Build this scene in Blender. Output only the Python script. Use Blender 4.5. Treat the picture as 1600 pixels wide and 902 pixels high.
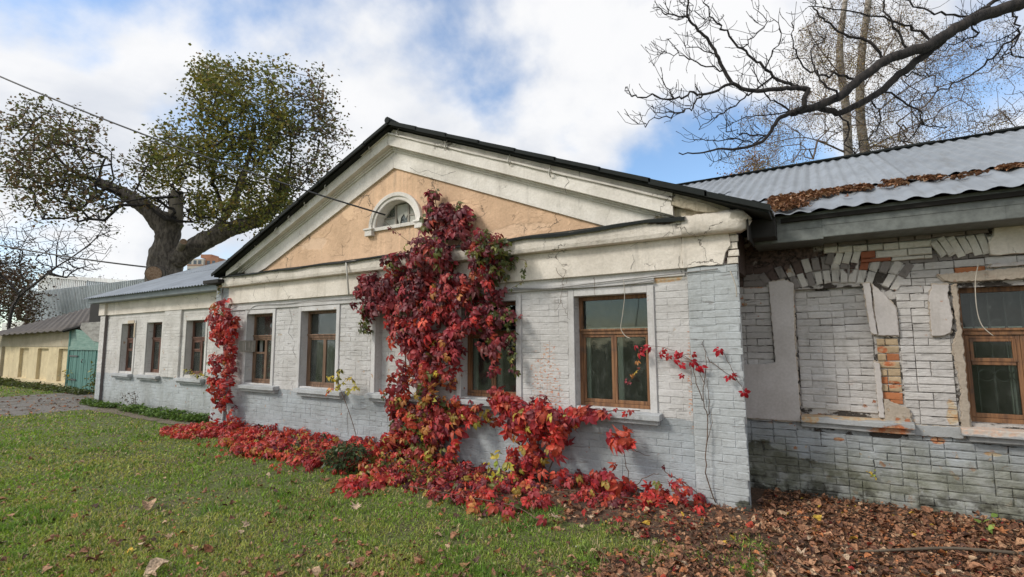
import bpy, math, random
import numpy as np
from mathutils import Matrix, Vector

random.seed(11)
rng = np.random.default_rng(11)
rad = math.radians
scene = bpy.context.scene
for _o in list(bpy.data.objects):
    bpy.data.objects.remove(_o)
COL = scene.collection

# ------------------------------------------------------------------ camera
F_PX, YAW, PITCH, ROLL = 780.0, rad(31.85), rad(6.01), rad(-0.32)
CAM = np.array([0.0, -5.3, 1.6])
FW = np.array([-math.sin(YAW)*math.cos(PITCH), math.cos(YAW)*math.cos(PITCH), math.sin(PITCH)])
_r = np.array([math.cos(YAW), math.sin(YAW), 0.0])
_u = np.cross(_r, FW)
RT = _r*math.cos(ROLL) + _u*math.sin(ROLL)
UP = _u*math.cos(ROLL) - _r*math.sin(ROLL)
cd = bpy.data.cameras.new('camera')
cam = bpy.data.objects.new('camera', cd)
COL.objects.link(cam)
cd.sensor_width = 36.0
cd.lens = F_PX/1600*36.0
cd.clip_start = 0.05
cd.clip_end = 3000
cam.matrix_world = Matrix(((RT[0], UP[0], -FW[0], CAM[0]), (RT[1], UP[1], -FW[1], CAM[1]),
                           (RT[2], UP[2], -FW[2], CAM[2]), (0, 0, 0, 1)))
scene.camera = cam
scene.render.resolution_x, scene.render.resolution_y = 1024, 577
scene.render.engine = 'CYCLES'
scene.cycles.max_bounces = 6
scene.cycles.transparent_max_bounces = 12
scene.view_settings.view_transform = 'Standard'
scene.view_settings.look = 'None'
scene.view_settings.exposure = 0.52
scene.view_settings.gamma = 1.0

def ray(px, py):
    return FW + RT*(px-800)/F_PX + UP*(451-py)/F_PX
def W(px, py, Y=0.0):
    """where the sight line of a measured picture point meets the upright plane y = Y"""
    r = ray(px, py)
    return CAM + r*((Y-CAM[1])/r[1])
def G(px, py, Z=0.0):
    """... meets the level plane z = Z"""
    r = ray(px, py)
    return CAM + r*((Z-CAM[2])/r[2])
def R(px, py, dist):
    """... at a distance in front of the camera"""
    return CAM + ray(px, py)*dist

# ------------------------------------------------------------------ node helpers
class NT:
    def __init__(s, tree):
        s.t = tree
        s.t.nodes.clear()
    def n(s, typ, ins=None, **attrs):
        nd = s.t.nodes.new(typ)
        for k, v in attrs.items():
            setattr(nd, k, v)
        for k, v in (ins or {}).items():
            s.put(nd.inputs[k], v)
        return nd
    def put(s, sock, v):
        if isinstance(v, bpy.types.NodeSocket):
            s.t.links.new(v, sock)
        else:
            sock.default_value = v
    def c(s, v):
        return v if isinstance(v, bpy.types.NodeSocket) else (tuple(v)+(1.0,))[:4]
    def mix(s, f, a, b, blend='MIX'):
        nd = s.n('ShaderNodeMix', data_type='RGBA', blend_type=blend)
        s.put(nd.inputs[0], f); s.put(nd.inputs[6], s.c(a)); s.put(nd.inputs[7], s.c(b))
        return nd.outputs[2]
    def m(s, op, a, b=0.0, cl=False):
        nd = s.n('ShaderNodeMath', {0: a, 1: b}, operation=op)
        nd.use_clamp = cl
        return nd.outputs[0]
    def noise(s, scale, detail=4.0, rough=0.55, vec=None, dist=0.0, col=False):
        nd = s.n('ShaderNodeTexNoise', {'Scale': scale, 'Detail': detail, 'Roughness': rough, 'Distortion': dist})
        if vec is not None:
            s.put(nd.inputs['Vector'], vec)
        return nd.outputs[1 if col else 0]
    def step(s, v, lo, hi, a=0.0, b=1.0):
        nd = s.n('ShaderNodeMapRange', {0: v, 1: lo, 2: hi, 3: a, 4: b}, interpolation_type='SMOOTHSTEP')
        return nd.outputs[0]
    def pos(s):
        return s.n('ShaderNodeNewGeometry').outputs['Position']
    def xyz(s, v):
        nd = s.n('ShaderNodeSeparateXYZ', {0: v})
        return nd.outputs[0], nd.outputs[1], nd.outputs[2]
    def scalev(s, v, sc):
        return s.n('ShaderNodeVectorMath', {0: v, 1: sc}, operation='MULTIPLY').outputs[0]
    def ell(s, x, z, cx, cz, rx, rz, wob=None, k=0.5):
        a = s.m('DIVIDE', s.m('SUBTRACT', x, cx), rx)
        b = s.m('DIVIDE', s.m('SUBTRACT', z, cz), rz)
        d = s.m('SQRT', s.m('ADD', s.m('MULTIPLY', a, a), s.m('MULTIPLY', b, b)))
        if wob is not None:
            d = s.m('ADD', d, s.m('MULTIPLY', s.m('SUBTRACT', wob, 0.5), k*4))
        return s.step(d, 0.8, 1.1, 1.0, 0.0)
    def bump(s, h, strength=0.5, dist=0.01, nrm=None):
        nd = s.n('ShaderNodeBump', {'Strength': strength, 'Distance': dist, 'Height': h})
        if nrm is not None:
            s.put(nd.inputs['Normal'], nrm)
        return nd.outputs[0]
    def principled(s, col, rough=0.8, normal=None, **kw):
        ins = {'Base Color': s.c(col), 'Roughness': rough}
        if normal is not None:
            ins['Normal'] = normal
        for k, v in kw.items():
            ins[k.replace('_', ' ')] = v
        nd = s.n('ShaderNodeBsdfPrincipled', ins)
        return nd.outputs[0]
    def out(s, sh):
        s.n('ShaderNodeOutputMaterial', {'Surface': sh})

def material(name):
    m = bpy.data.materials.new(name)
    m.use_nodes = True
    return m, NT(m.node_tree)

# ------------------------------------------------------------------ sky and sun
SUN_EL, SUN_AZ = rad(38), rad(222)      # azimuth clockwise from +Y: sun to the left of and behind the camera
sun_vec = Vector((math.sin(SUN_AZ)*math.cos(SUN_EL), math.cos(SUN_AZ)*math.cos(SUN_EL), math.sin(SUN_EL)))
world = bpy.data.worlds.new('World')
scene.world = world
world.use_nodes = True
w = NT(world.node_tree)
sky = w.n('ShaderNodeTexSky', sky_type='NISHITA', sun_disc=False, sun_elevation=SUN_EL, sun_rotation=SUN_AZ)
sky.air_density = 1.0; sky.dust_density = 0.6; sky.ozone_density = 2.0
gen = w.n('ShaderNodeTexCoord').outputs['Generated']
gx, gy, gz = w.xyz(gen)
den = w.m('ADD', w.m('MAXIMUM', gz, 0.0), 0.55)
cv = w.n('ShaderNodeCombineXYZ', {0: w.m('DIVIDE', gx, den), 1: w.m('DIVIDE', gy, den), 2: 0.0}).outputs[0]
off = w.n('ShaderNodeVectorMath', {0: cv, 1: (-1.6, 2.3, 3.7)}, operation='ADD').outputs[0]
n1 = w.noise(2.0, 8.0, 0.52, off, 0.15)
n2 = w.noise(0.9, 3.0, 0.5, off)
shade = w.noise(2.4, 7.0, 0.55, w.n('ShaderNodeVectorMath', {0: off, 1: (0.4, 0.25, 0.8)}, operation='ADD').outputs[0], 0.2)
cover = w.step(w.m('ADD', w.m('MULTIPLY', n1, 0.65), w.m('MULTIPLY', n2, 0.35)), 0.395, 0.49)
cloud = w.mix(w.step(shade, 0.36, 0.56), (4.75, 4.95, 5.35), (6.25, 6.25, 6.3))
skyc = w.mix(1.0, sky.outputs[0], (1.2, 1.35, 1.42), 'MULTIPLY')
w.n('ShaderNodeOutputWorld', {'Surface': w.n('ShaderNodeBackground', {'Color': w.mix(w.m('ADD', w.m('MULTIPLY', cover, 0.93), 0.05), skyc, cloud), 'Strength': 0.11}).outputs[0]})

sd = bpy.data.lights.new('sun', 'SUN')
sd.energy = 1.75
sd.angle = rad(14)
sd.color = (1.0, 0.95, 0.86)
sun = bpy.data.objects.new('sun', sd)
COL.objects.link(sun)
sun.rotation_euler = sun_vec.to_track_quat('Z', 'Y').to_euler()

# ------------------------------------------------------------------ object helpers
def props(o, label=None, cat=None, group=None, kind=None):
    if label: o['label'] = label
    if cat: o['category'] = cat
    if group: o['group'] = group
    if kind: o['kind'] = kind
    return o
def thing(name, loc, label, cat, group=None):
    o = bpy.data.objects.new(name, None)
    o.empty_display_size = 0.2
    COL.objects.link(o)
    o.location = loc
    return props(o, label, cat, group)
def put(name, me, mat=None, parent=None, loc=None, rot=None, scale=None, mtx=None, smooth=False, **kw):
    o = bpy.data.objects.new(name, me)
    COL.objects.link(o)
    if mat is not None and len(me.materials) == 0:
        me.materials.append(mat)
    if parent is not None:
        o.parent = parent
        if parent.type == 'EMPTY':
            o.matrix_parent_inverse = Matrix.Translation(-Vector(parent.location))
    if mtx is not None:
        o.matrix_basis = mtx
    if loc is not None: o.location = loc
    if rot is not None: o.rotation_euler = rot
    if scale is not None: o.scale = scale
    if smooth:
        me.shade_smooth()
    return props(o, **kw)
def np_mesh(name, V, Fc, colors=None):
    """V (n,3); Fc (m,k) with one k; colors (n,3) per point"""
    me = bpy.data.meshes.new(name)
    V = np.asarray(V, np.float32); Fc = np.asarray(Fc, np.int32)
    k = Fc.shape[1]
    me.vertices.add(len(V)); me.vertices.foreach_set('co', V.ravel())
    me.loops.add(Fc.size); me.loops.foreach_set('vertex_index', Fc.ravel())
    me.polygons.add(len(Fc)); me.polygons.foreach_set('loop_start', np.arange(0, Fc.size, k, dtype=np.int32))
    me.update(calc_edges=True)
    if colors is not None:
        at = me.color_attributes.new('Col', 'FLOAT_COLOR', 'POINT')
        c4 = np.ones((len(V), 4), np.float32); c4[:, :3] = colors
        at.data.foreach_set('color', c4.ravel())
    return me
def scatter(tv, tf, M, T, colors, cvar=None):
    """copies of a template (tv, tf): M (n,3,3), T (n,3), colors (n,3); returns V, F, C"""
    tv = np.asarray(tv, float); tf = np.asarray(tf)
    n, k = len(T), len(tv)
    V = np.einsum('nij,kj->nki', M, tv) + T[:, None, :]
    Fc = tf[None] + (np.arange(n)*k)[:, None, None]
    C = np.repeat(colors[:, None, :], k, 1)
    if cvar is not None:
        C = C*cvar[None, :, None] if cvar.ndim == 1 else C*cvar
    return V.reshape(-1, 3), Fc.reshape(-1, tf.shape[1]), C.reshape(-1, 3)
def rotmats(yaw, tilt, spin):
    """n rotation matrices: spin about z, tilt about x, yaw about z"""
    def rz(a):
        z = np.zeros_like(a); o = np.ones_like(a)
        return np.stack([np.cos(a), -np.sin(a), z, np.sin(a), np.cos(a), z, z, z, o], -1).reshape(-1, 3, 3)
    def rx(a):
        z = np.zeros_like(a); o = np.ones_like(a)
        return np.stack([o, z, z, z, np.cos(a), -np.sin(a), z, np.sin(a), np.cos(a)], -1).reshape(-1, 3, 3)
    return rz(yaw) @ rx(tilt) @ rz(spin)
def vnoise(x, y, s=1.0, seed=0):
    x = np.asarray(x)*s; y = np.asarray(y)*s
    xi = np.floor(x).astype(int); yi = np.floor(y).astype(int)
    fx = x-xi; fy = y-yi; fx = fx*fx*(3-2*fx); fy = fy*fy*(3-2*fy)
    def h(a, b):
        v = np.sin(a*127.1+b*311.7+seed*74.7)*43758.5453
        return v-np.floor(v)
    return (h(xi, yi)*(1-fx)+h(xi+1, yi)*fx)*(1-fy)+(h(xi, yi+1)*(1-fx)+h(xi+1, yi+1)*fx)*fy
def inpoly(x, y, poly):
    x = np.asarray(x); y = np.asarray(y); r = np.zeros(x.shape, bool); n = len(poly)
    for i in range(n):
        (x0, y0), (x1, y1) = poly[i][:2], poly[(i+1) % n][:2]
        if y0 == y1: continue
        c = ((y0 > y) != (y1 > y)) & (x < (x1-x0)*(y-y0)/(y1-y0)+x0)
        r ^= c
    return r
def sample_poly(poly, n):
    P = np.array(poly)[:, :2]; lo, hi = P.min(0), P.max(0); out = []
    tot = 0
    while tot < n:
        q = rng.uniform(lo, hi, (n*3, 2)); q = q[inpoly(q[:, 0], q[:, 1], P)]
        out.append(q); tot += len(q)
    return np.concatenate(out)[:n]

class MB:
    def __init__(s): s.v = []; s.f = []
    def add(s, vs, fs):
        b = len(s.v); s.v += [tuple(map(float, v)) for v in vs]; s.f += [tuple(b+i for i in f) for f in fs]
        return s
    def box(s, x0, x1, y0, y1, z0, z1, j=0.0):
        vs = [(x, y, z) for z in (z0, z1) for y in (y0, y1) for x in (x0, x1)]
        if j: vs = [(a+random.uniform(-j, j), b+random.uniform(-j, j), c+random.uniform(-j, j)) for a, b, c in vs]
        return s.add(vs, [(0, 2, 3, 1), (4, 5, 7, 6), (0, 1, 5, 4), (2, 6, 7, 3), (0, 4, 6, 2), (1, 3, 7, 5)])
    def prism(s, poly, y0, y1):
        """poly [(x,z)] counter-clockwise seen from -Y; front at y0"""
        n = len(poly)
        vs = [(a, y0, b) for a, b in poly]+[(a, y1, b) for a, b in poly]
        fs = [tuple(range(n)), tuple(range(2*n-1, n-1, -1))]
        fs += [(i, i+n, (i+1) % n+n, (i+1) % n) for i in range(n)]
        return s.add(vs, fs)
    def quad(s, *p): return s.add(p, [tuple(range(len(p)))])
    def tube(s, pts, rs, n=6, cap=True):
        pts = [Vector(map(float, p)) for p in pts]
        if not hasattr(rs, '__len__'): rs = [rs]*len(pts)
        ref = Vector((0.13, 0.21, 0.97)); vs = []; fs = []
        for i, p in enumerate(pts):
            d = (pts[min(i+1, len(pts)-1)]-pts[max(i-1, 0)]).normalized()
            if abs(d.dot(ref)) > 0.95: ref = Vector((0.9, 0.3, 0.1))
            a = (ref-d*ref.dot(d)).normalized(); b = d.cross(a); ref = a
            for k in range(n):
                t = 2*math.pi*k/n
                vs.append(p+(a*math.cos(t)+b*math.sin(t))*rs[i])
        for i in range(len(pts)-1):
            for k in range(n):
                fs.append((i*n+k, i*n+(k+1) % n, (i+1)*n+(k+1) % n, (i+1)*n+k))
        if cap:
            fs.append(tuple(range(n-1, -1, -1))); m = (len(pts)-1)*n; fs.append(tuple(m+k for k in range(n)))
        return s.add(vs, fs)
    def mesh(s, name):
        me = bpy.data.meshes.new(name); me.from_pydata(s.v, [], s.f); me.update(); return me
    def build(s, name, mat, parent=None, bevel=0.0, smooth=False, **kw):
        o = put(name, s.mesh(name), mat, parent, smooth=smooth, **kw)
        if bevel:
            b = o.modifiers.new('bevel', 'BEVEL'); b.width = bevel; b.segments = 2; b.limit_method = 'ANGLE'
        return o
def spline(pts, k=5):
    P = [np.array(p, float) for p in pts]; out = []
    for i in range(len(P)-1):
        p0, p1, p2, p3 = P[max(i-1, 0)], P[i], P[i+1], P[min(i+2, len(P)-1)]
        for j in range(k):
            t = j/k
            out.append(0.5*((2*p1)+(-p0+p2)*t+(2*p0-5*p1+4*p2-p3)*t*t+(-p0+3*p1-3*p2+p3)*t**3))
    out.append(P[-1]); return out
def rough_poly(pts, step=0.05, amp=0.012, seed=0):
    """polygon outline with a broken, ragged edge"""
    rr = random.Random(seed); out = []
    n = len(pts)
    for i in range(n):
        a, b = np.array(pts[i]), np.array(pts[(i+1) % n]); L = np.linalg.norm(b-a); k = max(1, int(L/step))
        for j in range(k):
            q = a+(b-a)*(j/k)
            out.append((q[0]+rr.uniform(-amp, amp), q[1]+rr.uniform(-amp, amp)))
    return out
# ------------------------------------------------------------------ materials
def paint_mat(name, upper, lower=None, zb=0.80, patches=(), moss=0.0, soot=0.0, crack=0.0, bumps=0.35, bare_noise=0.0, fine=1.0, moss_top=0.45, drips=0.0, layers=False, bv=1.0, gaps=False):
    m, t = material(name)
    P = t.pos(); x, y, z = t.xyz(P)
    wob = t.noise(6.0, 5.0, 0.6, P)
    nb = t.noise(2.2, 5.0, 0.6, P)
    nf = t.noise(38.0, 4.0, 0.6, P)
    isl = t.n('ShaderNodeNewGeometry').outputs['Random Per Island']
    oi = t.n('ShaderNodeObjectInfo').outputs['Random']
    col = t.c(upper)
    if lower is not None:
        band = t.step(t.m('ADD', z, t.m('MULTIPLY', t.m('SUBTRACT', wob, 0.5), 0.09)), zb-0.008, zb+0.008)
        col = t.mix(band, lower, upper)
    rv = t.m('FRACT', t.m('ADD', isl, oi))
    col = t.mix(1.0, col, t.mix(rv, (1-.11*bv,)*3, (1+.04*bv,)*3), 'MULTIPLY')
    col = t.mix(1.0, col, t.mix(t.step(nb, 0.3, 0.7), (0.84, 0.83, 0.81), (1.05, 1.05, 1.05)), 'MULTIPLY')
    col = t.mix(1.0, col, t.mix(t.step(nf, 0.35, 0.65), (0.93, 0.93, 0.92), (1.03, 1.03, 1.03)), 'MULTIPLY')
    # grime: broken streaks running down
    gv = t.scalev(P, (9.0, 9.0, 0.9))
    g = t.noise(1.0, 5.0, 0.65, gv)
    col = t.mix(t.step(g, 0.56, 0.78, 0.0, 0.35), col, (0.20, 0.18, 0.15))
    if drips:
        g2 = t.noise(1.7, 6.0, 0.7, t.scalev(P, (16.0, 16.0, 0.7)))
        col = t.mix(t.step(g2, 0.52, 0.75, 0.0, drips), col, (0.09, 0.085, 0.075))
    h = t.m('ADD', t.m('MULTIPLY', t.noise(14.0*fine, 6.0, 0.6, P), 1.0), t.m('MULTIPLY', t.noise(70.0*fine, 3.0, 0.6, P), 0.25))
    if gaps:
        gp = t.step(t.noise(5.0, 5.0, 0.65, t.scalev(P, (1, 1, 1.6))), 0.50, 0.56); col = t.mix(gp, col, (0.055, 0.045, 0.038)); h = t.m('SUBTRACT', h, gp)
    if layers:
        lay = t.noise(1.0, 5.0, 0.62, t.scalev(P, (7.0, 7.0, 26.0)), 0.8); h = t.m('ADD', h, t.m('MULTIPLY', lay, 0.9*bv+.3))
        lk = t.m('MULTIPLY', t.step(t.noise(1.0, 4.0, 0.6, t.scalev(P, (3.5, 3.5, 34.0)), 0.6), 0.60, 0.66), t.step(t.noise(3.0, 3.0, 0.5, P), 0.45, 0.55))
        col = t.mix(t.m('MULTIPLY', lk, 0.5), col, (0.17, 0.15, 0.14)); h = t.m('SUBTRACT', h, lk)
    # chips down to brick and old lime
    if bare_noise:
        bn = t.noise(9.0, 6.0, 0.65, P)
        big = t.noise(0.9, 2.0, 0.5, P)
        bm = t.m('MULTIPLY', t.step(bn, 0.67-0.05*bare_noise, 0.685-0.05*bare_noise), t.step(big, 0.42, 0.55))
        bc = t.mix(t.step(t.noise(17.0, 3.0, 0.5, P), 0.42, 0.55), (0.36, 0.13, 0.06), (0.44, 0.34, 0.24))
        col = t.mix(bm, col, bc); h = t.m('SUBTRACT', h, t.m('MULTIPLY', bm, 0.5))
    for (cx, cz, rx, rz, kind) in patches:
        e = t.ell(x, z, cx, cz, rx, rz, wob, 0.55)
        sp = t.noise(26.0, 4.0, 0.6, P)
        if kind == 'red': pc = t.mix(t.step(sp, 0.42, 0.6), (0.40, 0.12, 0.045), (0.45, 0.26, 0.15))
        elif kind == 'ochre': pc = t.mix(t.step(sp, 0.4, 0.6), (0.52, 0.32, 0.17), (0.50, 0.42, 0.30))
        elif kind == 'pale': pc = t.mix(t.step(sp, 0.4, 0.6), (0.60, 0.42, 0.32), (0.52, 0.47, 0.42))
        elif kind == 'soot': pc = t.mix(t.step(sp, 0.4, 0.6), (0.05, 0.035, 0.03), (0.13, 0.085, 0.07))
        elif kind == 'chips':
            ch = t.step(t.noise(22.0, 4.0, 0.62, t.scalev(P, (1.0, 1.0, 2.2))), 0.545, 0.575)
            e = t.m('MULTIPLY', e, ch); pc = t.mix(t.step(sp, 0.42, 0.55), (0.50, 0.20, 0.12), (0.55, 0.36, 0.26))
        elif kind == 'damp_recess_shade': pc = t.mix(t.step(sp, 0.4, 0.6), (0.022, 0.022, 0.014), (0.075, 0.078, 0.045)); e = t.m('MULTIPLY', e, 0.92)  # near-black tone, also painting the shade of recesses where bricks are missing
        else: pc = t.mix(0.5, kind, kind)
        col = t.mix(e, col, pc)
        if kind != 'damp_recess_shade': h = t.m('SUBTRACT', h, t.m('MULTIPLY', e, 0.25))
    if moss:
        mz = t.step(t.m('ADD', z, t.m('MULTIPLY', t.m('SUBTRACT', nb, 0.5), 0.6)), 0.02, moss_top, 1.0, 0.0)
        mn = t.step(t.noise(5.0, 6.0, 0.65, P), 0.35, 0.62)
        col = t.mix(t.m('MULTIPLY', t.m('MULTIPLY', mz, mn), moss), col, t.mix(t.step(nf, 0.4, 0.6), (0.075, 0.085, 0.03), (0.15, 0.16, 0.09)))
        mg = t.step(t.m('ADD', z, t.m('MULTIPLY', t.m('SUBTRACT', nb, 0.5), 0.5)), 0.30, 0.62, 0.62*moss, 0.0)
        col = t.mix(mg, col, t.mix(t.step(wob, 0.38, 0.62), (0.15, 0.15, 0.115), (0.33, 0.33, 0.29)))
        mz2 = t.step(t.m('ADD', z, t.m('MULTIPLY', t.m('SUBTRACT', nb, 0.5), 0.5)), 0.0, 0.3, 1.0, 0.0)
        col = t.mix(t.m('MULTIPLY', t.m('MULTIPLY', mz2, t.step(t.noise(8.0, 5.0, 0.6, P), 0.47, 0.62)), moss), col, (0.035, 0.032, 0.022))
    if crack:
        wv = t.n('ShaderNodeVectorMath', {0: P, 1: t.scalev(t.noise(3.0, 5.0, 0.65, P, col=True), (0.45, 0.45, 0.45))}, operation='ADD').outputs[0]
        vo = t.n('ShaderNodeTexVoronoi', {'Vector': t.scalev(wv, (1.0, 0.3, 1.3)), 'Scale': 2.4}, feature='DISTANCE_TO_EDGE').outputs[0]
        line = t.m('MULTIPLY', t.step(vo, 0.004, 0.014, 1.0, 0.0), t.step(t.noise(1.6, 3.0, 0.5, P), 0.54, 0.60))
        fl = t.m('MULTIPLY', t.step(t.noise(11.0, 3.0, 0.5, t.scalev(P, (1.0, 1.0, 1.4)), 1.2), 0.5, 0.505), t.step(t.noise(2.7, 3.0, 0.5, P), 0.5, 0.6))
        col = t.mix(t.m('MULTIPLY', line, crack), col, (0.12, 0.10, 0.08))
        h = t.m('SUBTRACT', h, t.m('MULTIPLY', line, 1.5))
        h = t.m('ADD', h, t.m('MULTIPLY', fl, 0.55))
    t.out(t.principled(col, 0.86, t.bump(h, bumps, 0.02)))
    return m

GREY = (0.565, 0.55, 0.545); BLUE = (0.375, 0.405, 0.43); CREAM = (0.775, 0.71, 0.635)
M_PORT = paint_mat('grey painted brick', GREY, BLUE, 0.80, bare_noise=0.5, bv=0.35, layers=True, bumps=0.45, patches=[
    (-2.83, 1.15, 0.20, 0.42, 'chips'), (-2.80, 0.95, 0.2, 0.2, 'chips'), (-9.55, 1.5, 0.12, 0.6, 'chips'), (-1.40, 2.24, 0.26, 0.035, 'ochre'), (-1.17, 1.2, 0.03, 0.5, 'chips')])
M_PILR = paint_mat('blue grey painted brick', (0.435, 0.46, 0.475), None, bare_noise=0.0, bv=0.35, layers=True, bumps=0.45, patches=[(-0.70, 0.05, 0.1, 0.05, 'damp_recess_shade')])
M_PILL = paint_mat('patchy painted brick', (0.53, 0.52, 0.50), (0.42, 0.45, 0.47), 1.0, bare_noise=1.5, bv=0.35, layers=True, bumps=0.5, patches=[(-9.9, 2.5, 0.3, 0.25, (0.33, 0.35, 0.36)), (-9.9, 2.72, 0.2, 0.06, 'ochre')])
M_LW = paint_mat('pale grey painted brick', (0.60, 0.58, 0.56), (0.44, 0.47, 0.49), 0.80, bare_noise=0.5, bv=0.35, layers=True, bumps=0.4, moss=0.25)
M_LWJAMB = paint_mat('bare cream jamb', (0.56, 0.47, 0.36), None, bare_noise=0.5)
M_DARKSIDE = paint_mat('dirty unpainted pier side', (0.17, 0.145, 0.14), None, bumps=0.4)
M_RW = paint_mat('weathered painted brick', (0.575, 0.55, 0.54), (0.38, 0.405, 0.43), 0.74, bare_noise=0.9, layers=True, bumps=0.55, moss=1.0, moss_top=0.78, patches=[
    (-0.45, 2.45, 0.42, 0.17, 'soot'), (0.25, 2.47, 0.2, 0.10, 'soot'), (-0.62, 2.22, 0.16, 0.05, 'red'), (-0.25, 0.30, 0.50, 0.07, 'damp_recess_shade'), (0.35, 0.18, 0.42, 0.055, 'damp_recess_shade'), (1.35, 0.10, 0.35, 0.06, 'damp_recess_shade'), (-0.62, 0.3, 0.2, 0.2, 'damp_recess_shade'),  # low dark ellipses paint in the shaded recess line of missing bricks
    (0.07, 0.60, 0.05, 0.02, 'red'), (0.83, 0.66, 0.05, 0.03, 'red'), (0.96, 0.90, 0.05, 0.12, 'ochre'), (1.2, 0.58, 0.06, 0.015, 'ochre')])
M_RWTOP = paint_mat('white painted brick', (0.72, 0.69, 0.63), None, bare_noise=0.3, bumps=0.5, drips=0.2, patches=[(0.15, 2.62, 0.5, 0.03, 'soot')])
M_ARCH = paint_mat('chipped voussoir paint', (0.56, 0.53, 0.50), None, bare_noise=1.2, bumps=0.6, drips=0.45, patches=[(0.25, 2.45, 0.07, 0.2, 'soot'), (-0.42, 2.42, 0.2, 0.14, 'soot')])
M_BARE = paint_mat('bare brick with lime smears', (0.48, 0.36, 0.23), None, bumps=0.7, patches=[(0.48, 1.50, 0.05, 0.04, 'red'), (0.53, 1.36, 0.06, 0.03, 'red'), (0.55, 1.16, 0.06, 0.04, 'red'), (0.50, 0.98, 0.06, 0.03, 'red'), (0.58, 1.0, 0.03, 0.05, 'red')])
M_REDBR = paint_mat('bare red brick', (0.33, 0.11, 0.055), None, bumps=0.7, drips=0.3)
M_ORBR = paint_mat('bare orange brick', (0.46, 0.17, 0.07), None, bumps=0.6)
M_DARKBR = paint_mat('sooty brick', (0.11, 0.075, 0.065), None, bumps=0.7, drips=0.4)
M_SOOTGREY = paint_mat('sooty grey painted brick', (0.24, 0.215, 0.205), None, bumps=0.6, drips=0.5)
M_PLAST = paint_mat('grey plaster', (0.57, 0.53, 0.515), None, bumps=0.25, bare_noise=0.3, fine=0.6)
M_PLASTC = paint_mat('crumbled plaster edge', (0.47, 0.40, 0.33), None, bumps=0.8, bare_noise=1.5)
M_MORTAR = paint_mat('old mortar', (0.50, 0.47, 0.45), (0.33, 0.345, 0.36), 0.74, gaps=True, bumps=0.9, moss=0.95, bare_noise=0.8, drips=0.35, patches=[(-0.4, 2.45, 0.5, 0.22, 'soot')])
M_CREAM = paint_mat('cream plaster', CREAM, None, bumps=0.45, crack=0.8, fine=0.8, bare_noise=0.0)
M_WHITE = paint_mat('white limewashed moulding', (0.78, 0.735, 0.685), None, bumps=0.4, crack=0.5, drips=0.12, fine=0.7)
M_CORN = paint_mat('weathered cream cornice', (0.765, 0.70, 0.625), None, bumps=0.6, crack=0.9, drips=0.18, patches=[(-1.35, 2.83, 0.15, 0.05, 'soot'), (-0.62, 2.83, 0.1, 0.1, (0.42, 0.38, 0.32))])
M_RAWM = paint_mat('stripped moulding', (0.52, 0.45, 0.34), None, bumps=0.9, crack=1.0, drips=0.55, bare_noise=0.8)
M_ORANGE = paint_mat('peach plaster', (0.77, 0.515, 0.335), None, bumps=0.75, crack=0.75, fine=0.55, drips=0.10, patches=[(-7.2, 3.25, 0.35, 0.10, (0.73, 0.51, 0.35)), (-4.1, 3.45, 0.3, 0.08, (0.78, 0.52, 0.33)), (-3.2, 3.0, 0.5, 0.07, (0.70, 0.48, 0.32)), (-6.4, 3.7, 0.2, 0.12, (0.78, 0.53, 0.34))])
M_SILL = paint_mat('grey painted sill', (0.44, 0.455, 0.47), None, bumps=0.5, bare_noise=0.3, drips=0.2)
M_SILLR = paint_mat('broken brick sill', (0.40, 0.41, 0.42), None, bumps=0.7, patches=[(-0.16, 0.80, 0.10, 0.06, 'ochre'), (0.50, 0.72, 0.15, 0.06, 'red'), (0.1, 0.84, 0.5, 0.03, 'ochre'), (1.3, 0.8, 0.4, 0.05, 'pale')])
M_YEL = paint_mat('yellow limewash', (0.72, 0.60, 0.38), None, bumps=0.5, bare_noise=0.9, drips=0.35, patches=[(-31.0, 1.75, 2.0, 0.12, 'pale')])
M_YELTOP = paint_mat('faded brick above yellow wall', (0.47, 0.41, 0.30), None, bumps=0.5, bare_noise=0.8, drips=0.25)

def wood_mat(name, c1, c2, grain=(30, 30, 2.0), rough=0.6):
    m, t = material(name)
    P = t.pos()
    n = t.noise(1.0, 5.0, 0.65, t.scalev(P, grain)); n2 = t.noise(9.0, 4.0, 0.6, P)
    col = t.mix(t.step(n, 0.35, 0.65), c1, c2)
    col = t.mix(t.step(n2, 0.55, 0.72, 0, 0.6), col, tuple(0.35*a+0.03 for a in c1))
    t.out(t.principled(col, rough, t.bump(n, 0.4, 0.006)))
    return m
M_WOOD = wood_mat('orange brown window paint', (0.13, 0.058, 0.027), (0.27, 0.13, 0.056))
M_WOODD = wood_mat('weathered brown window paint', (0.11, 0.062, 0.036), (0.24, 0.14, 0.085))
M_WOODR = wood_mat('red brown window paint', (0.10, 0.042, 0.027), (0.17, 0.08, 0.052))
M_WOODG = wood_mat('grey bare wood', (0.19, 0.17, 0.14), (0.31, 0.28, 0.24))
M_WPAINT = wood_mat('chipped white inner sash', (0.62, 0.64, 0.58), (0.78, 0.80, 0.74))
M_TEAL = wood_mat('faded teal boards', (0.055, 0.15, 0.13), (0.11, 0.25, 0.215), (14, 14, 0.8))
M_TEALL = wood_mat('pale teal boards', (0.13, 0.24, 0.20), (0.21, 0.32, 0.27), (2, 2, 18))

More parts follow.
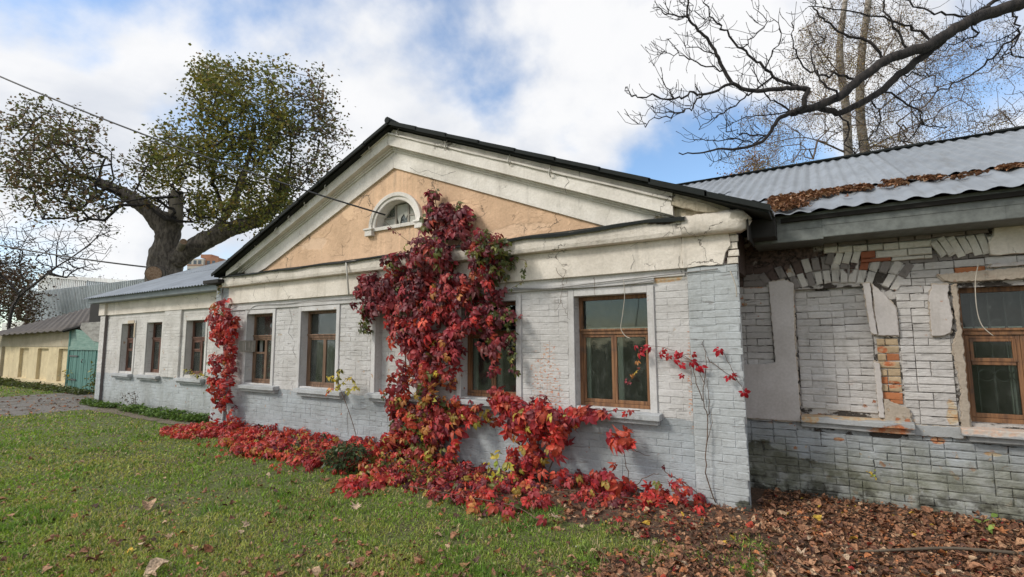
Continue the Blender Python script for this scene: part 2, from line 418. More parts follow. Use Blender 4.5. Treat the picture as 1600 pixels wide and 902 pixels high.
def plain(name, col, rough=0.7, metallic=0.0, var=0.15, sc=8.0, bumps=0.2):
    m, t = material(name)
    P = t.pos(); n = t.noise(sc, 5.0, 0.6, P)
    c = t.mix(t.step(n, 0.3, 0.7), tuple(a*(1-var) for a in col), tuple(min(1, a*(1+var)) for a in col))
    t.out(t.principled(c, rough, t.bump(n, bumps, 0.01), Metallic=metallic))
    return m
M_DARKM = plain('dark green black roof edge', (0.012, 0.015, 0.014), 0.95)
M_UNDER = plain('dark timber and shaded void', (0.02, 0.018, 0.016), 0.9)  # same near-black tone stands for the shaded void under the portico eave
M_FASCIA = plain('galvanised fascia sheet', (0.150, 0.160, 0.150), 0.5, 0.35, 0.22, 14.0)
M_FASCIAL = plain('pale galvanised fascia sheet', (0.21, 0.24, 0.25), 0.5, 0.3, 0.15, 6.0)
M_CRACK = plain('shadowed crack', (0.05, 0.042, 0.036), 1.0)
M_CABLE = plain('black cable', (0.012, 0.012, 0.013), 0.5)
M_WIREG = plain('grey painted wire', (0.25, 0.24, 0.23), 0.7)
M_WIREP = plain('pale wire', (0.42, 0.38, 0.32), 0.7)
M_HOOK = plain('white painted hook', (0.50, 0.48, 0.43), 0.6)
M_IRON = plain('grey iron grille', (0.10, 0.10, 0.10), 0.6)
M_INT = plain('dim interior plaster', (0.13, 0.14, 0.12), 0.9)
M_STALK = plain('brown vine stem', (0.12, 0.075, 0.05), 0.8, 0, 0.3, 20.0)
M_STICK = plain('grey brown stick', (0.13, 0.10, 0.07), 0.9)

def roof_mat(name, col, dirt=(0.16, 0.15, 0.13), amt=0.5, metallic=0.25, rough=0.5):
    m, t = material(name)
    P = t.pos(); n = t.noise(3.0, 6.0, 0.62, P); n2 = t.noise(1.0, 5.0, 0.65, t.scalev(P, (16, 1.3, 1.3)))
    isl = t.n('ShaderNodeObjectInfo').outputs['Random']
    c = t.mix(t.step(n, 0.3, 0.7), tuple(a*0.86 for a in col), tuple(min(1, a*1.1) for a in col))
    c = t.mix(1.0, c, t.mix(isl, (0.9, 0.9, 0.9), (1.06, 1.06, 1.06)), 'MULTIPLY')
    c = t.mix(t.step(n2, 0.52, 0.75, 0, amt), c, dirt)
    t.out(t.principled(c, rough, t.bump(n, 0.15, 0.01), Metallic=metallic))
    return m
M_ROOF = roof_mat('blue grey corrugated sheet', (0.31, 0.335, 0.36))
M_SLATE = roof_mat('old brown grey slate', (0.105, 0.09, 0.08), (0.05, 0.055, 0.03), 0.7, 0.0, 0.9)
M_METAL = roof_mat('rusty pale metal cladding', (0.50, 0.54, 0.56), (0.22, 0.12, 0.08), 0.35, 0.0, 0.7)
M_METALW = roof_mat('white rusty cladding', (0.76, 0.77, 0.75), (0.30, 0.13, 0.07), 0.8, 0.0, 0.7)

def glass_mat(name, dust=0.15, tint=(0.78, 0.84, 0.81)):
    m, t = material(name)
    P = t.pos(); n = t.noise(2.3, 5.0, 0.6, P); n2 = t.noise(16.0, 5.0, 0.65, t.scalev(P, (1, 1, 0.35)))
    tr = t.n('ShaderNodeBsdfTransparent', {'Color': (*tint, 1)}).outputs[0]
    df = t.n('ShaderNodeBsdfDiffuse', {'Color': t.mix(t.step(n2, 0.3, 0.7), (0.13, 0.14, 0.125), (0.27, 0.285, 0.26))}).outputs[0]
    gl = t.n('ShaderNodeBsdfGlossy', {'Roughness': 0.06, 'Normal': t.bump(t.noise(4.0, 2.0, 0.5, P), 0.12, 0.02)}).outputs[0]
    amt = t.m('ADD', t.step(n, 0.3, 0.7, dust*0.35, dust*1.5), t.step(n2, 0.55, 0.8, 0.0, 0.15))
    a = t.n('ShaderNodeMixShader', {0: amt, 1: tr, 2: df}).outputs[0]
    fr = t.n('ShaderNodeFresnel', {'IOR': 1.5}).outputs[0]
    t.out(t.n('ShaderNodeMixShader', {0: t.m('MULTIPLY', fr, 0.85), 1: a, 2: gl}).outputs[0])
    return m
M_GLASS = glass_mat('dusty glass')
M_GLASSC = glass_mat('clearer glass', 0.07, (0.82, 0.87, 0.84))

def leaf_mat(name, rough=0.5, trans=0.3, spec=0.4, var=0.12):
    m, t = material(name)
    c = t.n('ShaderNodeVertexColor', layer_name='Col').outputs[0]
    P = t.pos(); n = t.noise(60.0, 3.0, 0.6, P)
    c = t.mix(1.0, c, t.mix(t.step(n, 0.3, 0.7), (1-var*2,)*3, (1+var,)*3), 'MULTIPLY')
    p = t.n('ShaderNodeBsdfPrincipled', {'Base Color': c, 'Roughness': rough, 'Specular IOR Level': spec}).outputs[0]
    tl = t.n('ShaderNodeBsdfTranslucent', {'Color': t.mix(1.0, c, (1.15, 1.05, 0.8), 'MULTIPLY')}).outputs[0]
    t.out(t.n('ShaderNodeMixShader', {0: trans, 1: p, 2: tl}).outputs[0])
    return m
M_LEAF = leaf_mat('leaf')
M_DRY = leaf_mat('dry leaf', 0.75, 0.08, 0.2, 0.3)
M_GRASS = leaf_mat('grass blade', 0.6, 0.3, 0.3)

def bark_mat(name, c1, c2, sc=9.0, st=(1, 1, 0.3), bumps=0.9, cut=None):
    m, t = material(name)
    P = t.pos(); v = t.scalev(P, st)
    n = t.noise(sc, 6.0, 0.65, v, 0.6); n2 = t.noise(1.3, 4.0, 0.6, P)
    c = t.mix(t.step(n, 0.35, 0.65), c1, c2)
    c = t.mix(t.step(n2, 0.5, 0.7, 0, 0.45), c, tuple(a*0.55 for a in c1))
    t.out(t.principled(c, 0.9, t.bump(n, bumps, 0.05)))
    return m
M_BARK = bark_mat('old furrowed bark', (0.055, 0.045, 0.037), (0.19, 0.16, 0.13))
M_BARKL = bark_mat('barkless pale wood', (0.17, 0.14, 0.115), (0.30, 0.26, 0.21), 5.0)
M_CUT = bark_mat('sawn wood', (0.22, 0.13, 0.075), (0.36, 0.25, 0.17), 12.0, (1, 1, 1), 0.4)
M_BARKD = bark_mat('dark bare branch bark', (0.016, 0.013, 0.012), (0.050, 0.040, 0.035), 14.0)
M_TWIG = bark_mat('fine brown twig', (0.12, 0.085, 0.07), (0.23, 0.17, 0.14), 10.0)
M_BIRCH = bark_mat('birch bark', (0.12, 0.10, 0.085), (0.40, 0.35, 0.30), 5.0, (0.6, 0.6, 2.5), 0.3)

def ground_mat():
    m, t = material('lawn soil')
    P = t.pos(); n = t.noise(1.3, 6.0, 0.6, P); n2 = t.noise(35.0, 5.0, 0.65, P)
    c = t.mix(t.step(n2, 0.35, 0.65), (0.075, 0.085, 0.025), (0.15, 0.18, 0.05))
    c = t.mix(t.step(n, 0.5, 0.66), c, t.mix(t.step(n2, 0.4, 0.6), (0.07, 0.055, 0.03), (0.15, 0.13, 0.06)))
    t.out(t.principled(c, 0.95, t.bump(n2, 0.8, 0.03)))
    return m
M_GROUND = ground_mat()
def gravel_mat(name, c1, c2, c3):
    m, t = material(name)
    P = t.pos(); n = t.noise(2.2, 6.0, 0.65, P); n2 = t.noise(40.0, 5.0, 0.7, P)
    c = t.mix(t.step(n2, 0.35, 0.65), c1, c2)
    c = t.mix(t.step(n, 0.46, 0.62, 0, 0.8), c, c3)
    t.out(t.principled(c, 0.95, t.bump(n2, 0.9, 0.03)))
    return m
M_PATH = gravel_mat('worn grey asphalt path', (0.15, 0.135, 0.12), (0.26, 0.24, 0.215), (0.12, 0.10, 0.07))
M_DIRT = gravel_mat('bare trodden soil', (0.13, 0.10, 0.07), (0.24, 0.20, 0.145), (0.10, 0.09, 0.045))
M_LITTER = gravel_mat('leaf mould', (0.10, 0.06, 0.038), (0.19, 0.11, 0.065), (0.07, 0.045, 0.03))
# ------------------------------------------------------------------ the old brick building
YP, YL, YR = 0.0, 0.55, 0.80            # wall planes of the portico, left wing and right wing
BLD = thing('old_brick_building', (-7.0, 3.0, 0.0), 'long low whitewashed brick building with a peach pediment and a half-round attic window', 'building')

def wall_front(x0, x1, z0, z1, y, holes, depth=0.16):
    """plane with rectangular openings (x0,x1,z0,z1) and reveals running back"""
    b = MB()
    xs = sorted({x0, x1, *[h[0] for h in holes], *[h[1] for h in holes]}); zs = sorted({z0, z1, *[h[2] for h in holes], *[h[3] for h in holes]})
    for i in range(len(xs)-1):
        for k in range(len(zs)-1):
            cx, cz = (xs[i]+xs[i+1])/2, (zs[k]+zs[k+1])/2
            if any(h[0] < cx < h[1] and h[2] < cz < h[3] for h in holes): continue
            b.quad((xs[i], y, zs[k]), (xs[i+1], y, zs[k]), (xs[i+1], y, zs[k+1]), (xs[i], y, zs[k+1]))
    for h in holes:
        a, c, d, e = h[:4]; q = y+(h[4] if len(h) > 4 else depth)
        b.quad((a, y, d), (a, y, e), (a, q, e), (a, q, d)); b.quad((c, y, e), (c, y, d), (c, q, d), (c, q, e))
        b.quad((a, y, e), (c, y, e), (c, q, e), (a, q, e)); b.quad((c, y, d), (a, y, d), (a, q, d), (c, q, d))
        if len(h) > 4: b.quad((a, q, d), (c, q, d), (c, q, e), (a, q, e))
    return b

WIN_P = [(-9.08, -8.28, 0.86, 2.12), (-7.48, -6.58, 0.86, 2.12), (-4.08, -3.23, 0.88, 2.10), (-2.44, -1.585, 0.86, 2.11)]
NICHE_P = (-5.69, -4.86, 0.86, 2.16, 0.12)
WIN_L = [(-15.86, -15.12, 0.87, 2.11), (-14.42, -13.63, 0.87, 2.11), (-12.47, -11.62, 0.88, 2.11)]
WIN_R = [(1.075, 1.93, 0.84, 2.07)]
NICHE_R = (-0.25, 0.42, 0.80, 2.13, 0.07)

W_P = wall_front(-10.13, -0.67, -0.3, 2.9, YP, WIN_P+[NICHE_P])
W_P.quad((-0.82, YP, -0.3), (-0.82, YR+0.1, -0.3), (-0.82, YR+0.1, 2.9), (-0.82, YP, 2.9)).quad((-0.67, YP, 2.9), (-0.67, YP, -0.3), (-0.82, YP+.001, -0.3), (-0.82, YP+.001, 2.9)).quad((-10.13, YL+0.1, -0.3), (-10.13, YP, -0.3), (-10.13, YP, 2.9), (-10.13, YL+0.1, 2.9))
WALL_P = W_P.build('wall', M_PORT, BLD, label='painted brick front wall below the pediment')
W_L = wall_front(-17.1, -10.1, -0.3, 2.75, YL, WIN_L)
W_L.quad((-17.1, 7.6, -0.3), (-17.1, YL, -0.3), (-17.1, YL, 2.75), (-17.1, 7.6, 2.75))
W_L.add([(-17.1, 7.6, 2.7), (-17.1, YL, 2.7), (-17.1, 4.1, 4.35)], [(0, 1, 2)])
WALL_L = W_L.build('wall', M_LW, BLD, label='front wall of the left wing')
W_R = wall_front(-0.84, 6.5, -0.3, 2.75, YR+0.012, [(a, b, c, d) for a, b, c, d in WIN_R]+[NICHE_R])
W_R.quad((6.5, YR, -0.3), (6.5, 7.6, -0.3), (6.5, 7.6, 2.75), (6.5, YR, 2.75)).quad((6.5, 7.6, -0.3), (-17.1, 7.6, -0.3), (-17.1, 7.6, 2.75), (6.5, 7.6, 2.75))
WALL_R = W_R.build('wall', M_MORTAR, BLD, label='flaking wall of the right wing with bare brickwork')

# dim rooms behind the windows
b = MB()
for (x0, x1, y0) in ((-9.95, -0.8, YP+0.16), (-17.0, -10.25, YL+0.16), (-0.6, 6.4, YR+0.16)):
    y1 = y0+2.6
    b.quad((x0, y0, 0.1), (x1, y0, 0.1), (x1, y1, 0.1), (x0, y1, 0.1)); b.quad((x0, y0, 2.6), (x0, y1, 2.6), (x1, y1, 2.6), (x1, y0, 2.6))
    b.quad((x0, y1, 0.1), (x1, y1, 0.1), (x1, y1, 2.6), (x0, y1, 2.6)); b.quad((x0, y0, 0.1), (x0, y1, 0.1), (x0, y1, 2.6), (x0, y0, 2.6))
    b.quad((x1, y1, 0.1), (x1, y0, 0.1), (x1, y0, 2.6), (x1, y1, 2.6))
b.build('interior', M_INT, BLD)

# ------------------------------------------------ bricks
def brick_geo(w_, d_, h_, j=0.003, c=0.006):
    """one brick, centre of its back face at the origin, front towards -Y"""
    a, bb = w_/2, h_/2; v = []
    for (sx, sz) in ((-1, -1), (1, -1), (1, 1), (-1, 1)):
        v.append((sx*(a-c)+random.uniform(-j, j), -d_+random.uniform(-j, j)*0.8, sz*(bb-c)+random.uniform(-j, j)))
    for (sx, sz) in ((-1, -1), (1, -1), (1, 1), (-1, 1)):
        v.append((sx*a+random.uniform(-j, j), -d_+c+random.uniform(0, j), sz*bb+random.uniform(-j, j)*0.8))
    for (sx, sz) in ((-1, -1), (1, -1), (1, 1), (-1, 1)):
        v.append((sx*a, 0.0, sz*bb))
    f = [(0, 1, 2, 3)]
    for k in range(4):
        n = (k+1) % 4
        f += [(4+k, 4+n, n, k), (8+k, 8+n, 4+n, 4+k)]
    return v, f
BL, BH, ROW = 0.25, 0.063, 0.0728
_bm = {}
def brick_mesh(mat, kind=0):
    key = (mat.name, kind)
    if key not in _bm:  # six shapes of worn brick
        v, f = brick_geo(BL, 0.03, BH, 0.0060, 0.0085)
        me = bpy.data.meshes.new('brick'); me.from_pydata(v, [], f); me.materials.append(mat); _bm[key] = me
    return _bm[key]
N_BR = [0]
STUFF_B = {'v': [], 'f': [], 'm': []}
STUFF_M = [M_PORT, M_PILR, M_PILL, M_LW, M_RW, M_CORN, M_BARE, M_ORBR, M_DARKBR, M_SOOTGREY]
def stuff_brick(cx, y, cz, w_, h_, mat, depth, j=0.0025, c=0.004, ang=0.0):
    v, f = brick_geo(w_, depth, h_, j, c)
    o = len(STUFF_B['v']); ca, sa = math.cos(ang), math.sin(ang)
    STUFF_B['v'] += [(cx+a*ca-e*sa, y+b_, cz+a*sa+e*ca) for a, b_, e in v]
    STUFF_B['f'] += [tuple(o+i for i in q) for q in f]; STUFF_B['m'] += [STUFF_M.index(mat)]*len(f)
def one_brick(cx, y, cz, w_, h_, mat, depth, wall, ang=0.0):
    cz += 0.007*math.sin(cx*5.1+cz*3.0)*min(1, max(0, ang == 0))+random.uniform(-.0015, .0015)
    if N_BR[0] >= 299:
        if mat in STUFF_M: stuff_brick(cx, y, cz, w_, h_, mat, depth, ang=ang)
        return
    N_BR[0] += 1
    put('brick', brick_mesh(mat, random.randrange(9)), parent=wall, loc=(cx, y, cz), rot=(random.uniform(-.02, .02), -ang, random.uniform(-.015, .015)),
        scale=(w_/BL, depth/0.03, h_/BH))
def rows(x0, x1, z0, z1, holes, fn, row=ROW, hgap=0.008, vgap=0.008, length=BL, header=0.35, seed=1):
    rr = random.Random(seed); k0 = int(math.floor(z0/row)); k1 = int(math.ceil(z1/row))
    for k in range(k0, k1):
        za, zb = max(z0, k*row+hgap/2), min(z1, (k+1)*row-hgap/2)
        if zb-za < 0.02: continue
        iv = [(x0, x1)]
        for h in holes:
            if h[2] < (za+zb)/2 < h[3]:
                nv = []
                for a, c in iv:
                    if h[1] <= a or h[0] >= c: nv.append((a, c)); continue
                    if h[0]-a > 0.02: nv.append((a, h[0]))
                    if c-h[1] > 0.02: nv.append((h[1], c))
                iv = nv
        for a, c in iv:
            x = a; first = True
            while x < c-0.02:
                L = length if rr.random() > header else length*0.5
                if first and k % 2: L = length*0.5
                first = False
                e = min(c, x+L)
                if c-e < 0.06: e = c
                fn((x+e)/2, (za+zb)/2, e-x-vgap, zb-za, rr)
                x = e
RW_X = 1.62
def rw_brick(cx, cz, w_, h_, rr):
    m = M_RW; d = 0.012+rr.uniform(-0.005, 0.007)
    if cz > 2.36: m = M_DARKBR if (cx < -0.05 and rr.random() < .75) else M_SOOTGREY
    if cx < -0.47 and cz > 2.18: m = M_DARKBR if rr.random() < .55 else M_SOOTGREY
    if cx < -0.05 and cz > 2.3 and rr.random() < 0.1: return
    if cz > 0.9 and cx > 0 and rr.random() < 0.012: m = M_ORBR
    one_brick(cx, YR+0.012, cz, w_, h_, m, d, WALL_R)
NR = (NICHE_R[0], NICHE_R[1]+0.02, NICHE_R[2]-0.02, NICHE_R[3])

COVER = [(-0.47, -0.25, 0.78, 2.24), (-0.84, -0.30, 0.78, 1.29), (0.42, 0.62, 0.78, 2.10)]
ARCH1 = (-0.44, 0.64, 2.12, 2.44)
# niche filling, set back
rows(NICHE_R[0]+0.01, NICHE_R[1]-0.005, 0.86, 2.11, [], lambda cx, cz, w_, h_, rr: one_brick(cx, YR+0.082, cz, w_, h_, M_RW, 0.010+rr.uniform(-.004, .007), WALL_R), vgap=0.003, hgap=0.006, seed=5, length=0.215, header=0.42)
# bare brick column beside the niche
rows(0.435, 0.61, 0.98, 1.60, [], lambda cx, cz, w_, h_, rr: one_brick(cx, YR+0.012, cz, w_, h_, M_ORBR if rr.random() < .22 else M_BARE, 0.012+rr.uniform(-.006, .008), WALL_R), length=0.14, seed=8)
# flat arch of leaning bricks over the niche, in two courses
n = 16
for i in range(n):
    th = rad(-22.5+45*(i+.5)/n); lean = th*1.5; bx, bz = 0.10+1.4*math.sin(th), 2.175-1.4*(1-math.cos(th))
    for part in (0, 1):
        r0 = 0.07+part*0.142; cx, cz = bx+math.sin(lean)*r0, bz+math.cos(lean)*r0
        if part == 0 and i in (2, 13): continue
        m = random.choice([M_ARCH, M_ARCH, M_ARCH, M_SOOTGREY]) if i > 4 else random.choice([M_SOOTGREY, M_ARCH, M_DARKBR] if part else [M_SOOTGREY, M_ARCH])
        if i == 11 and part: m = M_REDBR
        one_brick(cx, YR+0.012, cz, 0.059+0.010*part, 0.136, m, 0.022+random.uniform(-.010, .012), WALL_R, ang=-lean+random.uniform(-.04, .04))
# white course and fanned bricks above, under the metal fascia
def top_brick(cx, cz, w_, h_, rr):
    one_brick(cx, YR-0.005, cz, w_, h_, (M_REDBR if (0.33 < cx < 0.55 and cz < 2.44) else (M_SOOTGREY if cz > 2.56 else M_RWTOP)), 0.035+rr.uniform(-.008, .006), WALL_R)
rows(0.05, 1.33, 2.365, 2.66, [(0.92, 1.33, 2.36, 2.535), (0.05, 0.36, 2.36, 2.50)], top_brick, seed=12, hgap=0.007, vgap=0.006)
for i in range(7):
    lean = -0.75+0.085*i
    one_brick(0.965+0.064*i, YR-0.005, 2.452+.006*(i % 2), 0.056, 0.165+.015*(i % 3), M_RWTOP, 0.034+random.uniform(-.008, .006), WALL_R, ang=-lean*.62)
for i in range(4):
    one_brick(0.10+0.075*i, YR-0.005, 2.43, 0.062, 0.13, M_RWTOP if i else M_SOOTGREY, 0.03+random.uniform(-.006, .006), WALL_R, ang=-0.32)
rows(-0.84, RW_X, -0.05, 2.44, [NR, ARCH1, (1.0, 2.0, 0.76, 2.12), (-0.3, 0.62, 0.68, 0.82)]+COVER, rw_brick, seed=3, hgap=0.0065, vgap=0.005, length=0.215, header=0.42)
# painted-over brick relief of the portico and the left wing: past the limit, one part
def pf(mat, y, dep, wob=.005):
    def f(cx, cz, w_, h_, rr):
        if rr.random() < .82: w_ += .006
        stuff_brick(cx, y, cz+wob*math.sin(cx*4.3+cz*2.1)+rr.uniform(-.0014, .0014), w_, h_+rr.uniform(-.001, .004), mat, dep*.36+.0014*math.sin(round(cz/ROW)*7.3)+rr.uniform(-.0004, .0007)+(.0016 if rr.random() < .08 else 0), 0.0030, 0.0038)
    return f
rows(-9.66, -1.16, -0.1, 2.20, [(a-0.085, c+0.085, d-0.02, e+0.085) for a, c, d, e in WIN_P]+[(-5.8, -4.7, 0.8, 2.25)], pf(M_PORT, YP, 0.012), hgap=0.006, vgap=0.003, seed=21)
rows(-5.67, -4.87, 0.88, 2.14, [], pf(M_PORT, YP+0.12, 0.008), hgap=0.006, vgap=0.003, seed=22)
_pp = pf(M_PILR, YP-0.045, 0.010)
def pier_brick(cx, cz, w_, h_, rr):
    if cx+w_/2 > -0.69:      # knocked corner
        k = rr.uniform(-.004, .008) if rr.random() < .8 else .02
        cx -= k/2; w_ -= k
    _pp(cx, cz, w_, h_, rr)
rows(-1.145, -0.668, -0.1, 2.335, [], pier_brick, hgap=0.007, vgap=0.004, seed=23)
rows(-10.13, -9.67, -0.1, 2.72, [], pf(M_PILL, YP-0.045, 0.010), hgap=0.007, vgap=0.006, seed=24)
rows(-16.8, -10.14, -0.1, 2.30, [(a-0.07, c+0.07, d-0.02, e+0.08) for a, c, d, e in WIN_L]+[(-13.5, -12.68, 0.8, 2.35)], pf(M_LW, YL, 0.010), hgap=0.007, vgap=0.004, seed=25)
rows(-13.49, -12.69, 0.8, 2.30, [], pf(M_LW, YL-0.045, 0.010), hgap=0.007, vgap=0.004, seed=26)
rows(-17.1, -16.8, -0.1, 2.36, [], pf(M_LW, YL-0.075, 0.008), hgap=0.007, vgap=0.004, seed=27)
rows(RW_X+0.3, 6.4, -0.05, 2.33, [], pf(M_RW, YR+0.012, 0.026), seed=28)
rows(RW_X, RW_X+0.33, -0.05, 0.76, [], pf(M_RW, YR+0.012, 0.026), seed=29)
# bricks showing through the broken corner of the cream frieze
for i in range(5): stuff_brick(-0.715+0.01*(i % 2), YP-0.035, 2.375+0.0728*i, 0.10, 0.062, M_CORN, 0.012)
me = bpy.data.meshes.new('bricks'); me.from_pydata(STUFF_B['v'], [], STUFF_B['f'])
for m_ in STUFF_M: me.materials.append(m_)
me.polygons.foreach_set('material_index', STUFF_B['m'])
put('bricks', me, parent=BLD, kind='stuff')

# ------------------------------------------------ piers
MB().box(-1.15, -0.684, YP-0.045, YP+0.03, -0.3, 2.335).build('pier', M_PILR, BLD, label='blue grey corner pier at the right end of the portico')
MB().box(-10.13, -9.665, YP-0.045, YP+0.02, -0.3, 2.72).build('pier', M_PILL, BLD, label='creeper covered corner pier at the left end of the portico')
MB().box(-17.1, -16.8, YL-0.075, YL+0.02, -0.3, 2.36).build('pier', M_LW, BLD, label='corner pier of the left wing')
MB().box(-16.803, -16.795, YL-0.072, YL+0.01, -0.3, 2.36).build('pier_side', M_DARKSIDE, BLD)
MB().box(-13.49, -12.68, YL-0.045, YL+0.02, 0.80, 2.36).build('pier', M_LW, BLD, label='flat pier between two left wing windows')
MB().box(-0.90, -0.70, YP+0.3, YR+0.3, 2.3, 2.74).build('corner_block', M_DARKBR, BLD)

# ------------------------------------------------ window surrounds, strings, friezes, cornices
def surround(x0, x1, z0, z1, y, mat, w_=0.075, t=0.022, bottom=False):
    b = MB().box(x0-w_, x0, y-t, y+0.01, z0-0.03, z1+w_).box(x1, x1+w_, y-t, y+0.01, z0-0.03, z1+w_).box(x0, x1, y-t+0.002, y+0.01, z1, z1+w_)
    return b.build('window_surround', mat, BLD, bevel=0.006)
M_SURP = paint_mat('smooth grey plaster surround', (0.585, 0.57, 0.565), None, bumps=0.3, fine=0.7, bare_noise=0.2)
M_SURL = paint_mat('smooth pale plaster surround', (0.62, 0.60, 0.575), None, bumps=0.3, fine=0.7, bare_noise=0.5)
for h in WIN_P+[NICHE_P[:4]]: surround(*h, YP, M_SURP)
for h in WIN_L: surround(*h, YL, M_SURL)
def ridge_course(x0, x1, y, z0, z1, t, mat, name, seg=None, sag=0.0, jit=0.004, bevel=0.005, label=None):
    """long moulding laid in slightly uneven lengths"""
    n = max(1, int((x1-x0)/(seg or 1.3))); b = MB(); rr = random.Random(int(x0*100)+int(z0*1000)); vs = []; fs = []
    for i in range(n+1):
        x = x0+(x1-x0)*i/n; dz = rr.uniform(-jit, jit)+sag*math.sin(math.pi*i/n); dy = rr.uniform(-jit, jit)
        vs += [(x, y-t+dy, z0+dz), (x, y-t+dy, z1+dz), (x, y+0.01, z1+dz), (x, y+0.01, z0+dz)]
    for i in range(n):
        for k in range(4): fs.append((i*4+k, i*4+(k+1) % 4, (i+1)*4+(k+1) % 4, (i+1)*4+k)[::-1])
    fs += [(0, 1, 2, 3), tuple(n*4+k for k in (3, 2, 1, 0))]
    return b.add(vs, fs).build(name, mat, BLD, bevel=bevel, label=label)
ridge_course(-9.64, -1.50, YP, 2.205, 2.262, 0.030, M_SURP, 'string_course')
ridge_course(-9.64, -1.18, YP, 2.262, 2.335, 0.014, M_SURP, 'string_course')
ridge_course(-9.665, -1.19, YP, 2.335, 2.70, 0.060, M_CREAM, 'frieze', jit=0.003, label='cream plaster frieze under the cornice')
MB().prism(rough_poly([(-1.19, 2.34), (-0.80, 2.345), (-0.77, 2.45), (-0.73, 2.52), (-0.74, 2.70), (-1.19, 2.70)], 0.06, 0.008, 4), YP-0.066, YP).build('frieze_panel', M_CREAM, BLD, bevel=0.004)
MB().box(-0.80, -0.672, YP-0.030, YP+0.02, 2.336, 2.70).build('frieze_core', M_MORTAR, BLD)
# cornice: a projecting band whose underside slopes back to the frieze
def cornice(x0, x1, y, zb, zt, proj, mat, name, n=14, jit=0.005, label=None, ragged=0):
    prof = [(0.0, zb+0.02), (-0.065, zb+0.02), (-0.085, zb-0.005), (-proj, zb-0.005+0.01), (-proj-0.012, zb+0.05), (-proj-0.012, zt-0.02), (-proj, zt), (0.0, zt+0.02)]
    vs, fs = [], []; m_ = len(prof); rr = random.Random(5+int(abs(x0)*10))
    for i in range(n+1):
        x = x0+(x1-x0)*i/n; dz = rr.uniform(-jit, jit); dy = rr.uniform(-jit, jit)
        vs += [(x, y+a+dy*(a < -0.03), z+dz*0.6) for a, z in prof]
    for i in range(n):
        for k in range(m_): fs.append((i*m_+k, (i+1)*m_+k, (i+1)*m_+(k+1) % m_, i*m_+(k+1) % m_)[::-1])
    fs += [tuple(range(m_))[::-1], tuple(n*m_+k for k in range(m_))]
    return MB().add(vs, fs).build(name, mat, BLD, bevel=0.006, label=label)
cornice(-9.75, -1.16, YP, 2.655, 2.845, 0.15, M_CORN, 'cornice', n=16, label='cream cornice below the pediment')
# worn right end of the cornice, rounded where bricks have gone
vs = []; fs = []; K = 14; NS = 12
for i in range(K):
    t = i/(K-1); x = -1.16+0.62*t; s_ = math.sqrt(max(0.0, 1-max(0, (t-0.80)/0.2)**2))*0.92+0.08 if t > .8 else 1.0
    for k in range(NS):
        a = 2*math.pi*k/NS
        yy = -0.075+0.095*s_*max(-1, min(1, 1.35*math.cos(a))); zz = 2.752+(0.102+0.008*t)*s_*max(-1, min(1, 1.35*math.sin(a)))
        vs.append((x+0.02*math.sin(3*a)*(t > .5), yy+random.uniform(-.007, .007), zz+random.uniform(-.006, .006)))
for i in range(K-1):
    for k in range(NS): fs.append((i*NS+k, i*NS+(k+1) % NS, (i+1)*NS+(k+1) % NS, (i+1)*NS+k)[::-1])
fs.append(tuple((K-1)*NS+k for k in range(NS))[::-1])
MB().add(vs, fs).build('cornice_end', M_CORN, BLD, smooth=True, label='broken rounded right end of the cornice')
# tin flashing along the cornice, a little buckled
vs, fs = [], []; n = 60
for i in range(n+1):
    x = -9.80+8.68*i/n; dz = 0.012*math.sin(i*.7)+random.uniform(-.004, .004)-0.010*math.sin(math.pi*i/n)
    vs += [(x, YP-0.20, 2.845+dz), (x, YP+0.0, 2.905+dz*0.5), (x, YP-0.20, 2.828+dz-(.016+.006*math.sin(i*1.3))*(x > -3.6)), (x, YP-0.02, 2.86)]  # front edge drops deeper at right to stand for the black shadow gap
for i in range(n):
    a, c = i*4, (i+1)*4
    fs += [(a, c, c+1, a+1), (a, a+2, c+2, c), (a+2, a+3, c+3, c+2)]
MB().add(vs, fs).build('flashing', M_DARKM, BLD, label='dark tin flashing on the cornice')

# pediment
AX, AZ, SL = -5.36, 4.21, 0.397
def zline(x, h, s=SL): return AZ+h-abs(x-AX)*s
LX, LZ = -5.335, 3.335
ty = MB(); txs = sorted({-9.7, -9.4, -0.9, AX, *[LX-0.42+0.84*i/24 for i in range(25)]})
def _tz(x): return AZ+0.3-abs(x-AX)*SL
for i in range(len(txs)-1):
    a, c = txs[i], txs[i+1]
    if LX-0.421 < (a+c)/2 < LX+0.421:
        ha, hc = [LZ+0.38*math.sqrt(max(0, 1-((v-LX)/0.42)**2)) for v in (a, c)]
        ty.quad((a, YP, 2.70), (c, YP, 2.70), (c, YP, LZ), (a, YP, LZ)); ty.quad((a, YP, ha), (c, YP, hc), (c, YP, _tz(c)), (a, YP, _tz(a)))
    else: ty.quad((a, YP, 2.70), (c, YP, 2.70), (c, YP, _tz(c)), (a, YP, _tz(a)))
ty.build('tympanum', M_ORANGE, BLD, label='peach plaster pediment field')
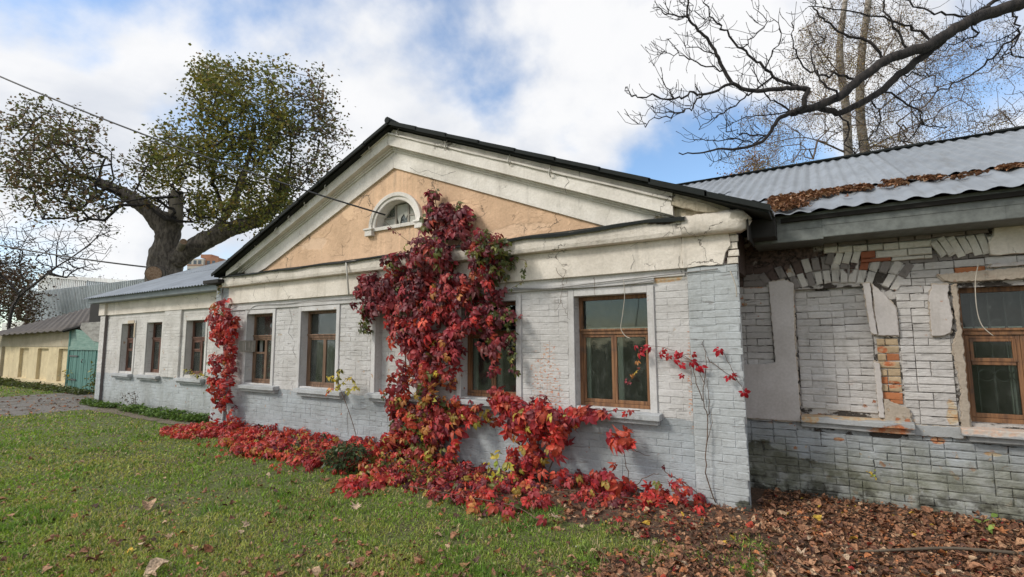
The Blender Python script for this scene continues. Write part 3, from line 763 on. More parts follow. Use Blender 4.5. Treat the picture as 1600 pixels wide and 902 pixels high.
def rake(h0, h1, yf, mat, name, xl, xr, s0=SL, s1=SL, zfloor=2.86, jit=0.0, seg=12, yb=YP+0.01, bevel=0.004, label=None):
    """raking band on both slopes between heights h0..h1 above the field's edge"""
    rr = random.Random(int(h0*997)+3)
    for side, xe in ((-1, xl), (1, xr)):
        vs, fs = [], []
        for i in range(seg+1):
            x = AX+(xe-AX)*i/seg
            dz = rr.uniform(-jit, jit) if i else 0; dy = rr.uniform(-jit, jit)
            a, c = max(zfloor, zline(x, h0, s0)+dz), max(zfloor+0.012, zline(x, h1, s1))
            vs += [(x, yf+dy, a), (x, yf+dy, c), (x, yb, c), (x, yb, a)]
        for i in range(seg):
            for k in range(4): fs.append((i*4+k, i*4+(k+1) % 4, (i+1)*4+(k+1) % 4, (i+1)*4+k)[::side if side == -1 else 1])
        fs += [(0, 1, 2, 3), tuple(seg*4+k for k in (3, 2, 1, 0))]
        MB().add(vs, fs).build(name, mat, BLD, bevel=bevel, label=label)
rake(0.0, 0.26, YP-0.035, M_WHITE, 'raking_band', -9.2, -1.30)
rake(0.255, 0.285, YP-0.060, M_WHITE, 'raking_moulding', -9.3, -1.25, SL, SL+.002)
rake(0.285, 0.315, YP-0.085, M_WHITE, 'raking_moulding', -9.35, -1.2, SL+.002, SL+.004)
rake(0.315, 0.475, YP-0.165, M_WHITE, 'raking_cornice', -9.62, -1.24, SL+.004, SL+.006)
rake(0.475, 0.505, YP-0.195, M_WHITE, 'raking_moulding', -9.68, -1.24, SL+.006, SL+.007, jit=0.004, seg=24)
rake(0.505, 0.575, YP-0.150, M_CORN, 'raking_bed', -9.70, -1.24, SL+.007, SL+.008, jit=0.012, seg=40)
# stripped right-hand end of the raking cornice
def rake_piece(xa, xb, h0, h1, yf, mat, name, jit=0.01, seg=10):
    vs, fs = [], []
    for i in range(seg+1):
        x = xa+(xb-xa)*i/seg
        t_ = max(0, (i-seg*0.6)/(seg*0.4))
        a, c = max(2.855, zline(x, h0)+random.uniform(-jit, jit)), max(2.87, zline(x, h1)+random.uniform(-jit, jit)-0.05*t_)
        yy = yf+random.uniform(-jit, jit)+0.08*t_
        vs += [(x, yy, a), (x, yy, c), (x, YP+0.01, c), (x, YP+0.01, a)]
    for i in range(seg):
        for k in range(4): fs.append((i*4+k, i*4+(k+1) % 4, (i+1)*4+(k+1) % 4, (i+1)*4+k))
    fs += [(0, 1, 2, 3), tuple(seg*4+k for k in (3, 2, 1, 0))]
    MB().add(vs, fs).build(name, mat, BLD, bevel=0.008)
rake_piece(-1.25, -0.66, 0.26, 0.40, YP-0.10, M_RAWM, 'stripped_moulding')
rake_piece(-1.25, -0.68, 0.40, 0.50, YP-0.17, M_RAWM, 'stripped_moulding')
rake_piece(-1.25, -0.72, 0.50, 0.60, YP-0.13, M_RAWM, 'stripped_moulding')
rake_piece(-1.45, -1.18, 0.02, 0.30, YP-0.05, M_RAWM, 'stripped_moulding', 0.015)

# lunette
LX, LZ = -5.335, 3.335
def arch(a0, b0, a1, b1, yf, yb, mat, name, parent, n=26, bevel=0.005):
    vs, fs = [], []
    for i in range(n+1):
        t = math.pi*i/n; c, s_ = math.cos(t), math.sin(t)
        vs += [(LX+a0*c, yf, LZ+b0*s_), (LX+a1*c, yf, LZ+b1*s_), (LX+a1*c, yb, LZ+b1*s_), (LX+a0*c, yb, LZ+b0*s_)]
    for i in range(n):
        for k in range(4): fs.append((i*4+k, i*4+(k+1) % 4, (i+1)*4+(k+1) % 4, (i+1)*4+k)[::-1])
    fs += [(0, 1, 2, 3), tuple(n*4+k for k in (3, 2, 1, 0))]
    return MB().add(vs, fs).build(name, mat, parent, bevel=bevel)
LUN = arch(0.475, 0.43, 0.535, 0.49, YP-0.045, YP+0.01, M_WHITE, 'attic_window', BLD)
props(LUN, label='half-round attic window with broken panes')
arch(0.425, 0.385, 0.482, 0.437, YP-0.025, YP+0.01, M_WHITE, 'arch_moulding', LUN)
# the opening itself: a recess box of dark, reveal ring and frame
arch(0.418, 0.378, 0.426, 0.386, YP-0.02, YP+0.20, M_WHITE, 'reveal', LUN, bevel=0)
n = 20
half = lambda a, b_, y: [(LX+a*math.cos(math.pi*i/n), y, LZ+b_*math.sin(math.pi*i/n)) for i in range(n+1)]
MB().quad(*half(0.42, 0.38, YP+0.50)[::-1]).build('attic_dark', M_UNDER, LUN)
MB().box(LX-0.46, LX+0.46, YP-0.035, YP+0.18, LZ-0.055, LZ).build('sill', M_WHITE, LUN, bevel=0.005)
for s_ in (-1, 1):
    xm = LX+s_*0.515
    MB().box(xm-0.075, xm+0.075, YP-0.07, YP+0.01, LZ-0.12, LZ-0.03).box(xm-0.095, xm+0.095, YP-0.085, YP+0.01, LZ-0.03, LZ+0.0).build('bracket', M_WHITE, LUN, bevel=0.006)
fr = MB()
for x_ in (-0.13, 0.13): fr.box(LX+x_-0.016, LX+x_+0.016, YP+0.13, YP+0.16, LZ, LZ+0.355)
fr.box(LX-0.41, LX-0.13, YP+0.135, YP+0.155, LZ+0.15, LZ+0.175).box(LX+0.13, LX+0.41, YP+0.135, YP+0.155, LZ+0.15, LZ+0.175).box(LX-0.42, LX+0.42, YP+0.125, YP+0.16, LZ, LZ+0.03)
fr.build('frame', M_WOODG, LUN)
M_PAP = paint_mat('dirty pale panel', (0.42, 0.42, 0.38), None, bumps=0.4, drips=0.4)
def pane(pts, mat, y, parent, name='pane'):
    return MB().prism(pts, y, y+0.004).build(name, mat, parent)
pane([(LX-0.39, LZ+0.02), (LX-0.145, LZ+0.02), (LX-0.145, LZ+0.15), (LX-0.385, LZ+0.15)], M_PAP, YP+0.145, LUN)
pane([(LX+0.145, LZ+0.02), (LX+0.39, LZ+0.02), (LX+0.37, LZ+0.15), (LX+0.145, LZ+0.15)], M_PAP, YP+0.145, LUN)
pane([(LX-0.115, LZ+0.17), (LX-0.06, LZ+0.03), (LX-0.03, LZ+0.15), (LX+0.03, LZ+0.2), (LX+0.07, LZ+0.12), (LX+0.115, LZ+0.22), (LX+0.115, LZ+0.35), (LX-0.115, LZ+0.35)], M_PAP, YP+0.145, LUN)
pane([(LX-0.34, LZ+0.18), (LX-0.15, LZ+0.18), (LX-0.15, LZ+0.35), (LX-0.25, LZ+0.28)], M_GLASS, YP+0.145, LUN)
pane([(LX+0.15, LZ+0.18), (LX+0.36, LZ+0.18), (LX+0.28, LZ+0.27), (LX+0.15, LZ+0.33)], M_PAP, YP+0.145, LUN)
pane([(LX-0.12, LZ+0.03), (LX+0.12, LZ+0.03), (LX+0.12, LZ+0.34), (LX-0.12, LZ+0.34)], M_GLASS, YP+0.155, LUN)

# left and right wing friezes
ridge_course(-17.13, -10.1, YL, 2.37, 2.72, 0.05, M_CREAM, 'frieze', jit=0.003)
MB().box(-17.16, -16.78, YL-0.11, YL-0.03, 2.37, 2.72).build('frieze', M_CREAM, BLD, bevel=0.004)
MB().prism(rough_poly([(1.315, 2.345), (6.45, 2.345), (6.45, 2.68), (1.34, 2.68), (1.36, 2.60), (1.345, 2.52), (1.31, 2.46)], 0.07, 0.006, 2), YR-0.055, YR+0.01).build('frieze', M_CREAM, BLD, bevel=0.004)

# plaster left on the right wing
def slab(pts, y0, t, mat, name='plaster_patch', seed=0, step=0.022, amp=0.0045, parent=None, **kw):
    # crumbling undercoat, a little wider and thinner than the finish coat
    c_ = np.mean(np.array(pts), 0); un = [tuple(np.array(q)+(np.array(q)-c_)/np.linalg.norm(np.array(q)-c_)*0.012) for q in pts]
    o = MB().prism(rough_poly(pts, step, amp, seed), y0-t, y0+0.004).build(name, mat, parent or WALL_R, bevel=0.005, **kw)
    MB().prism(rough_poly(un, 0.018, 0.009, seed+50), y0-t*.45, y0+0.003).build('plaster_undercoat', M_PLASTC, o if not parent else BLD, bevel=0.004)
    return o
yb = YR-0.010
slab([(-0.83, 0.755), (-0.255, 0.755), (-0.265, 1.60), (-0.245, 2.10), (-0.24, 2.19), (-0.33, 2.235), (-0.48, 2.22), (-0.455, 1.36), (-0.56, 1.34), (-0.83, 1.33)], yb, 0.030, M_PLAST, seed=1)
slab([(0.395, 1.66), (0.445, 1.64), (0.425, 1.95), (0.42, 2.15), (0.36, 2.15)], yb+0.012, 0.045, M_PLAST, seed=2)
slab([(0.455, 1.635), (0.615, 1.635), (0.612, 1.90), (0.53, 2.03), (0.44, 2.14), (0.44, 1.9)], yb, 0.026, M_PLAST, seed=3)
slab([(0.86, 1.63), (0.93, 1.625), (1.0, 1.66), (1.02, 1.80), (1.0, 2.0), (1.02, 2.10), (0.90, 2.11), (0.865, 2.0)], yb, 0.026, M_PLAST, seed=4)
slab([(0.41, 0.84), (0.45, 0.84), (0.45, 1.36), (0.40, 1.38)], yb+0.012, 0.035, M_PLAST, seed=5)
slab([(0.45, 0.80), (0.655, 0.79), (0.65, 0.93), (0.54, 0.98), (0.46, 1.02)], yb, 0.02, M_PLASTC, seed=6)
slab([(1.005, 0.80), (1.075, 0.80), (1.075, 2.10), (1.03, 2.08), (1.05, 1.7), (1.0, 1.5), (1.03, 1.2)], yb, 0.028, M_PLASTC, seed=7, amp=0.008, step=0.025)
slab([(0.94, 2.20), (1.6, 2.22), (2.1, 2.22), (2.1, 2.12), (1.05, 2.12), (0.98, 2.14)], yb, 0.03, M_PLASTC, seed=8, amp=0.008)
slab([(1.3, 2.235), (2.1, 2.245), (2.1, 2.275), (1.33, 2.265)], yb, 0.045, M_PLAST, seed=9, amp=0.003)
slab([(0.655, 0.70), (1.02, 0.70), (1.03, 0.80), (0.66, 0.795)], yb, 0.016, M_SILL, seed=10)
slab([(1.93, 0.8), (2.02, 0.8), (2.02, 2.1), (1.93, 2.1)], yb, 0.028, M_PLAST, seed=11)

# sills
def sill(x0, x1, zt, y, mat, proj=0.12, left=0.09, right=0.13, name='sill', th=0.062, low=0.05, inset=0.05, jag=0.0, parent=None, depth=0.16):
    rr = random.Random(int(x0*31))
    b = MB(); n = 7
    for (a, c, z0, z1, pr) in ((x0-left, x1+right, zt-th, zt, proj), (x0-left+inset, x1+right-inset*0.6, zt-th-low, zt-th-0.001, proj-0.045)):
        vs, fs = [], []
        for i in range(n+1):
            x = a+(c-a)*i/n; dz = rr.uniform(-jag, jag); dy = rr.uniform(-jag, jag)
            vs += [(x, y-pr+dy, z0+dz*.5), (x, y-pr+dy, z1+dz), (x, y+0.02, z1+0.012), (x, y+0.02, z0)]
        for i in range(n):
            for k in range(4): fs.append((i*4+k, i*4+(k+1) % 4, (i+1)*4+(k+1) % 4, (i+1)*4+k)[::-1])
        fs += [(0, 1, 2, 3), tuple(n*4+k for k in (3, 2, 1, 0))]
        b.add(vs, fs)
    b.box(x0+0.003, x1-0.003, y-0.01, y+depth, zt-0.03, zt+0.008)
    return b.build(name, mat, parent or BLD, bevel=0.006)
def wbox(x0, x1, z0, z1, y0, y1, mat, name, parent): return MB().box(x0, x1, y0, y1, z0, z1).build(name, mat, parent, bevel=0.003)
def sash(x0, x1, z0, z1, y, mat, parent, w_=0.031, glass=None, d=0.03, name='sash'):
    b = MB().box(x0, x0+w_, y, y+d, z0, z1).box(x1-w_, x1, y, y+d, z0, z1).box(x0+w_, x1-w_, y+.001, y+d-.001, z0, z0+w_*1.25).box(x0+w_, x1-w_, y+.001, y+d-.001, z1-w_, z1)
    s_ = b.build(name, mat, parent, bevel=0.003)
    return s_
def window(h, y, mat, ztr=1.70, vent=None, inner=True, grille=False, sill_mat=M_SILL, glass=M_GLASS, label=None, openvent=False, sl=(0.09, 0.13), depth=0.125, sillz=None):
    x0, x1, z0, z1 = h; f = 0.040; yy = y+depth; xm = (x0+x1)/2-0.01
    b = MB().box(x0, x0+f, yy, yy+0.06, z0, z1).box(x1-f, x1, yy, yy+0.06, z0, z1).box(x0+f, x1-f, yy+.001, yy+0.059, z1-f*1.1, z1).box(x0+f, x1-f, yy+.001, yy+0.059, z0, z0+f)
    root = b.build('window', mat, BLD, bevel=0.003, label=label)
    wbox(x0+f, x1-f, ztr-0.028, ztr+0.028, yy-0.006, yy+0.055, mat, 'transom', root)
    wbox(x0+0.01, x1-0.01, ztr+0.012, ztr+0.034, yy-0.022, yy+0.0, mat, 'drip_rail', root)
    MB().box(x0+f, x1-f, yy+0.03, yy+0.034, ztr+0.028, z1-f*1.1).build('pane', glass, root)
    sx = [(x0+f+0.002, xm-0.001), (xm+0.001, x1-f-0.002)]
    for i, (a, c) in enumerate(sx):
        za, zb = z0+f+0.002, ztr-0.031
        if vent == i:
            zv = za+(zb-za)*0.66
            sash(a, c, za, zb, yy+0.008, mat, root); wbox(a+.038, c-.038, zv-0.018, zv+0.018, yy+0.009, yy+0.036, mat, 'rail', root)
            MB().box(a+0.035, c-0.035, yy+0.022, yy+0.025, za+0.04, zv-0.015).build('pane', glass, root)
            if openvent:
                # the little vent leaf swung out against the reveal
                hx = a+0.03; ww = c-a-0.07; lv = MB()
                for (p0, p1, q0, q1) in ((0, .03, zv+.02, zb-.03), (ww-.03, ww, zv+.02, zb-.03), (.03, ww-.03, zv+.02, zv+.05), (.03, ww-.03, zb-.06, zb-.03)):
                    lv.box(p0, p1, -0.012, 0.012, q0, q1)
                lv.box(0.03, ww-0.03, -0.002, 0.002, zv+.05, zb-.06)
                put('vent_leaf', lv.mesh('vent_leaf'), M_WOODG, root, loc=(hx, yy, 0), rot=(0, 0, rad(-118)))
            else:
                sash(a+0.03, c-0.03, zv+0.014, zb-0.032, yy+0.0, mat, root, 0.026, name='vent_leaf')
                MB().box(a+0.05, c-0.05, yy+0.018, yy+0.021, zv+0.04, zb-0.055).build('pane', M_GLASSC, root)
        else:
            sash(a, c, za, zb, yy+0.008, mat, root)
            MB().box(a+0.035, c-0.035, yy+0.022, yy+0.025, za+0.04, zb-0.035).build('pane', glass, root)
    if inner:
        bi = MB(); yi = yy+0.115
        for a, c in ((x0+0.02, xm-0.035), (xm+0.0, x1-0.02)):
            bi.box(a, a+0.065, yi, yi+0.03, z0, ztr).box(c-0.03, c, yi, yi+0.03, z0, ztr).box(a, c, yi+.001, yi+.029, z0, z0+0.05).box(a, c, yi+.001, yi+.029, ztr-0.05, ztr)
        bi.box(x0, x1, yi-0.01, yi+0.05, ztr, ztr+0.05)
        bi.build('inner_sash', M_WPAINT, root)
    if grille:
        g = MB(); yg = yy+0.10
        for k in range(6): xg = x0+0.13+0.115*k; g.tube([(xg, yg, z0), (xg, yg, z1)], 0.006, 5)
        for (zc, off) in ((z0+0.42, 0), (ztr+0.06, 0.5)):
            for k in range(6):
                xc = x0+0.13+0.115*(k+0.5); g.tube([(xc+0.055*math.cos(t*math.pi/8), yg, zc+0.055*math.sin(t*math.pi/8)) for t in range(17)], 0.005, 4, cap=False)
        g.build('grille', M_IRON, root)
    sill(x0, x1, sillz or z0-0.02, y, sill_mat, left=sl[0], right=sl[1], jag=0.004, name='sill', parent=root, depth=depth)
    return root
window(WIN_P[0], YP, M_WOODD, vent=0, openvent=True, label='leftmost portico window, its small vent leaf hanging open', sl=(0.06, 0.25), sill_mat=M_SILL)
window(WIN_P[1], YP, M_WOODD, label='brown framed window behind the yellow sapling', sl=(0.0, 0.25))
window(WIN_P[2], YP, M_WOOD, label='window half covered by red creeper', glass=M_GLASSC)
window(WIN_P[3], YP, M_WOOD, label='orange brown window with creeper along its sill', sl=(-0.02, 0.12), glass=M_GLASSC)
sill(NICHE_P[0], NICHE_P[1], 0.845, YP, M_SILL, left=0.10, right=0.15, jag=0.003, depth=0.125)
window(WIN_L[0], YL, M_WOODR, vent=0, label='leftmost window of the left wing', sl=(0.28, 0.06), sillz=0.81)
window(WIN_L[1], YL, M_WOODR, label='middle window of the left wing', sl=(0.28, 0.05), sillz=0.81)
window(WIN_L[2], YL, M_WOODR, vent=0, label='right window of the left wing with weeds on its sill', sl=(0.24, 0.08), sillz=0.80)
window(WIN_R[0], YR, M_WOOD, ztr=1.66, vent=0, grille=True, label='wide window of the right wing with an iron grille', glass=M_GLASSC, sill_mat=M_SILLR, sillz=0.80, sl=(0.08, 0.1))
# the broken sill below the bricked-up niche
b = MB()
sill(-0.25, 0.60, 0.815, YR-0.01, M_SILLR, proj=0.085, left=0.0, right=0.07, inset=0.0, jag=0.009, th=0.055, low=0.055)
# exposed jambs of the left wing windows
MB().box(-15.12, -15.05, YL-0.03, YL-0.018, 1.75, 2.12).box(-15.5, -15.12, YL-0.03, YL-0.018, 2.115, 2.19).build('bare_jamb', M_LWJAMB, BLD)

# wall cable, pipe stub, hooks
def wire(pts, r, mat, name, parent=None, n=5, **kw):
    return MB().tube(spline(pts, 5), r, n).build(name, mat, parent, smooth=True, **kw)
wire([(-8.95, -.03, 2.22), (-8.7, -.04, 2.275), (-7.9, -.045, 2.262), (-7.2, -.045, 2.285), (-6.4, -.045, 2.27), (-5.2, -.05, 2.28), (-4.3, -.05, 2.255), (-3.3, -.05, 2.235), (-2.7, -.05, 2.22), (-2.2, -.05, 2.245), (-1.6, -.05, 2.27), (-1.12, -.06, 2.29), (-0.85, -.07, 2.30)], 0.006, M_WIREG, 'wall_cable', BLD)
wire([(-9.0, -.03, 2.2), (-9.05, -.03, 2.12), (-9.08, -.02, 2.05)], 0.005, M_WIREG, 'wall_cable', BLD)
wire([(-3.25, -.045, 2.255), (-2.6, -.045, 2.212), (-1.9, -.045, 2.205), (-1.5, -.045, 2.23)], 0.005, M_WIREG, 'wall_cable', BLD)
wire([W(974, 436, -.08), W(976, 460, -.09), W(973, 490, -.09), W(970, 512, -.10), W(976, 524, -.11), W(985, 529, -.12)], 0.0045, M_WIREP, 'hanging_wire', BLD)
wire([W(1529, 412, .68), W(1524, 440, .66), W(1526, 480, .65), W(1534, 508, .64), W(1552, 525, .62)], 0.004, M_WIREP, 'hanging_wire', BLD)
wire([W(1141, 424, -.09), W(1146, 436, -.10), W(1150, 450, -.10), W(1151, 464, -.09)], 0.006, M_WIREP, 'hanging_wire', BLD)
wire([W(541, 411, -.19), W(542.5, 430, -.20), W(545, 462, -.10)], 0.014, M_HOOK, 'pipe_stub', BLD, n=8)
rr_c = random.Random(17)
for (pts, yy_) in (([(452, 482), (456, 500), (450, 520), (461, 535), (457, 548), (463, 560)], -.012), ([(376, 478), (372, 500), (366, 520), (374, 540), (370, 560), (378, 590)], -.014), ([(884, 276), (889, 284), (882, 292), (886, 304)], -.168), ([(850, 262), (862, 268), (870, 275), (884, 276)], -.168),
                   ([(1035, 372), (1046, 362), (1052, 366), (1050, 352), (1064, 350)], -.164), ([(985, 385), (1000, 378), (1012, 380)], -.164), ([(1062, 400), (1060, 414), (1066, 428)], -.063), ([(386, 415), (389, 405), (384, 396)], -.163),
                   ([(640, 262), (655, 270), (668, 266), (690, 275), (712, 268)], -.037), ([(560, 300), (566, 312), (560, 322), (566, 334)], -.002), ([(506, 372), (516, 362), (520, 350)], -.002), ([(1020, 344), (1028, 336), (1040, 338)], -.164), ([(398, 452), (396, 462), (401, 470)], -.063), ([(985, 420), (992, 408), (988, 398)], -.063)):
    q_ = [W(a, c, YP+yy_) for a, c in pts]; f_ = []
    for i in range(len(q_)-1):
        for k in range(3): f_.append(q_[i]+(q_[i+1]-q_[i])*k/3+np.array([rr_c.uniform(-.006, .006), 0, rr_c.uniform(-.006, .006)]))
    f_.append(q_[-1]); MB().tube(f_, [.0007+.0017*rr_c.random() for _ in f_], 4).build('crack', M_CRACK, BLD)
hk = [(622, 203), (697, 222), (795, 246), (859, 264), (578, 227), (509, 288), (477, 314), (452, 337), (431, 357), (398, 377)]
for i, (px, py) in enumerate(hk):
    q = W(px, py, YP-0.20)
    wire([q+np.array([0, 0.03, 0.05]), q, q+np.array([0.0, -0.02, -0.05]), q+np.array([0.0, 0.02, -0.095])], 0.008, M_HOOK, 'roof_hook', BLD)

# ------------------------------------------------ roofs
def corr(x0, x1, y0, y1, zf, pitch=0.13, amp=0.016, rows_=3, ragged=0.0, seed=0, axis=0, per=8):
    """corrugated sheet; waves run across x (axis 0) or across y (axis 1)"""
    rr = random.Random(seed); nx = max(4, int((x1-x0 if axis == 0 else y1-y0)/pitch*per)); V = []; ns = rows_+1
    for i in range(nx+1):
        rg = rr.uniform(-ragged, ragged) if i % 4 == 0 else rg*0.6
        for j in range(ns):
            if axis == 0: x = x0+(x1-x0)*i/nx; y = y0+(y1-y0)*j/rows_+(rg if j == 0 else 0); ph = x
            else: y = y0+(y1-y0)*i/nx; x = x0+(x1-x0)*j/rows_; ph = y
            V.append((x, y, zf(x, y)+amp*math.sin(ph/pitch*2*math.pi)))
    Fc = [(i*ns+j, (i+1)*ns+j, (i+1)*ns+j+1, i*ns+j+1) for i in range(nx) for j in range(rows_)]
    return np_mesh('roof_sheet', V, Fc)
SM = 0.42
EZ = 2.865
def zmain(x, y): return EZ+(y-0.28)*SM if y < 4.15 else EZ+(4.15-0.28)*SM-(y-4.15)*SM
for (xa, xb, lab) in ((-17.5, -5.6, 'corrugated roof of the left wing'), (-5.58, 7.0, 'corrugated roof of the right wing')):
    dk = MB()
    dk.add([(xa+0.02, 0.36, EZ-0.04), (xb, 0.36, EZ-0.04), (xb, 4.15, zmain(0, 4.15)-0.06), (xa+0.02, 4.15, zmain(0, 4.15)-0.06), (xb, 8.0, zmain(0, 8.0)-0.06), (xa+0.02, 8.0, zmain(0, 8.0)-0.06)], [(0, 1, 2, 3), (3, 2, 4, 5)])
    dk.box(max(xa+0.02, -0.30) if xa > -6 else xa+0.02, xb if xa > -6 else -10.0, 0.30, 0.85, EZ-0.10, EZ-0.06)
    rf = dk.build('roof', M_UNDER, BLD, label=lab)
    x = xa; k = 0
    low_w = 0.92
    while x < xb-0.05:
        e = min(xb, x+low_w)
        right = xa > -6 and x > -1.2
        if xa > -6 and not right: e = min(e, -0.30) if x < -0.4 else e
        dz = random.uniform(0, 0.010)
        # lower course: laid flatter, with a ragged edge on the right wing
        if right:
            put('roof_sheet', corr(x-0.02, e+0.03, 0.20+random.uniform(-.02, .03), 1.13, lambda X, Y, dz=dz: zmain(X, Y)-0.012+dz*.6+0.02*max(0, .5-Y), 0.178, 0.0125, 4, 0.02, k, per=10), M_ROOF, rf, smooth=True)
        else:
            put('roof_sheet', corr(x, e+0.02, 0.16 if x < -10.3 else 0.35, 2.2, lambda X, Y, dz=dz: zmain(X, Y)+0.006+dz, 0.13, 0.014, 2, 0.004, k), M_ROOF, rf, smooth=True)
        put('roof_sheet', corr(x, e+0.02, 1.08 if right else 2.1, 4.17, lambda X, Y, dz=dz: zmain(X, Y)+0.018+dz, 0.13, 0.014, 2, 0.0, k+50), M_ROOF, rf, smooth=True)
        put('roof_sheet', corr(x, e+0.02, 4.15, 8.05, lambda X, Y: zmain(X, Y)+0.018, 0.13, 0.014, 1, 0.0, k+90, per=4), M_ROOF, rf, smooth=True)
        x = e; k += 1
    rc = MB()
    x = xa
    while x < xb:
        e = min(xb, x+0.65)
        rc.box(x, e, 4.08, 4.22, zmain(0, 4.15)+random.uniform(.008, .02), zmain(0, 4.15)+random.uniform(.026, .045)); x = e
    rc.build('ridge_cap', M_DARKM, rf)
# fascia sheets
x = -17.42; zz = EZ
for (a, c, mat) in ((-17.42, -15.3, M_FASCIAL), (-15.3, -12.6, M_FASCIAL), (-12.6, -10.15, M_FASCIAL)):
    MB().box(a+.002, c, 0.262, 0.285, 2.715, EZ-0.012).box(a+.002, c, 0.262, 0.56, 2.705, 2.715).build('fascia_sheet', mat, BLD, bevel=0.002)
for (a, c, z0, y0) in ((-0.56, 0.055, 2.575, 0.345), (0.05, 1.35, 2.59, 0.335), (1.345, 3.2, 2.592, 0.338), (3.2, 6.9, 2.59, 0.335)):
    MB().box(a, c, y0, y0+0.012, z0, EZ-0.02).box(a, c, y0-0.004, y0+0.0, z0+0.11, z0+0.116).box(a, c, y0+0.002, 0.80, z0-0.004, z0+0.004).build('fascia_sheet', M_FASCIA, BLD, bevel=0.002)
# portico roof: two slopes running back from the raking cornice
RX, RZ, RS = -5.22, 4.80, 0.411
def zport(x, y): return RZ-abs(x-RX)*RS
for (xa, xb, lab) in ((-9.85, RX, 'left slope of the portico roof'), (RX, -0.36, 'right slope of the portico roof')):
    dk = MB(); th = 0.05
    dk.add([(xa, -0.26, zport(xa, 0)-th), (xb, -0.26, zport(xb, 0)-th), (xb, -0.26, zport(xb, 0)-0.008), (xa, -0.26, zport(xa, 0)-0.008),
            (xa, 4.5, zport(xa, 0)-th), (xb, 4.5, zport(xb, 0)-th), (xb, 4.5, zport(xb, 0)-0.008), (xa, 4.5, zport(xa, 0)-0.008)],
           [(0, 1, 2, 3), (5, 4, 7, 6), (1, 0, 4, 5), (3, 2, 6, 7), (0, 3, 7, 4), (2, 1, 5, 6)])
    rf = dk.build('roof', M_DARKM, BLD, label=lab)
    for k in range(6):
        y0 = -0.30+k*0.85
        put('roof_sheet', corr(xa-0.02, xb+0.02, y0, y0+0.88, lambda X, Y, k=k: zport(X, Y)+0.010+0.003*(k % 2), 0.13, 0.012, 8, 0, k, axis=1), M_ROOF, rf, smooth=True)
    # turned-down edge strip of the sheets
    s_ = MB()
    n = 9
    for i in range(n):
        a = xa+(xb-xa)*i/n; c = xa+(xb-xa)*(i+1)/n; dz = random.uniform(-.008, .008)
        s_.add([(a, -0.315, zport(a, 0)-0.038+dz), (c+0.02, -0.315, zport(c, 0)-0.038+dz), (c+0.02, -0.315, zport(c, 0)+0.014), (a, -0.315, zport(a, 0)+0.014),
                (a, -0.29, zport(a, 0)-0.038+dz), (c+0.02, -0.29, zport(c, 0)-0.038+dz), (c+0.02, -0.29, zport(c, 0)+0.014), (a, -0.29, zport(a, 0)+0.014)],
               [(0, 1, 2, 3), (5, 4, 7, 6), (1, 0, 4, 5), (3, 2, 6, 7), (0, 3, 7, 4), (2, 1, 5, 6)])
    s_.build('edge_strip', M_DARKM, rf)
MB().tube([(RX, -0.33, RZ+0.015), (RX, 4.5, RZ+0.015)], 0.05, 8).build('ridge_cap', M_DARKM, BLD)
# dark blocks drawn in place of the shaded void between portico eave and right wing
MB().box(-0.58, -0.34, 0.10, 0.36, 2.60, 2.78).box(-0.565, -0.55, -0.12, 0.345, 2.55, 2.80).build('eave_dark_fill', M_UNDER, BLD)
MB().box(-10.2, -9.66, -0.28, 0.6, 2.735, 2.80).build('eave_dark_fill', M_UNDER, BLD)
# ------------------------------------------------ the yellow shed and its gate
YS = 1.5
SH = thing('yellow_shed', (-27.0, 2.6, 0), 'low yellow limewashed shed with shallow wall recesses under an old slate roof', 'shed')
rec = [(W(a, 570, YS)[0], W(c, 570, YS)[0]) for a, c in ((29, 43), (57, 74), (90, 109))]
holes = [(a, c, 0.25, 1.42, 0.10) for a, c in rec]
wall_front(-38, -22.45, -0.3, 1.48, YS, holes).build('wall', M_YEL, SH)
o = MB().box(-38, -22.45, YS-0.02, YS+0.2, 1.48, 2.14).build('wall_head', M_YELTOP, SH, bevel=0.01)
MB().box(-38, -22.43, YS-0.035, YS, -0.3, 0.22).build('plinth', M_YEL, SH, bevel=0.01)
MB().box(-22.45, -22.3, YS, 5, -0.3, 2.14).build('wall', M_YEL, SH, label='end wall beside the teal gate')
xl = W(5, 560, YS)[0]
MB().box(xl-0.12, xl+0.10, YS-0.10, YS, 0.0, 1.5).build('pilaster', M_YELTOP, SH)
def on_roof(px, py, y0, z0, s):
    r = ray(px, py); k = ((z0-CAM[2])+s*(CAM[1]-y0))/(r[2]-s*r[1]); return CAM+r*k
RZ0, RS0 = 2.09, 0.40
pts = [on_roof(px, py, 1.25, RZ0, RS0) for px, py in ((-40, 526), (100, 515.5), (175, 496), (176, 471), (8, 516))]
pa, pb, pc, pd, pe = pts
V, Fc = [], []; nx, ny = 90, 5
for i in range(nx+1):
    u_ = i/nx
    lo = pa+(pb-pa)*u_/0.72 if u_ < 0.72 else pb+(pc-pb)*(u_-0.72)/0.28
    hi = pa+(pe-pa)*min(1, u_/0.15) if u_ < 0.15 else pe+(pd-pe)*(u_-0.15)/0.85
    for j in range(ny+1):
        q = lo+(hi-lo)*j/ny; V.append((q[0]+.02*random.random(), q[1], q[2]+0.03*math.sin(i*math.pi/2)+random.uniform(-.01, .01)))
for i in range(nx):
    for j in range(ny): Fc.append((i*(ny+1)+j, (i+1)*(ny+1)+j, (i+1)*(ny+1)+j+1, i*(ny+1)+j+1))
rs_ = put('roof', np_mesh('roof', V, Fc), M_SLATE, SH)
md = rs_.modifiers.new('thickness', 'SOLIDIFY'); md.thickness = 0.04
MB().tube([pb+np.array([0, -.03, -.05]), pc+np.array([0, -.03, -.05])], 0.05, 4).build('verge_board', M_UNDER, SH)
GT = thing('wooden_gate', (-21.1, YS, 0), 'faded teal plank gate between the yellow shed and the grey building', 'gate')
def gx_(px, y=YS): return W(px, 570, y)[0]
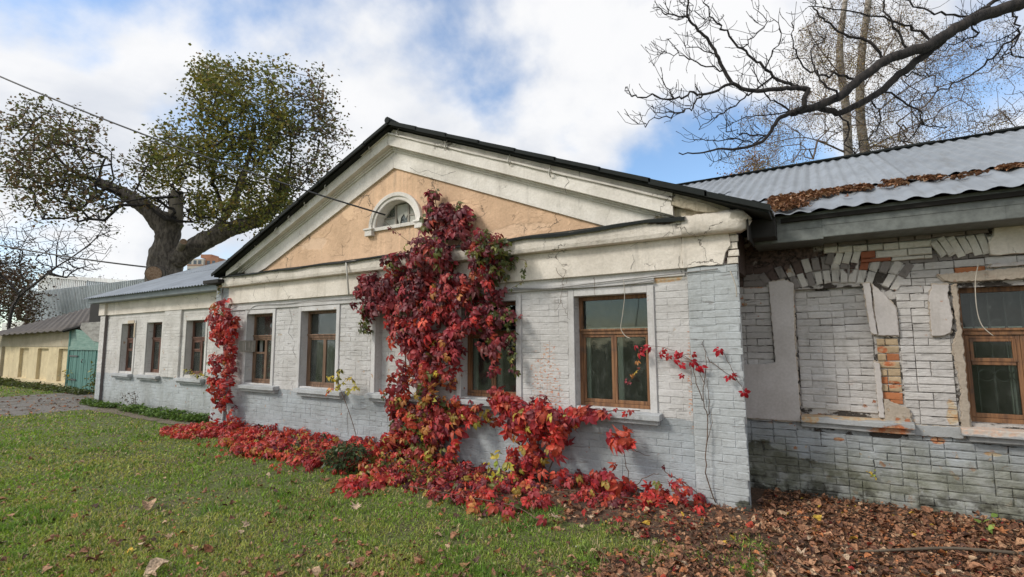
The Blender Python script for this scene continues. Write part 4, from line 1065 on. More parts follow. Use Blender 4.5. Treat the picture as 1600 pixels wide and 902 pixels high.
g0, g1 = W(106, 600, YS)[0], -19.75
n = 17
for i in range(n):
    a = g0+(g1-g0)*i/n; c = g0+(g1-g0)*(i+1)/n
    MB().box(a+0.006, c-0.006, YS-random.uniform(.0, .02), YS+0.03, random.uniform(-.02, .05), 1.42+random.uniform(-.02, .02)).build('plank', M_TEAL, GT)
MB().prism([(g0-0.02, 1.42), (g1, 1.42), (g1, 1.62), (-21.0, 1.98), (g0-0.02, 2.12)], YS-0.03, YS+0.03).build('upper_boards', M_TEALL, GT)
MB().box(g0, g1, YS-0.055, YS-0.03, 1.38, 1.50).build('rail', M_TEALL, GT)
MB().tube([(g0-0.03, YS-0.02, 0), (g0-0.03, YS-0.02, 2.1)], 0.05, 6).build('post', M_TEAL, GT)
for z_ in (0.35, 1.15):
    MB().box(g0+0.02, g0+0.75, YS-0.04, YS-0.028, z_, z_+0.045).build('hinge_strap', M_IRON, GT)
MB().tube([(g0+1.3, YS-0.06, 0.95), (g0+1.3, YS-0.09, 1.0), (g0+1.3, YS-0.06, 1.08)], 0.014, 6).build('handle', M_IRON, GT)
M_PLY = wood_mat('grey weathered ply', (0.20, 0.19, 0.17), (0.33, 0.32, 0.29), (2, 2, 10))
MB().prism([(-21.6, 2.12), (-20.4, 1.68), (-19.75, 1.62), (-19.75, 2.3), (-21.5, 2.3)], YS-0.06, YS-0.04).build('ply_panel', M_PLY, GT)
MB().box(-22.3, -19.0, YS+0.4, YS+0.5, 0, 3.0).build('back_boards', M_UNDER, GT)

# ------------------------------------------------ pale shed roof, clad hall, brick tower behind
q0, q1 = W(6, 505, 7.0), W(56, 503, 7.0)
PS = thing('small_pale_outbuilding', (q0[0], 8.0, 0), 'small outbuilding with a pale ribbed roof edge behind the yellow shed', 'outbuilding')
MB().box(q0[0], q1[0], 7.0, 10.0, 0, q0[2]-0.9).build('wall', M_YELTOP, PS)
b = MB(); n = 26
for i in range(n):
    a = q0[0]+(q1[0]-q0[0])*i/n; b.box(a, a+(q1[0]-q0[0])/n*0.7, 6.9, 6.96, q0[2]-0.9, q0[2])
b.box(q0[0], q1[0], 6.96, 10, q0[2]-0.95, q0[2]).build('roof', M_METALW, PS)
YM = 9.0
c0, c1 = W(58, 470, YM), W(262, 470, YM); zt = W(60, 433, YM)[2]; zs = W(60, 457, YM)[2]; zr = W(215, 441, YM)[2]
HL = thing('metal_clad_hall', ((c0[0]+c1[0])/2, YM+5, 0), 'large hall clad in pale ribbed metal with rust streaks, behind the sheds', 'hall')
n = 20
for i in range(n):
    a = c0[0]+(c1[0]-c0[0])*i/n; c = c0[0]+(c1[0]-c0[0])*(i+1)/n; t = (i+.5)/n
    ztop = zt+(zr-zt)*t/0.78
    b = MB().box(a, c-0.03, YM, YM+0.2, zs-0.02-0.35*t, ztop)
    for k in range(3): b.box(a+(c-a)*(k+.3)/3, a+(c-a)*(k+.6)/3, YM-0.06, YM, zs-0.02-0.35*t, ztop)
    b.build('cladding_panel', M_METALW if i < 9 else M_METAL, HL)
    b = MB().box(a, c-0.03, YM-0.6, YM+0.1, 0, zs-0.05-0.35*t)
    for k in range(4): b.box(a+(c-a)*(k+.3)/4, a+(c-a)*(k+.6)/4, YM-0.66, YM-0.6, 0, zs-0.06-0.35*t)
    b.build('cladding_panel', M_METAL, HL)
MB().box(c0[0], c1[0], YM+0.2, YM+12, 0, zr-0.1).build('body', M_METAL, HL)
MB().add([(c0[0]-.1, YM-0.1, zt), (c1[0], YM-0.1, zr-0.6), (c1[0], YM+12, zr-0.6), (c0[0]-.1, YM+12, zt), (c0[0]-.1, YM-0.1, zt+.25), (c1[0], YM-0.1, zr-.35), (c1[0], YM+12, zr-.35), (c0[0]-.1, YM+12, zt+.25)],
         [(0, 1, 2, 3), (4, 7, 6, 5), (0, 4, 5, 1), (1, 5, 6, 2), (3, 2, 6, 7), (0, 3, 7, 4)]).build('roof', M_METALW, HL)
M_TWB = plain('orange brick tower', (0.40, 0.19, 0.115), 0.9, 0, 0.1, 0.3)
M_TWP = plain('pale tower panel', (0.55, 0.50, 0.44), 0.9, 0, 0.08, 0.3)
M_TWG = plain('tower window glass', (0.10, 0.12, 0.14), 0.2)
q = R(312, 470, 170.0); ang = YAW
TW = thing('brick_apartment_tower', (q[0], q[1], 0), 'distant orange brick apartment tower glimpsed between the big tree and the roof', 'tower')
cc, ss = math.cos(ang), math.sin(ang); up_ = R(312, 398, 170.0)[2]
def tw_box(x0, x1, y0, y1, z0, z1, mat, name, parent=TW):
    o = MB().box(x0, x1, y0, y1, z0, z1).build(name, mat)
    o.parent = parent; o.matrix_parent_inverse = Matrix.Identity(4) if parent != TW else Matrix.Rotation(ang, 4, 'Z'); return o
wl = tw_box(-5, 0.5, 0, 8, 0, up_-1.2, M_TWP, 'wall'); wl2 = tw_box(0.5, 5, 1.0, 8, 0, up_-0.6, M_TWB, 'wall'); tw_box(-1.5, 2.2, 1.5, 6, up_-0.6, up_+0.6, M_TWB, 'roof_house')
for k in range(5):
    for x_ in (-4.2, -2.4, -0.8, 1.6, 3.4):
        z_ = up_-3.0-k*2.9
        tw_box(x_-0.5, x_+0.5, -0.06 if x_ < 0.5 else 0.94, 0.3+(x_ > .5), z_, z_+1.3, M_TWG, 'window')
    tw_box(-5.05, 0.5, -0.10, 0.0, up_-3.5-k*2.9, up_-3.2-k*2.9, M_TWB, 'balcony_band')

# ------------------------------------------------ overhead cables
def cable(a, b_, sag, r, label, name='overhead_cable'):
    a, b_ = np.array(a), np.array(b_); pts = [a+(b_-a)*t-np.array([0, 0, sag*4*t*(1-t)]) for t in np.linspace(0, 1, 40)]
    o = MB().tube(pts, r, 6).build(name, M_CABLE, None, smooth=True); props(o, label, 'cable'); return o
end = W(602, 336, YP-0.03)
a_ = R(-700, -230, 6.5)
# passes through the picture's left edge at its measured height
cable(R(-260, -3, 9.0), end, 0.25, 0.013, 'black cable slanting down across the sky to the attic window')
cable(R(-200, 338, 26.0), R(262, 421, 22.5), 0.30, 0.035, 'thin black cable strung low at the left, ending behind the big tree')
# ------------------------------------------------------------------ trees
def grow(seed_pts, seed_par, targets, root, step=0.5, wob=0.12, bias=0.0):
    """connects every target to the nearest point of the growing skeleton; returns nodes, parents"""
    n_max = len(seed_pts)+len(targets)*14
    P = np.zeros((n_max, 3)); P[:len(seed_pts)] = seed_pts; par = list(seed_par); n = len(seed_pts)
    order = np.argsort(np.linalg.norm(targets-np.array(root), axis=1)); tips = []
    for ti in order:
        t = targets[ti]; d = P[:n]-t
        dd = np.sqrt((d**2).sum(1)); k = int(np.argmin(dd)); L = dd[k]
        m_ = max(1, min(12, int(L/step))); prev = k; a = P[k].copy()
        for i in range(1, m_+1):
            f = i/m_; q = a+(t-a)*f+rng.normal(0, wob, 3)*L/m_*0.6*(i < m_)
            q[2] += bias*math.sin(math.pi*f)*L
            P[n] = q; par.append(prev); prev = n; n += 1
        tips.append(prev)
    return P[:n], np.array(par), np.array(tips)
def radii(P, par, r_tip, power=0.42, r_max=1.0):
    n = len(P); cnt = np.zeros(n)
    has = np.zeros(n, bool)
    for i in range(n):
        if par[i] >= 0: has[par[i]] = True
    cnt[~has] = 1
    for i in range(n-1, -1, -1):
        if par[i] >= 0: cnt[par[i]] += cnt[i]
    return np.minimum(r_max, r_tip*np.power(np.maximum(cnt, 1), power))
def edges_mesh(name, A, B, ra, rb, n=4):
    """tapered prisms from A to B"""
    d = B-A; L = np.linalg.norm(d, axis=1, keepdims=True)+1e-9; d = d/L
    ref = np.where(np.abs(d[:, 2:3]) > 0.9, np.array([[1.0, 0, 0]]), np.array([[0, 0, 1.0]]))
    u_ = np.cross(ref, d); u_ /= np.linalg.norm(u_, axis=1, keepdims=True)+1e-9; v_ = np.cross(d, u_)
    k = len(A); V = np.zeros((k, 2*n, 3))
    for i in range(n):
        t = 2*math.pi*i/n; w_ = u_*math.cos(t)+v_*math.sin(t)
        V[:, i] = A-d*ra[:, None]*0.4+w_*ra[:, None]; V[:, n+i] = B+w_*rb[:, None]
    Fc = np.array([(i, (i+1) % n, n+(i+1) % n, n+i) for i in range(n)])
    F2 = Fc[None]+(np.arange(k)*2*n)[:, None, None]
    return np_mesh(name, V.reshape(-1, 3), F2.reshape(-1, 4))
def skeleton_mesh(name, P, par, r, n=4, skip=0):
    idx = np.array([i for i in range(len(P)) if par[i] >= 0 and i >= skip])
    return edges_mesh(name, P[par[idx]], P[idx], np.minimum(r[par[idx]], r[idx]*1.5), r[idx], n)
def seeds(polys):
    """polylines -> nodes, parents; each polyline after the first hangs on its nearest earlier node"""
    P, par = [], []
    for pl in polys:
        s_ = spline(pl, 4)
        prev = -1
        if P: prev = int(np.argmin(np.linalg.norm(np.array(P)-s_[0], axis=1)))
        for q in s_:
            P.append(q); par.append(prev); prev = len(P)-1
    return np.array(P), par
TREE_LEAF_V = np.array([(0, 0, 0), (0.42, 0.35, 0.10), (0.30, 0.85, 0.02), (0, 1.05, -0.10), (-0.34, 0.8, 0.02), (-0.42, 0.32, 0.10), (0, 0.5, -0.02)])
TREE_LEAF_F = np.array([(0, 1, 6), (1, 2, 6), (2, 3, 6), (3, 4, 6), (4, 5, 6), (5, 0, 6)])
LEAF4_V = np.array([(0, 0, 0), (0.4, 0.45, 0.10), (0, 1, -0.08), (-0.4, 0.5, 0.10)])
LEAF4_F = np.array([(0, 1, 2), (0, 2, 3)])
def leaf_cloud(centres, per, spread, size, palette, weights=None, tmpl=(LEAF4_V, LEAF4_F), hang=0.5, jit=0.12, tone=None, lo=0.6, hi=1.3):
    n = len(centres)*per
    T = np.repeat(centres, per, 0)+rng.normal(0, 1, (n, 3))*np.array(spread)
    M = rotmats(rng.uniform(0, 6.28, n), rng.normal(-1.2*hang, 0.9, n), rng.uniform(-2.2, 2.2, n))*(size*rng.uniform(lo, hi, n))[:, None, None]
    pal = np.array(palette); c = pal[rng.choice(len(pal), n, p=weights)]
    if tone is not None: c = c*np.repeat(tone, per)[:, None]
    c = np.clip(c*rng.normal(1, jit, (n, 1)), 0.002, 1)
    return scatter(tmpl[0], tmpl[1], M, T, c)
def px_targets(ells, dist, dep, n):
    """ells (px,py,rx,ry,weight): random points in ellipsoids standing at a distance"""
    wts = np.array([e[4] for e in ells], float); wts /= wts.sum(); out = []
    for i in range(n):
        e = ells[rng.choice(len(ells), p=wts)]
        while True:
            a = rng.uniform(-1, 1, 3)
            if (a**2).sum() <= 1: break
        out.append(R(e[0]+a[0]*e[2], e[1]+a[1]*e[3], dist+a[2]*dep))
    return np.array(out)

# ---- the old pollarded tree behind the left wing
D0 = 23.0
BT = thing('pollarded_tree', R(258, 560, D0)*np.array([1, 1, 0]), 'massive old tree with sawn-off limbs and thinning olive crown behind the left wing', 'tree')
px2m = D0/F_PX
def tp(px, py, dd=0.0): return R(px, py, D0+dd)
base = tp(256, 600); base[2] = -0.2
trunk = MB()
tk = spline([base, tp(255, 500), tp(257, 440), tp(258, 400), tp(262, 372), tp(268, 348), tp(276, 338)], 5)
rr_ = np.interp(np.linspace(0, 1, len(tk)), [0, .35, .5, .62, .8, .9, 1], [30, 26, 23, 17.5, 16, 17, 10])*px2m
trunk.tube(tk, rr_, 20)
trunk.tube(spline([tp(262, 366), tp(248, 345), tp(228, 325), tp(205, 310), tp(178, 295), tp(150, 284)], 5), list(np.linspace(17, 7, 26)*px2m), 14)
trunk.tube(spline([tp(272, 408), tp(290, 395), tp(318, 378), tp(350, 362), tp(385, 350), tp(415, 335), tp(438, 312), tp(446, 286)], 5), list(np.linspace(17, 8, 36)*px2m), 14)
trunk.tube(spline([tp(318, 379), tp(345, 350), tp(372, 300), tp(390, 240), tp(396, 190)], 5), list(np.linspace(8, 3, 21)*px2m), 8)
tr = trunk.build('trunk', M_BARK, BT, smooth=True)
sb = tr.modifiers.new('sub', 'SUBSURF'); sb.levels = sb.render_levels = 2
tx = bpy.data.textures.new('bark lumps', 'CLOUDS'); tx.noise_scale = 0.35
dm = tr.modifiers.new('lumps', 'DISPLACE'); dm.texture = tx; dm.strength = 0.15; dm.mid_level = 0.62; dm.texture_coords = 'GLOBAL'
def stub(a, b_, r0, r1, name, mat=M_BARKL):
    a, b_ = np.array(a), np.array(b_)
    o = MB().tube([a, a+(b_-a)*.5, b_], [r0, (r0+r1)/2, r1], 14).build(name, mat, BT, smooth=False)
    d = (b_-a)/np.linalg.norm(b_-a)
    MB().tube([b_-d*0.02, b_+d*0.02], [r1*0.93, r1*0.9], 14).build('sawn_face', M_CUT, o)
    return o
stub(tp(273, 352), tp(277, 299), 11*px2m, 8.5*px2m, 'sawn_limb')
stub(tp(256, 428), tp(240, 428, -1.1), 14*px2m, 12*px2m, 'sawn_limb', M_BARK)
stub(tp(280, 392, -.2), tp(287, 378, -.9), 5*px2m, 5*px2m, 'sawn_limb')
# crown
SP, SPAR = seeds([[tp(262, 380), tp(248, 345), tp(205, 310), tp(150, 284), tp(105, 262), tp(75, 225)], [tp(262, 380), tp(290, 395), tp(350, 362), tp(415, 335), tp(446, 286), tp(455, 240), tp(450, 190)],
                  [tp(345, 350), tp(390, 240), tp(396, 190), tp(350, 140)], [tp(350, 330), tp(320, 250), tp(300, 200)], [tp(430, 320), tp(480, 280), tp(500, 220)], [tp(205, 310), tp(225, 270), tp(240, 240)]])
ER = [(345, 150, 62, 55, 3.2), (450, 170, 62, 58, 2.2), (300, 235, 75, 55, 3), (400, 235, 95, 75, 6), (490, 215, 40, 75, 1.6), (245, 262, 58, 42, 2), (365, 315, 95, 45, 4.5), (290, 320, 55, 30, 1.4), (460, 300, 50, 45, 2), (240, 300, 40, 28, 1.0), (528, 222, 24, 26, .5), (492, 145, 30, 42, .9), (508, 185, 26, 50, .9), (500, 265, 42, 40, 1.2), (440, 335, 55, 25, .8), (420, 120, 50, 24, .7), (330, 115, 34, 26, .8)]
EL = [(60, 195, 52, 45, 2), (130, 200, 30, 30, .5), (95, 255, 85, 48, 4), (45, 290, 60, 40, 2), (150, 300, 70, 38, 3), (110, 330, 80, 22, 1.5), (10, 230, 40, 60, 1.2)]
TR_ = px_targets(ER, D0, 3.2, 1900); TL_ = px_targets(EL, D0-1.0, 2.6, 900)
_all = np.concatenate([TR_, TL_])
_k = np.array([vnoise(q[0]+q[1]*.6, q[2], .85, 91)*.6+vnoise(q[0], q[2]+q[1]*.5, 1.9, 92)*.4 for q in _all]); _all = _all[(_k > .455) | (rng.random(len(_all)) < .24)]
P_, par_, tips_ = grow(SP, SPAR, _all, tp(262, 380), 0.45, 0.25, 0.05)
rd_ = radii(P_, par_, 0.013, 0.42, 0.22)
put('branches', skeleton_mesh('branches', P_, par_, rd_, 4), M_BARKD, BT, kind='stuff')
OL = [(0.20, 0.20, 0.045), (0.15, 0.17, 0.04), (0.27, 0.23, 0.05), (0.22, 0.15, 0.05), (0.10, 0.125, 0.035)]
OB = [(0.15, 0.14, 0.055), (0.18, 0.125, 0.07), (0.20, 0.13, 0.08), (0.12, 0.125, 0.05), (0.14, 0.16, 0.05)]
tips_p = P_[tips_]
_dep = (tips_p-CAM)@FW; _u = (tips_p-CAM)@RT/_dep*F_PX+800; _v = 451-(tips_p-CAM)@UP/_dep*F_PX
_open = ((_u > 252) & (_u < 302) & (_v > 292) & (_v < 380)) | (inpoly(_u, _v, [(262, 350), (262, 375), (205, 322), (140, 296), (140, 272), (205, 296)]) & (_dep < D0+.6)) | ((_v > 352) & (_u > 225) & (_u < 330))
tips_p = tips_p[~_open]
isl_ = np.array([(q-CAM)@RT/((q-CAM)@FW)*F_PX+800 < 232 for q in tips_p]); pyv = np.array([451-(q-CAM)@UP/((q-CAM)@FW)*F_PX for q in tips_p]); pxv = np.array([(q-CAM)@RT/((q-CAM)@FW)*F_PX+800 for q in tips_p])
thin = isl_ | (pxv > 455)
a1 = leaf_cloud(tips_p[~thin], 25, (.25, .25, .22), 0.150, OL, [.3, .3, .17, .08, .15], tmpl=(LEAF4_V, LEAF4_F))
a2 = leaf_cloud(tips_p[thin], 10, (.22, .22, .2), 0.145, OB, tmpl=(LEAF4_V, LEAF4_F))
V = np.concatenate([a1[0], a2[0]]); Fc = np.concatenate([a1[1], a2[1]+len(a1[0])]); C = np.concatenate([a1[2], a2[2]])
put('crown', np_mesh('crown', V, Fc, C), M_LEAF, BT, kind='stuff')

# ---- birches behind the right wing
def birch(name, label, tr_px, ells, dist, n, dep, group, seed_extra=(), leafn=5, droop=0.9, hangs=2):
    B = thing(name, R(tr_px[0][0], 560, dist)*np.array([1, 1, 0]), label, 'tree', group)
    f = dist/F_PX; pts = [R(x, y, dist) for x, y, r in tr_px]; b0 = pts[0].copy(); b0[2] = -0.2
    pts = [b0]+pts; rs = [tr_px[0][2]*f]+[r*f*.78 for _, _, r in tr_px]
    sp = spline(pts, 5); rr = np.interp(np.linspace(0, len(rs)-1, len(sp)), range(len(rs)), rs)
    MB().tube(sp, rr, 12).build('trunk', M_BIRCH, B, smooth=True)
    polys = [pts]+[[R(x, y, dist+dd) for x, y, dd in e] for e in seed_extra]
    S_, SPa = seeds(polys); T_ = px_targets(ells, dist, dep, n)
    P, par, tips = grow(S_, SPa, T_, pts[1], 0.5, 0.2, 0.10)
    r = radii(P, par, 0.008, 0.40, 0.10)
    me = skeleton_mesh('branches', P, par, r, 3, skip=len(pts)*4)
    put('branches', me, M_TWIG, B, kind='stuff')
    # drooping twigs
    A_, B_, tipsl = [], [], []
    for t in P[tips]:
        for _ in range(hangs):
            q = t.copy(); dv = np.array([rng.normal(0, .5), rng.normal(0, .5), -0.1])
            for k in range(4):
                nq = q+(dv*0.5+np.array([0, 0, -droop*0.25*(k+1)/2]))*rng.uniform(.5, 1.1)*0.42
                A_.append(q); B_.append(nq); q = nq; tipsl.append(nq)
                dv *= 0.8
    A_, B_ = np.array(A_), np.array(B_); ones = np.full(len(A_), 0.0052)
    put('twigs', edges_mesh('twigs', A_, B_, ones, ones*.7, 3), M_TWIG, B, kind='stuff')
    tl = np.array(tipsl); tl = tl[rng.random(len(tl)) < 0.7]
    v, f_, c = leaf_cloud(tl, leafn, (.16, .16, .14), 0.052, [(0.34, 0.22, 0.10), (0.40, 0.28, 0.13), (0.25, 0.16, 0.08), (0.36, 0.31, 0.12)])
    put('leaves', np_mesh('leaves', v, f_, c), M_DRY, B, kind='stuff')
    return B
GB = 'birches behind the right wing'
birch('birch_tree', 'pale birch with thin leafless crown, left of two trunks behind the corrugated roof', [(1329, 300, 9), (1326, 248, 8), (1322, 172, 7.5), (1312, 90, 6.5), (1318, 20, 5), (1330, -60, 4), (1335, -160, 2)],
      [(1290, 110, 70, 100, 4), (1230, 190, 75, 70, 3), (1320, 60, 60, 80, 2), (1350, 190, 60, 60, 1.5), (1180, 245, 55, 25, 1.2)], 21.0, 560, 2.5, GB,
      [[(1322, 190, 0), (1280, 150, .5), (1240, 130, 1)], [(1315, 120, 0), (1270, 60, -.5), (1250, 10, -1)], [(1325, 240, 0), (1260, 215, 0), (1200, 225, 0)]])
birch('birch_tree', 'darker birch with twisting side branches, right of two trunks behind the corrugated roof', [(1354, 300, 10), (1352, 245, 9), (1344, 176, 8), (1346, 90, 7), (1356, 10, 6), (1366, -80, 4), (1370, -170, 2)],
      [(1400, 110, 80, 90, 4), (1460, 170, 80, 60, 3), (1380, 30, 80, 60, 2), (1480, 80, 70, 60, 2), (1400, 215, 60, 30, 1.2), (1545, 190, 40, 35, .8), (1560, 80, 60, 60, 1)], 22.0, 620, 2.5, GB,
      [[(1346, 200, 0), (1400, 150, .5), (1450, 120, 1), (1500, 100, 1)], [(1348, 140, 0), (1390, 70, -.5), (1420, 10, -1)], [(1352, 235, 0), (1420, 200, 0), (1470, 180, 0)]])
def small_tree(name, label, base_px, dist, limbs, ells, n, dep, col, leafn, lsize, r_tip=0.010, cat='tree', group=None, spread=(.25, .25, .2), bark=None, rmax=0.15, sides=3, lstuff=True):
    B = thing(name, R(base_px, 560, dist)*np.array([1, 1, 0]), label, cat, group)
    l0 = [[R(x, y, dist+dd) for x, y, dd in e] for e in limbs]
    b0 = l0[0][0].copy(); b0[2] = 0.0; l0[0] = [b0]+l0[0]
    S_, SPa = seeds(l0); P, par, tips = grow(S_, SPa, px_targets(ells, dist, dep, n), b0, 0.4, 0.3, 0.04)
    put('branches', skeleton_mesh('branches', P, par, radii(P, par, r_tip, 0.42, rmax), sides), bark or M_TWIG, B, kind='stuff')
    if leafn:
        v, f_, c = leaf_cloud(P[tips], leafn, spread, lsize, col)
        put('leaves', np_mesh('leaves', v, f_, c), M_DRY, B, kind='stuff')
    return B
small_tree('bare_tree', 'thin leafless tree rising at the far right behind the corrugated roof', 1640, 24.0, [[(1640, 280, 0), (1600, 215, 0), (1560, 170, 0)], [(1620, 240, 0), (1660, 150, 0)]],
           [(1560, 200, 60, 40, 1), (1620, 160, 70, 70, 1), (1520, 215, 30, 18, .3)], 240, 2.0, [(0.22, 0.14, 0.07), (0.16, 0.11, 0.07)], 4, 0.06)
small_tree('rusty_leaved_tree', 'small rust leaved tree top showing over the roof left of the birches', 1165, 30.0, [[(1170, 320, 0), (1175, 280, 0), (1180, 250, 0)]],
           [(1180, 258, 14, 22, 2), (1160, 278, 22, 12, 2), (1135, 285, 20, 8, 1)], 110, 1.2, [(0.30, 0.13, 0.05), (0.24, 0.11, 0.05)], 16, 0.12)
small_tree('leaning_bare_tree', 'leafless tree leaning to the right above the low sheds at the left', 40, 30.0, [[(20, 480, 0), (60, 440, 0), (88, 418, 0), (113, 402, 0), (147, 376, 0), (163, 353, 0)], [(40, 455, 0), (30, 400, 0), (50, 360, 0)], [(30, 460, 0), (-20, 400, 0), (0, 350, 0)], [(88, 418, 0), (90, 380, 0), (100, 350, 0)]],
           [(60, 380, 80, 42, 3), (130, 380, 52, 38, 2), (0, 370, 60, 50, 2), (110, 420, 60, 18, 1), (165, 360, 28, 20, .6)], 420, 3.0, [(0.16, 0.10, 0.055), (0.11, 0.075, 0.045)], 3, 0.07, r_tip=0.013, bark=M_BARKD, rmax=.10)
def bush(name, label, px, dist, ells, n, dep, pal, leafn, size, cat='bush', group=None):
    B = thing(name, R(px, 560, dist)*np.array([1, 1, 0]), label, cat, group)
    T_ = px_targets(ells, dist, dep, n); b0 = R(px, 540, dist)
    S_ = np.array([b0, b0+np.array([0, 0, .5])]); P, par, tips = grow(S_, [-1, 0], T_, b0, 0.6, 0.25)
    put('branches', skeleton_mesh('branches', P, par, radii(P, par, 0.018, 0.4, .15), 3), M_TWIG, B, kind='stuff')
    v, f_, c = leaf_cloud(P[tips], leafn, (.45, .45, .35), size, pal)
    put('crown', np_mesh('crown', v, f_, c), M_DRY, B, kind='stuff')
bush('russet_thicket', 'dense russet brown thicket at the left edge behind the yellow shed', 25, 34.0, [(10, 455, 48, 45, 4), (35, 440, 30, 25, 1.5), (20, 420, 40, 22, 1), (40, 480, 26, 22, 1.5), (-30, 440, 40, 50, 2)], 420, 2.5, [(0.12, 0.075, 0.045), (0.15, 0.10, 0.055), (0.095, 0.09, 0.04), (0.15, 0.09, 0.065)], 17, 0.15)
for k, (px, d_) in enumerate(((150, 60.0), (-60, 55.0), (-150, 48.0))):
    bush('distant_tree', ['brown leafless tree far off behind the metal hall', 'brown tree beyond the left edge of the thicket', 'outermost brown tree beyond the left edge'][k], px, d_, [(px, 470, 60, 45, 1), (px+40, 480, 50, 30, 1)], 200, 3, [(0.12, 0.085, 0.06), (0.10, 0.09, 0.05)], 14, 0.2, 'tree', 'trees far off at the left')

# ---- the bare dark bough reaching in from the right
DB = 9.5
fb = DB/F_PX
def bp(x, y, dd=0.0): return R(960+x/2.5, y/2.5, DB+dd)
BG = thing('bare_bough_tree', R(2150, 560, 11.0)*np.array([1, 1, 0]), 'leafless tree whose dark bough reaches in from the upper right over the roof', 'tree')
limbs = [
 ([(1700, -25), (1620, 5), (1540, 28), (1440, 60), (1330, 112), (1250, 165), (1150, 205), (1060, 238), (960, 310), (880, 375), (800, 412), (730, 432), (690, 445)], 12.0, 6.5, 0),
 ([(1325, 118), (1260, 175), (1200, 225), (1110, 292), (1050, 350), (990, 390), (920, 425), (870, 440), (800, 420)], 7.5, 5.5, .15),
 ([(700, 445), (660, 452), (625, 490), (600, 530), (560, 560), (480, 582), (400, 582), (330, 600), (250, 598)], 4.5, 1.0, 0),
 ([(745, 425), (740, 385), (755, 345), (690, 345), (620, 350), (540, 356), (460, 326), (420, 260), (400, 210), (360, 150), (330, 118), (300, 85), (285, 60), (290, 0), (296, -40)], 4.6, 1.4, -.3),
 ([(287, 70), (240, 62), (190, 45), (150, 20)], 1.6, .7, -.3),
 ([(460, 326), (400, 350), (345, 376), (300, 368), (230, 385), (120, 376), (60, 372), (42, 338)], 2.6, .8, -.4),
 ([(345, 378), (310, 405), (280, 430), (200, 440), (140, 425)], 1.6, .7, -.4), ([(280, 430), (220, 450), (160, 470), (100, 487)], 1.4, .6, -.5),
 ([(755, 345), (700, 335), (640, 310), (590, 265), (560, 240), (500, 190), (440, 130), (400, 90), (375, 60), (350, 0)], 3.0, 1.0, -.1),
 ([(430, 290), (340, 250), (290, 225), (230, 212), (185, 205)], 1.5, .6, -.2), ([(400, 215), (300, 185), (270, 172)], 1.1, .5, -.3), ([(245, 205), (225, 165), (215, 140)], .9, .5, -.2),
 ([(230, 385), (200, 345), (180, 300)], 1.0, .5, -.4), ([(540, 356), (490, 400), (420, 440), (380, 470), (330, 500)], 1.7, .6, .1), ([(420, 440), (370, 430), (335, 425)], .9, .5, .1),
 ([(600, 530), (520, 525), (470, 515), (420, 505)], 1.5, .6, .1), ([(560, 560), (480, 545), (380, 550), (310, 548)], 1.4, .6, .2), ([(480, 582), (420, 620), (380, 640)], 1.0, .5, .2),
 ([(1060, 238), (1000, 170), (930, 150), (860, 110), (800, 60), (780, 0)], 3.0, 1.0, .3), ([(1150, 205), (1100, 130), (1060, 60), (1050, 0)], 2.6, 1.2, .4), ([(960, 310), (880, 300), (800, 290), (740, 260), (700, 180), (690, 100)], 2.6, .8, .2),
 ([(880, 375), (820, 330), (780, 260), (770, 200), (830, 140)], 2.2, .7, -.2), ([(1250, 165), (1180, 120), (1130, 90), (1020, 60), (900, 40), (760, 20)], 2.8, .9, .5), ([(1440, 60), (1400, 100), (1420, 140), (1340, 170), (1290, 200)], 2.0, .8, 0),
 ([(1560, 30), (1565, 90), (1580, 150), (1540, 210), (1500, 230)], 2.2, .8, .2), ([(1580, 120), (1480, 165), (1400, 190)], 1.2, .6, .2), ([(1540, 210), (1600, 225), (1660, 215)], 1.3, .7, .2),
 ([(1560, 150), (1480, 220), (1400, 290), (1300, 340), (1200, 370), (1130, 420), (1050, 450)], 2.0, .7, .4), ([(1110, 292), (1180, 290), (1230, 300)], 1.6, .7, .2), ([(1050, 350), (1120, 400), (1190, 440), (1210, 490), (1300, 500)], 2.0, .7, .2),
 ([(1205, 470), (1160, 530), (1100, 570), (1020, 600)], 1.3, .6, .3), ([(990, 390), (1040, 450), (1010, 520), (960, 560), (940, 610)], 1.6, .7, .3), ([(870, 440), (920, 500), (900, 560), (950, 610), (1010, 600)], 1.8, .7, .1),
 ([(700, 445), (640, 400), (590, 370), (560, 300), (540, 250)], 1.8, .6, .1), ([(590, 265), (620, 200), (650, 130), (620, 70)], 1.3, .6, -.1), ([(500, 190), (560, 130), (600, 90), (555, 40)], 1.2, .6, -.1), ([(1330, 112), (1400, 60), (1470, 20), (1560, -20)], 3.6, 3.6, .3),
 ([(1400, 62), (1300, 55), (1210, 40), (1150, 5), (1130, -30)], 2.2, 1.0, .3), ([(330, 118), (350, 80), (310, 40), (275, 20)], 1.0, .5, -.3), ([(440, 130), (410, 90), (425, 60)], .8, .5, -.1), ([(660, 452), (560, 450), (480, 470), (440, 500)], 1.4, .6, .2)]
bm_ = MB(); anchors = []; mains = MB()
for i, (pl, r0, r1, dd) in enumerate(limbs):
    pts = spline([bp(x, y, dd) for x, y in pl], 4)
    if i: # start on an existing limb
        A = np.array(anchors); pts[0] = A[np.argmin(np.linalg.norm(A[:, :3]-pts[0], axis=1))]
    n = len(pts); rr = np.linspace(r0, r1, n)*fb
    pts = [q+rng.normal(0, 0.010+0.012*(r0 < 4), 3) if 0 < k else q for k, q in enumerate(pts)]
    (mains if i < 2 else bm_).tube(pts, rr*(.82 if i < 2 else .86), 12 if i < 2 else 6); anchors += list(pts)
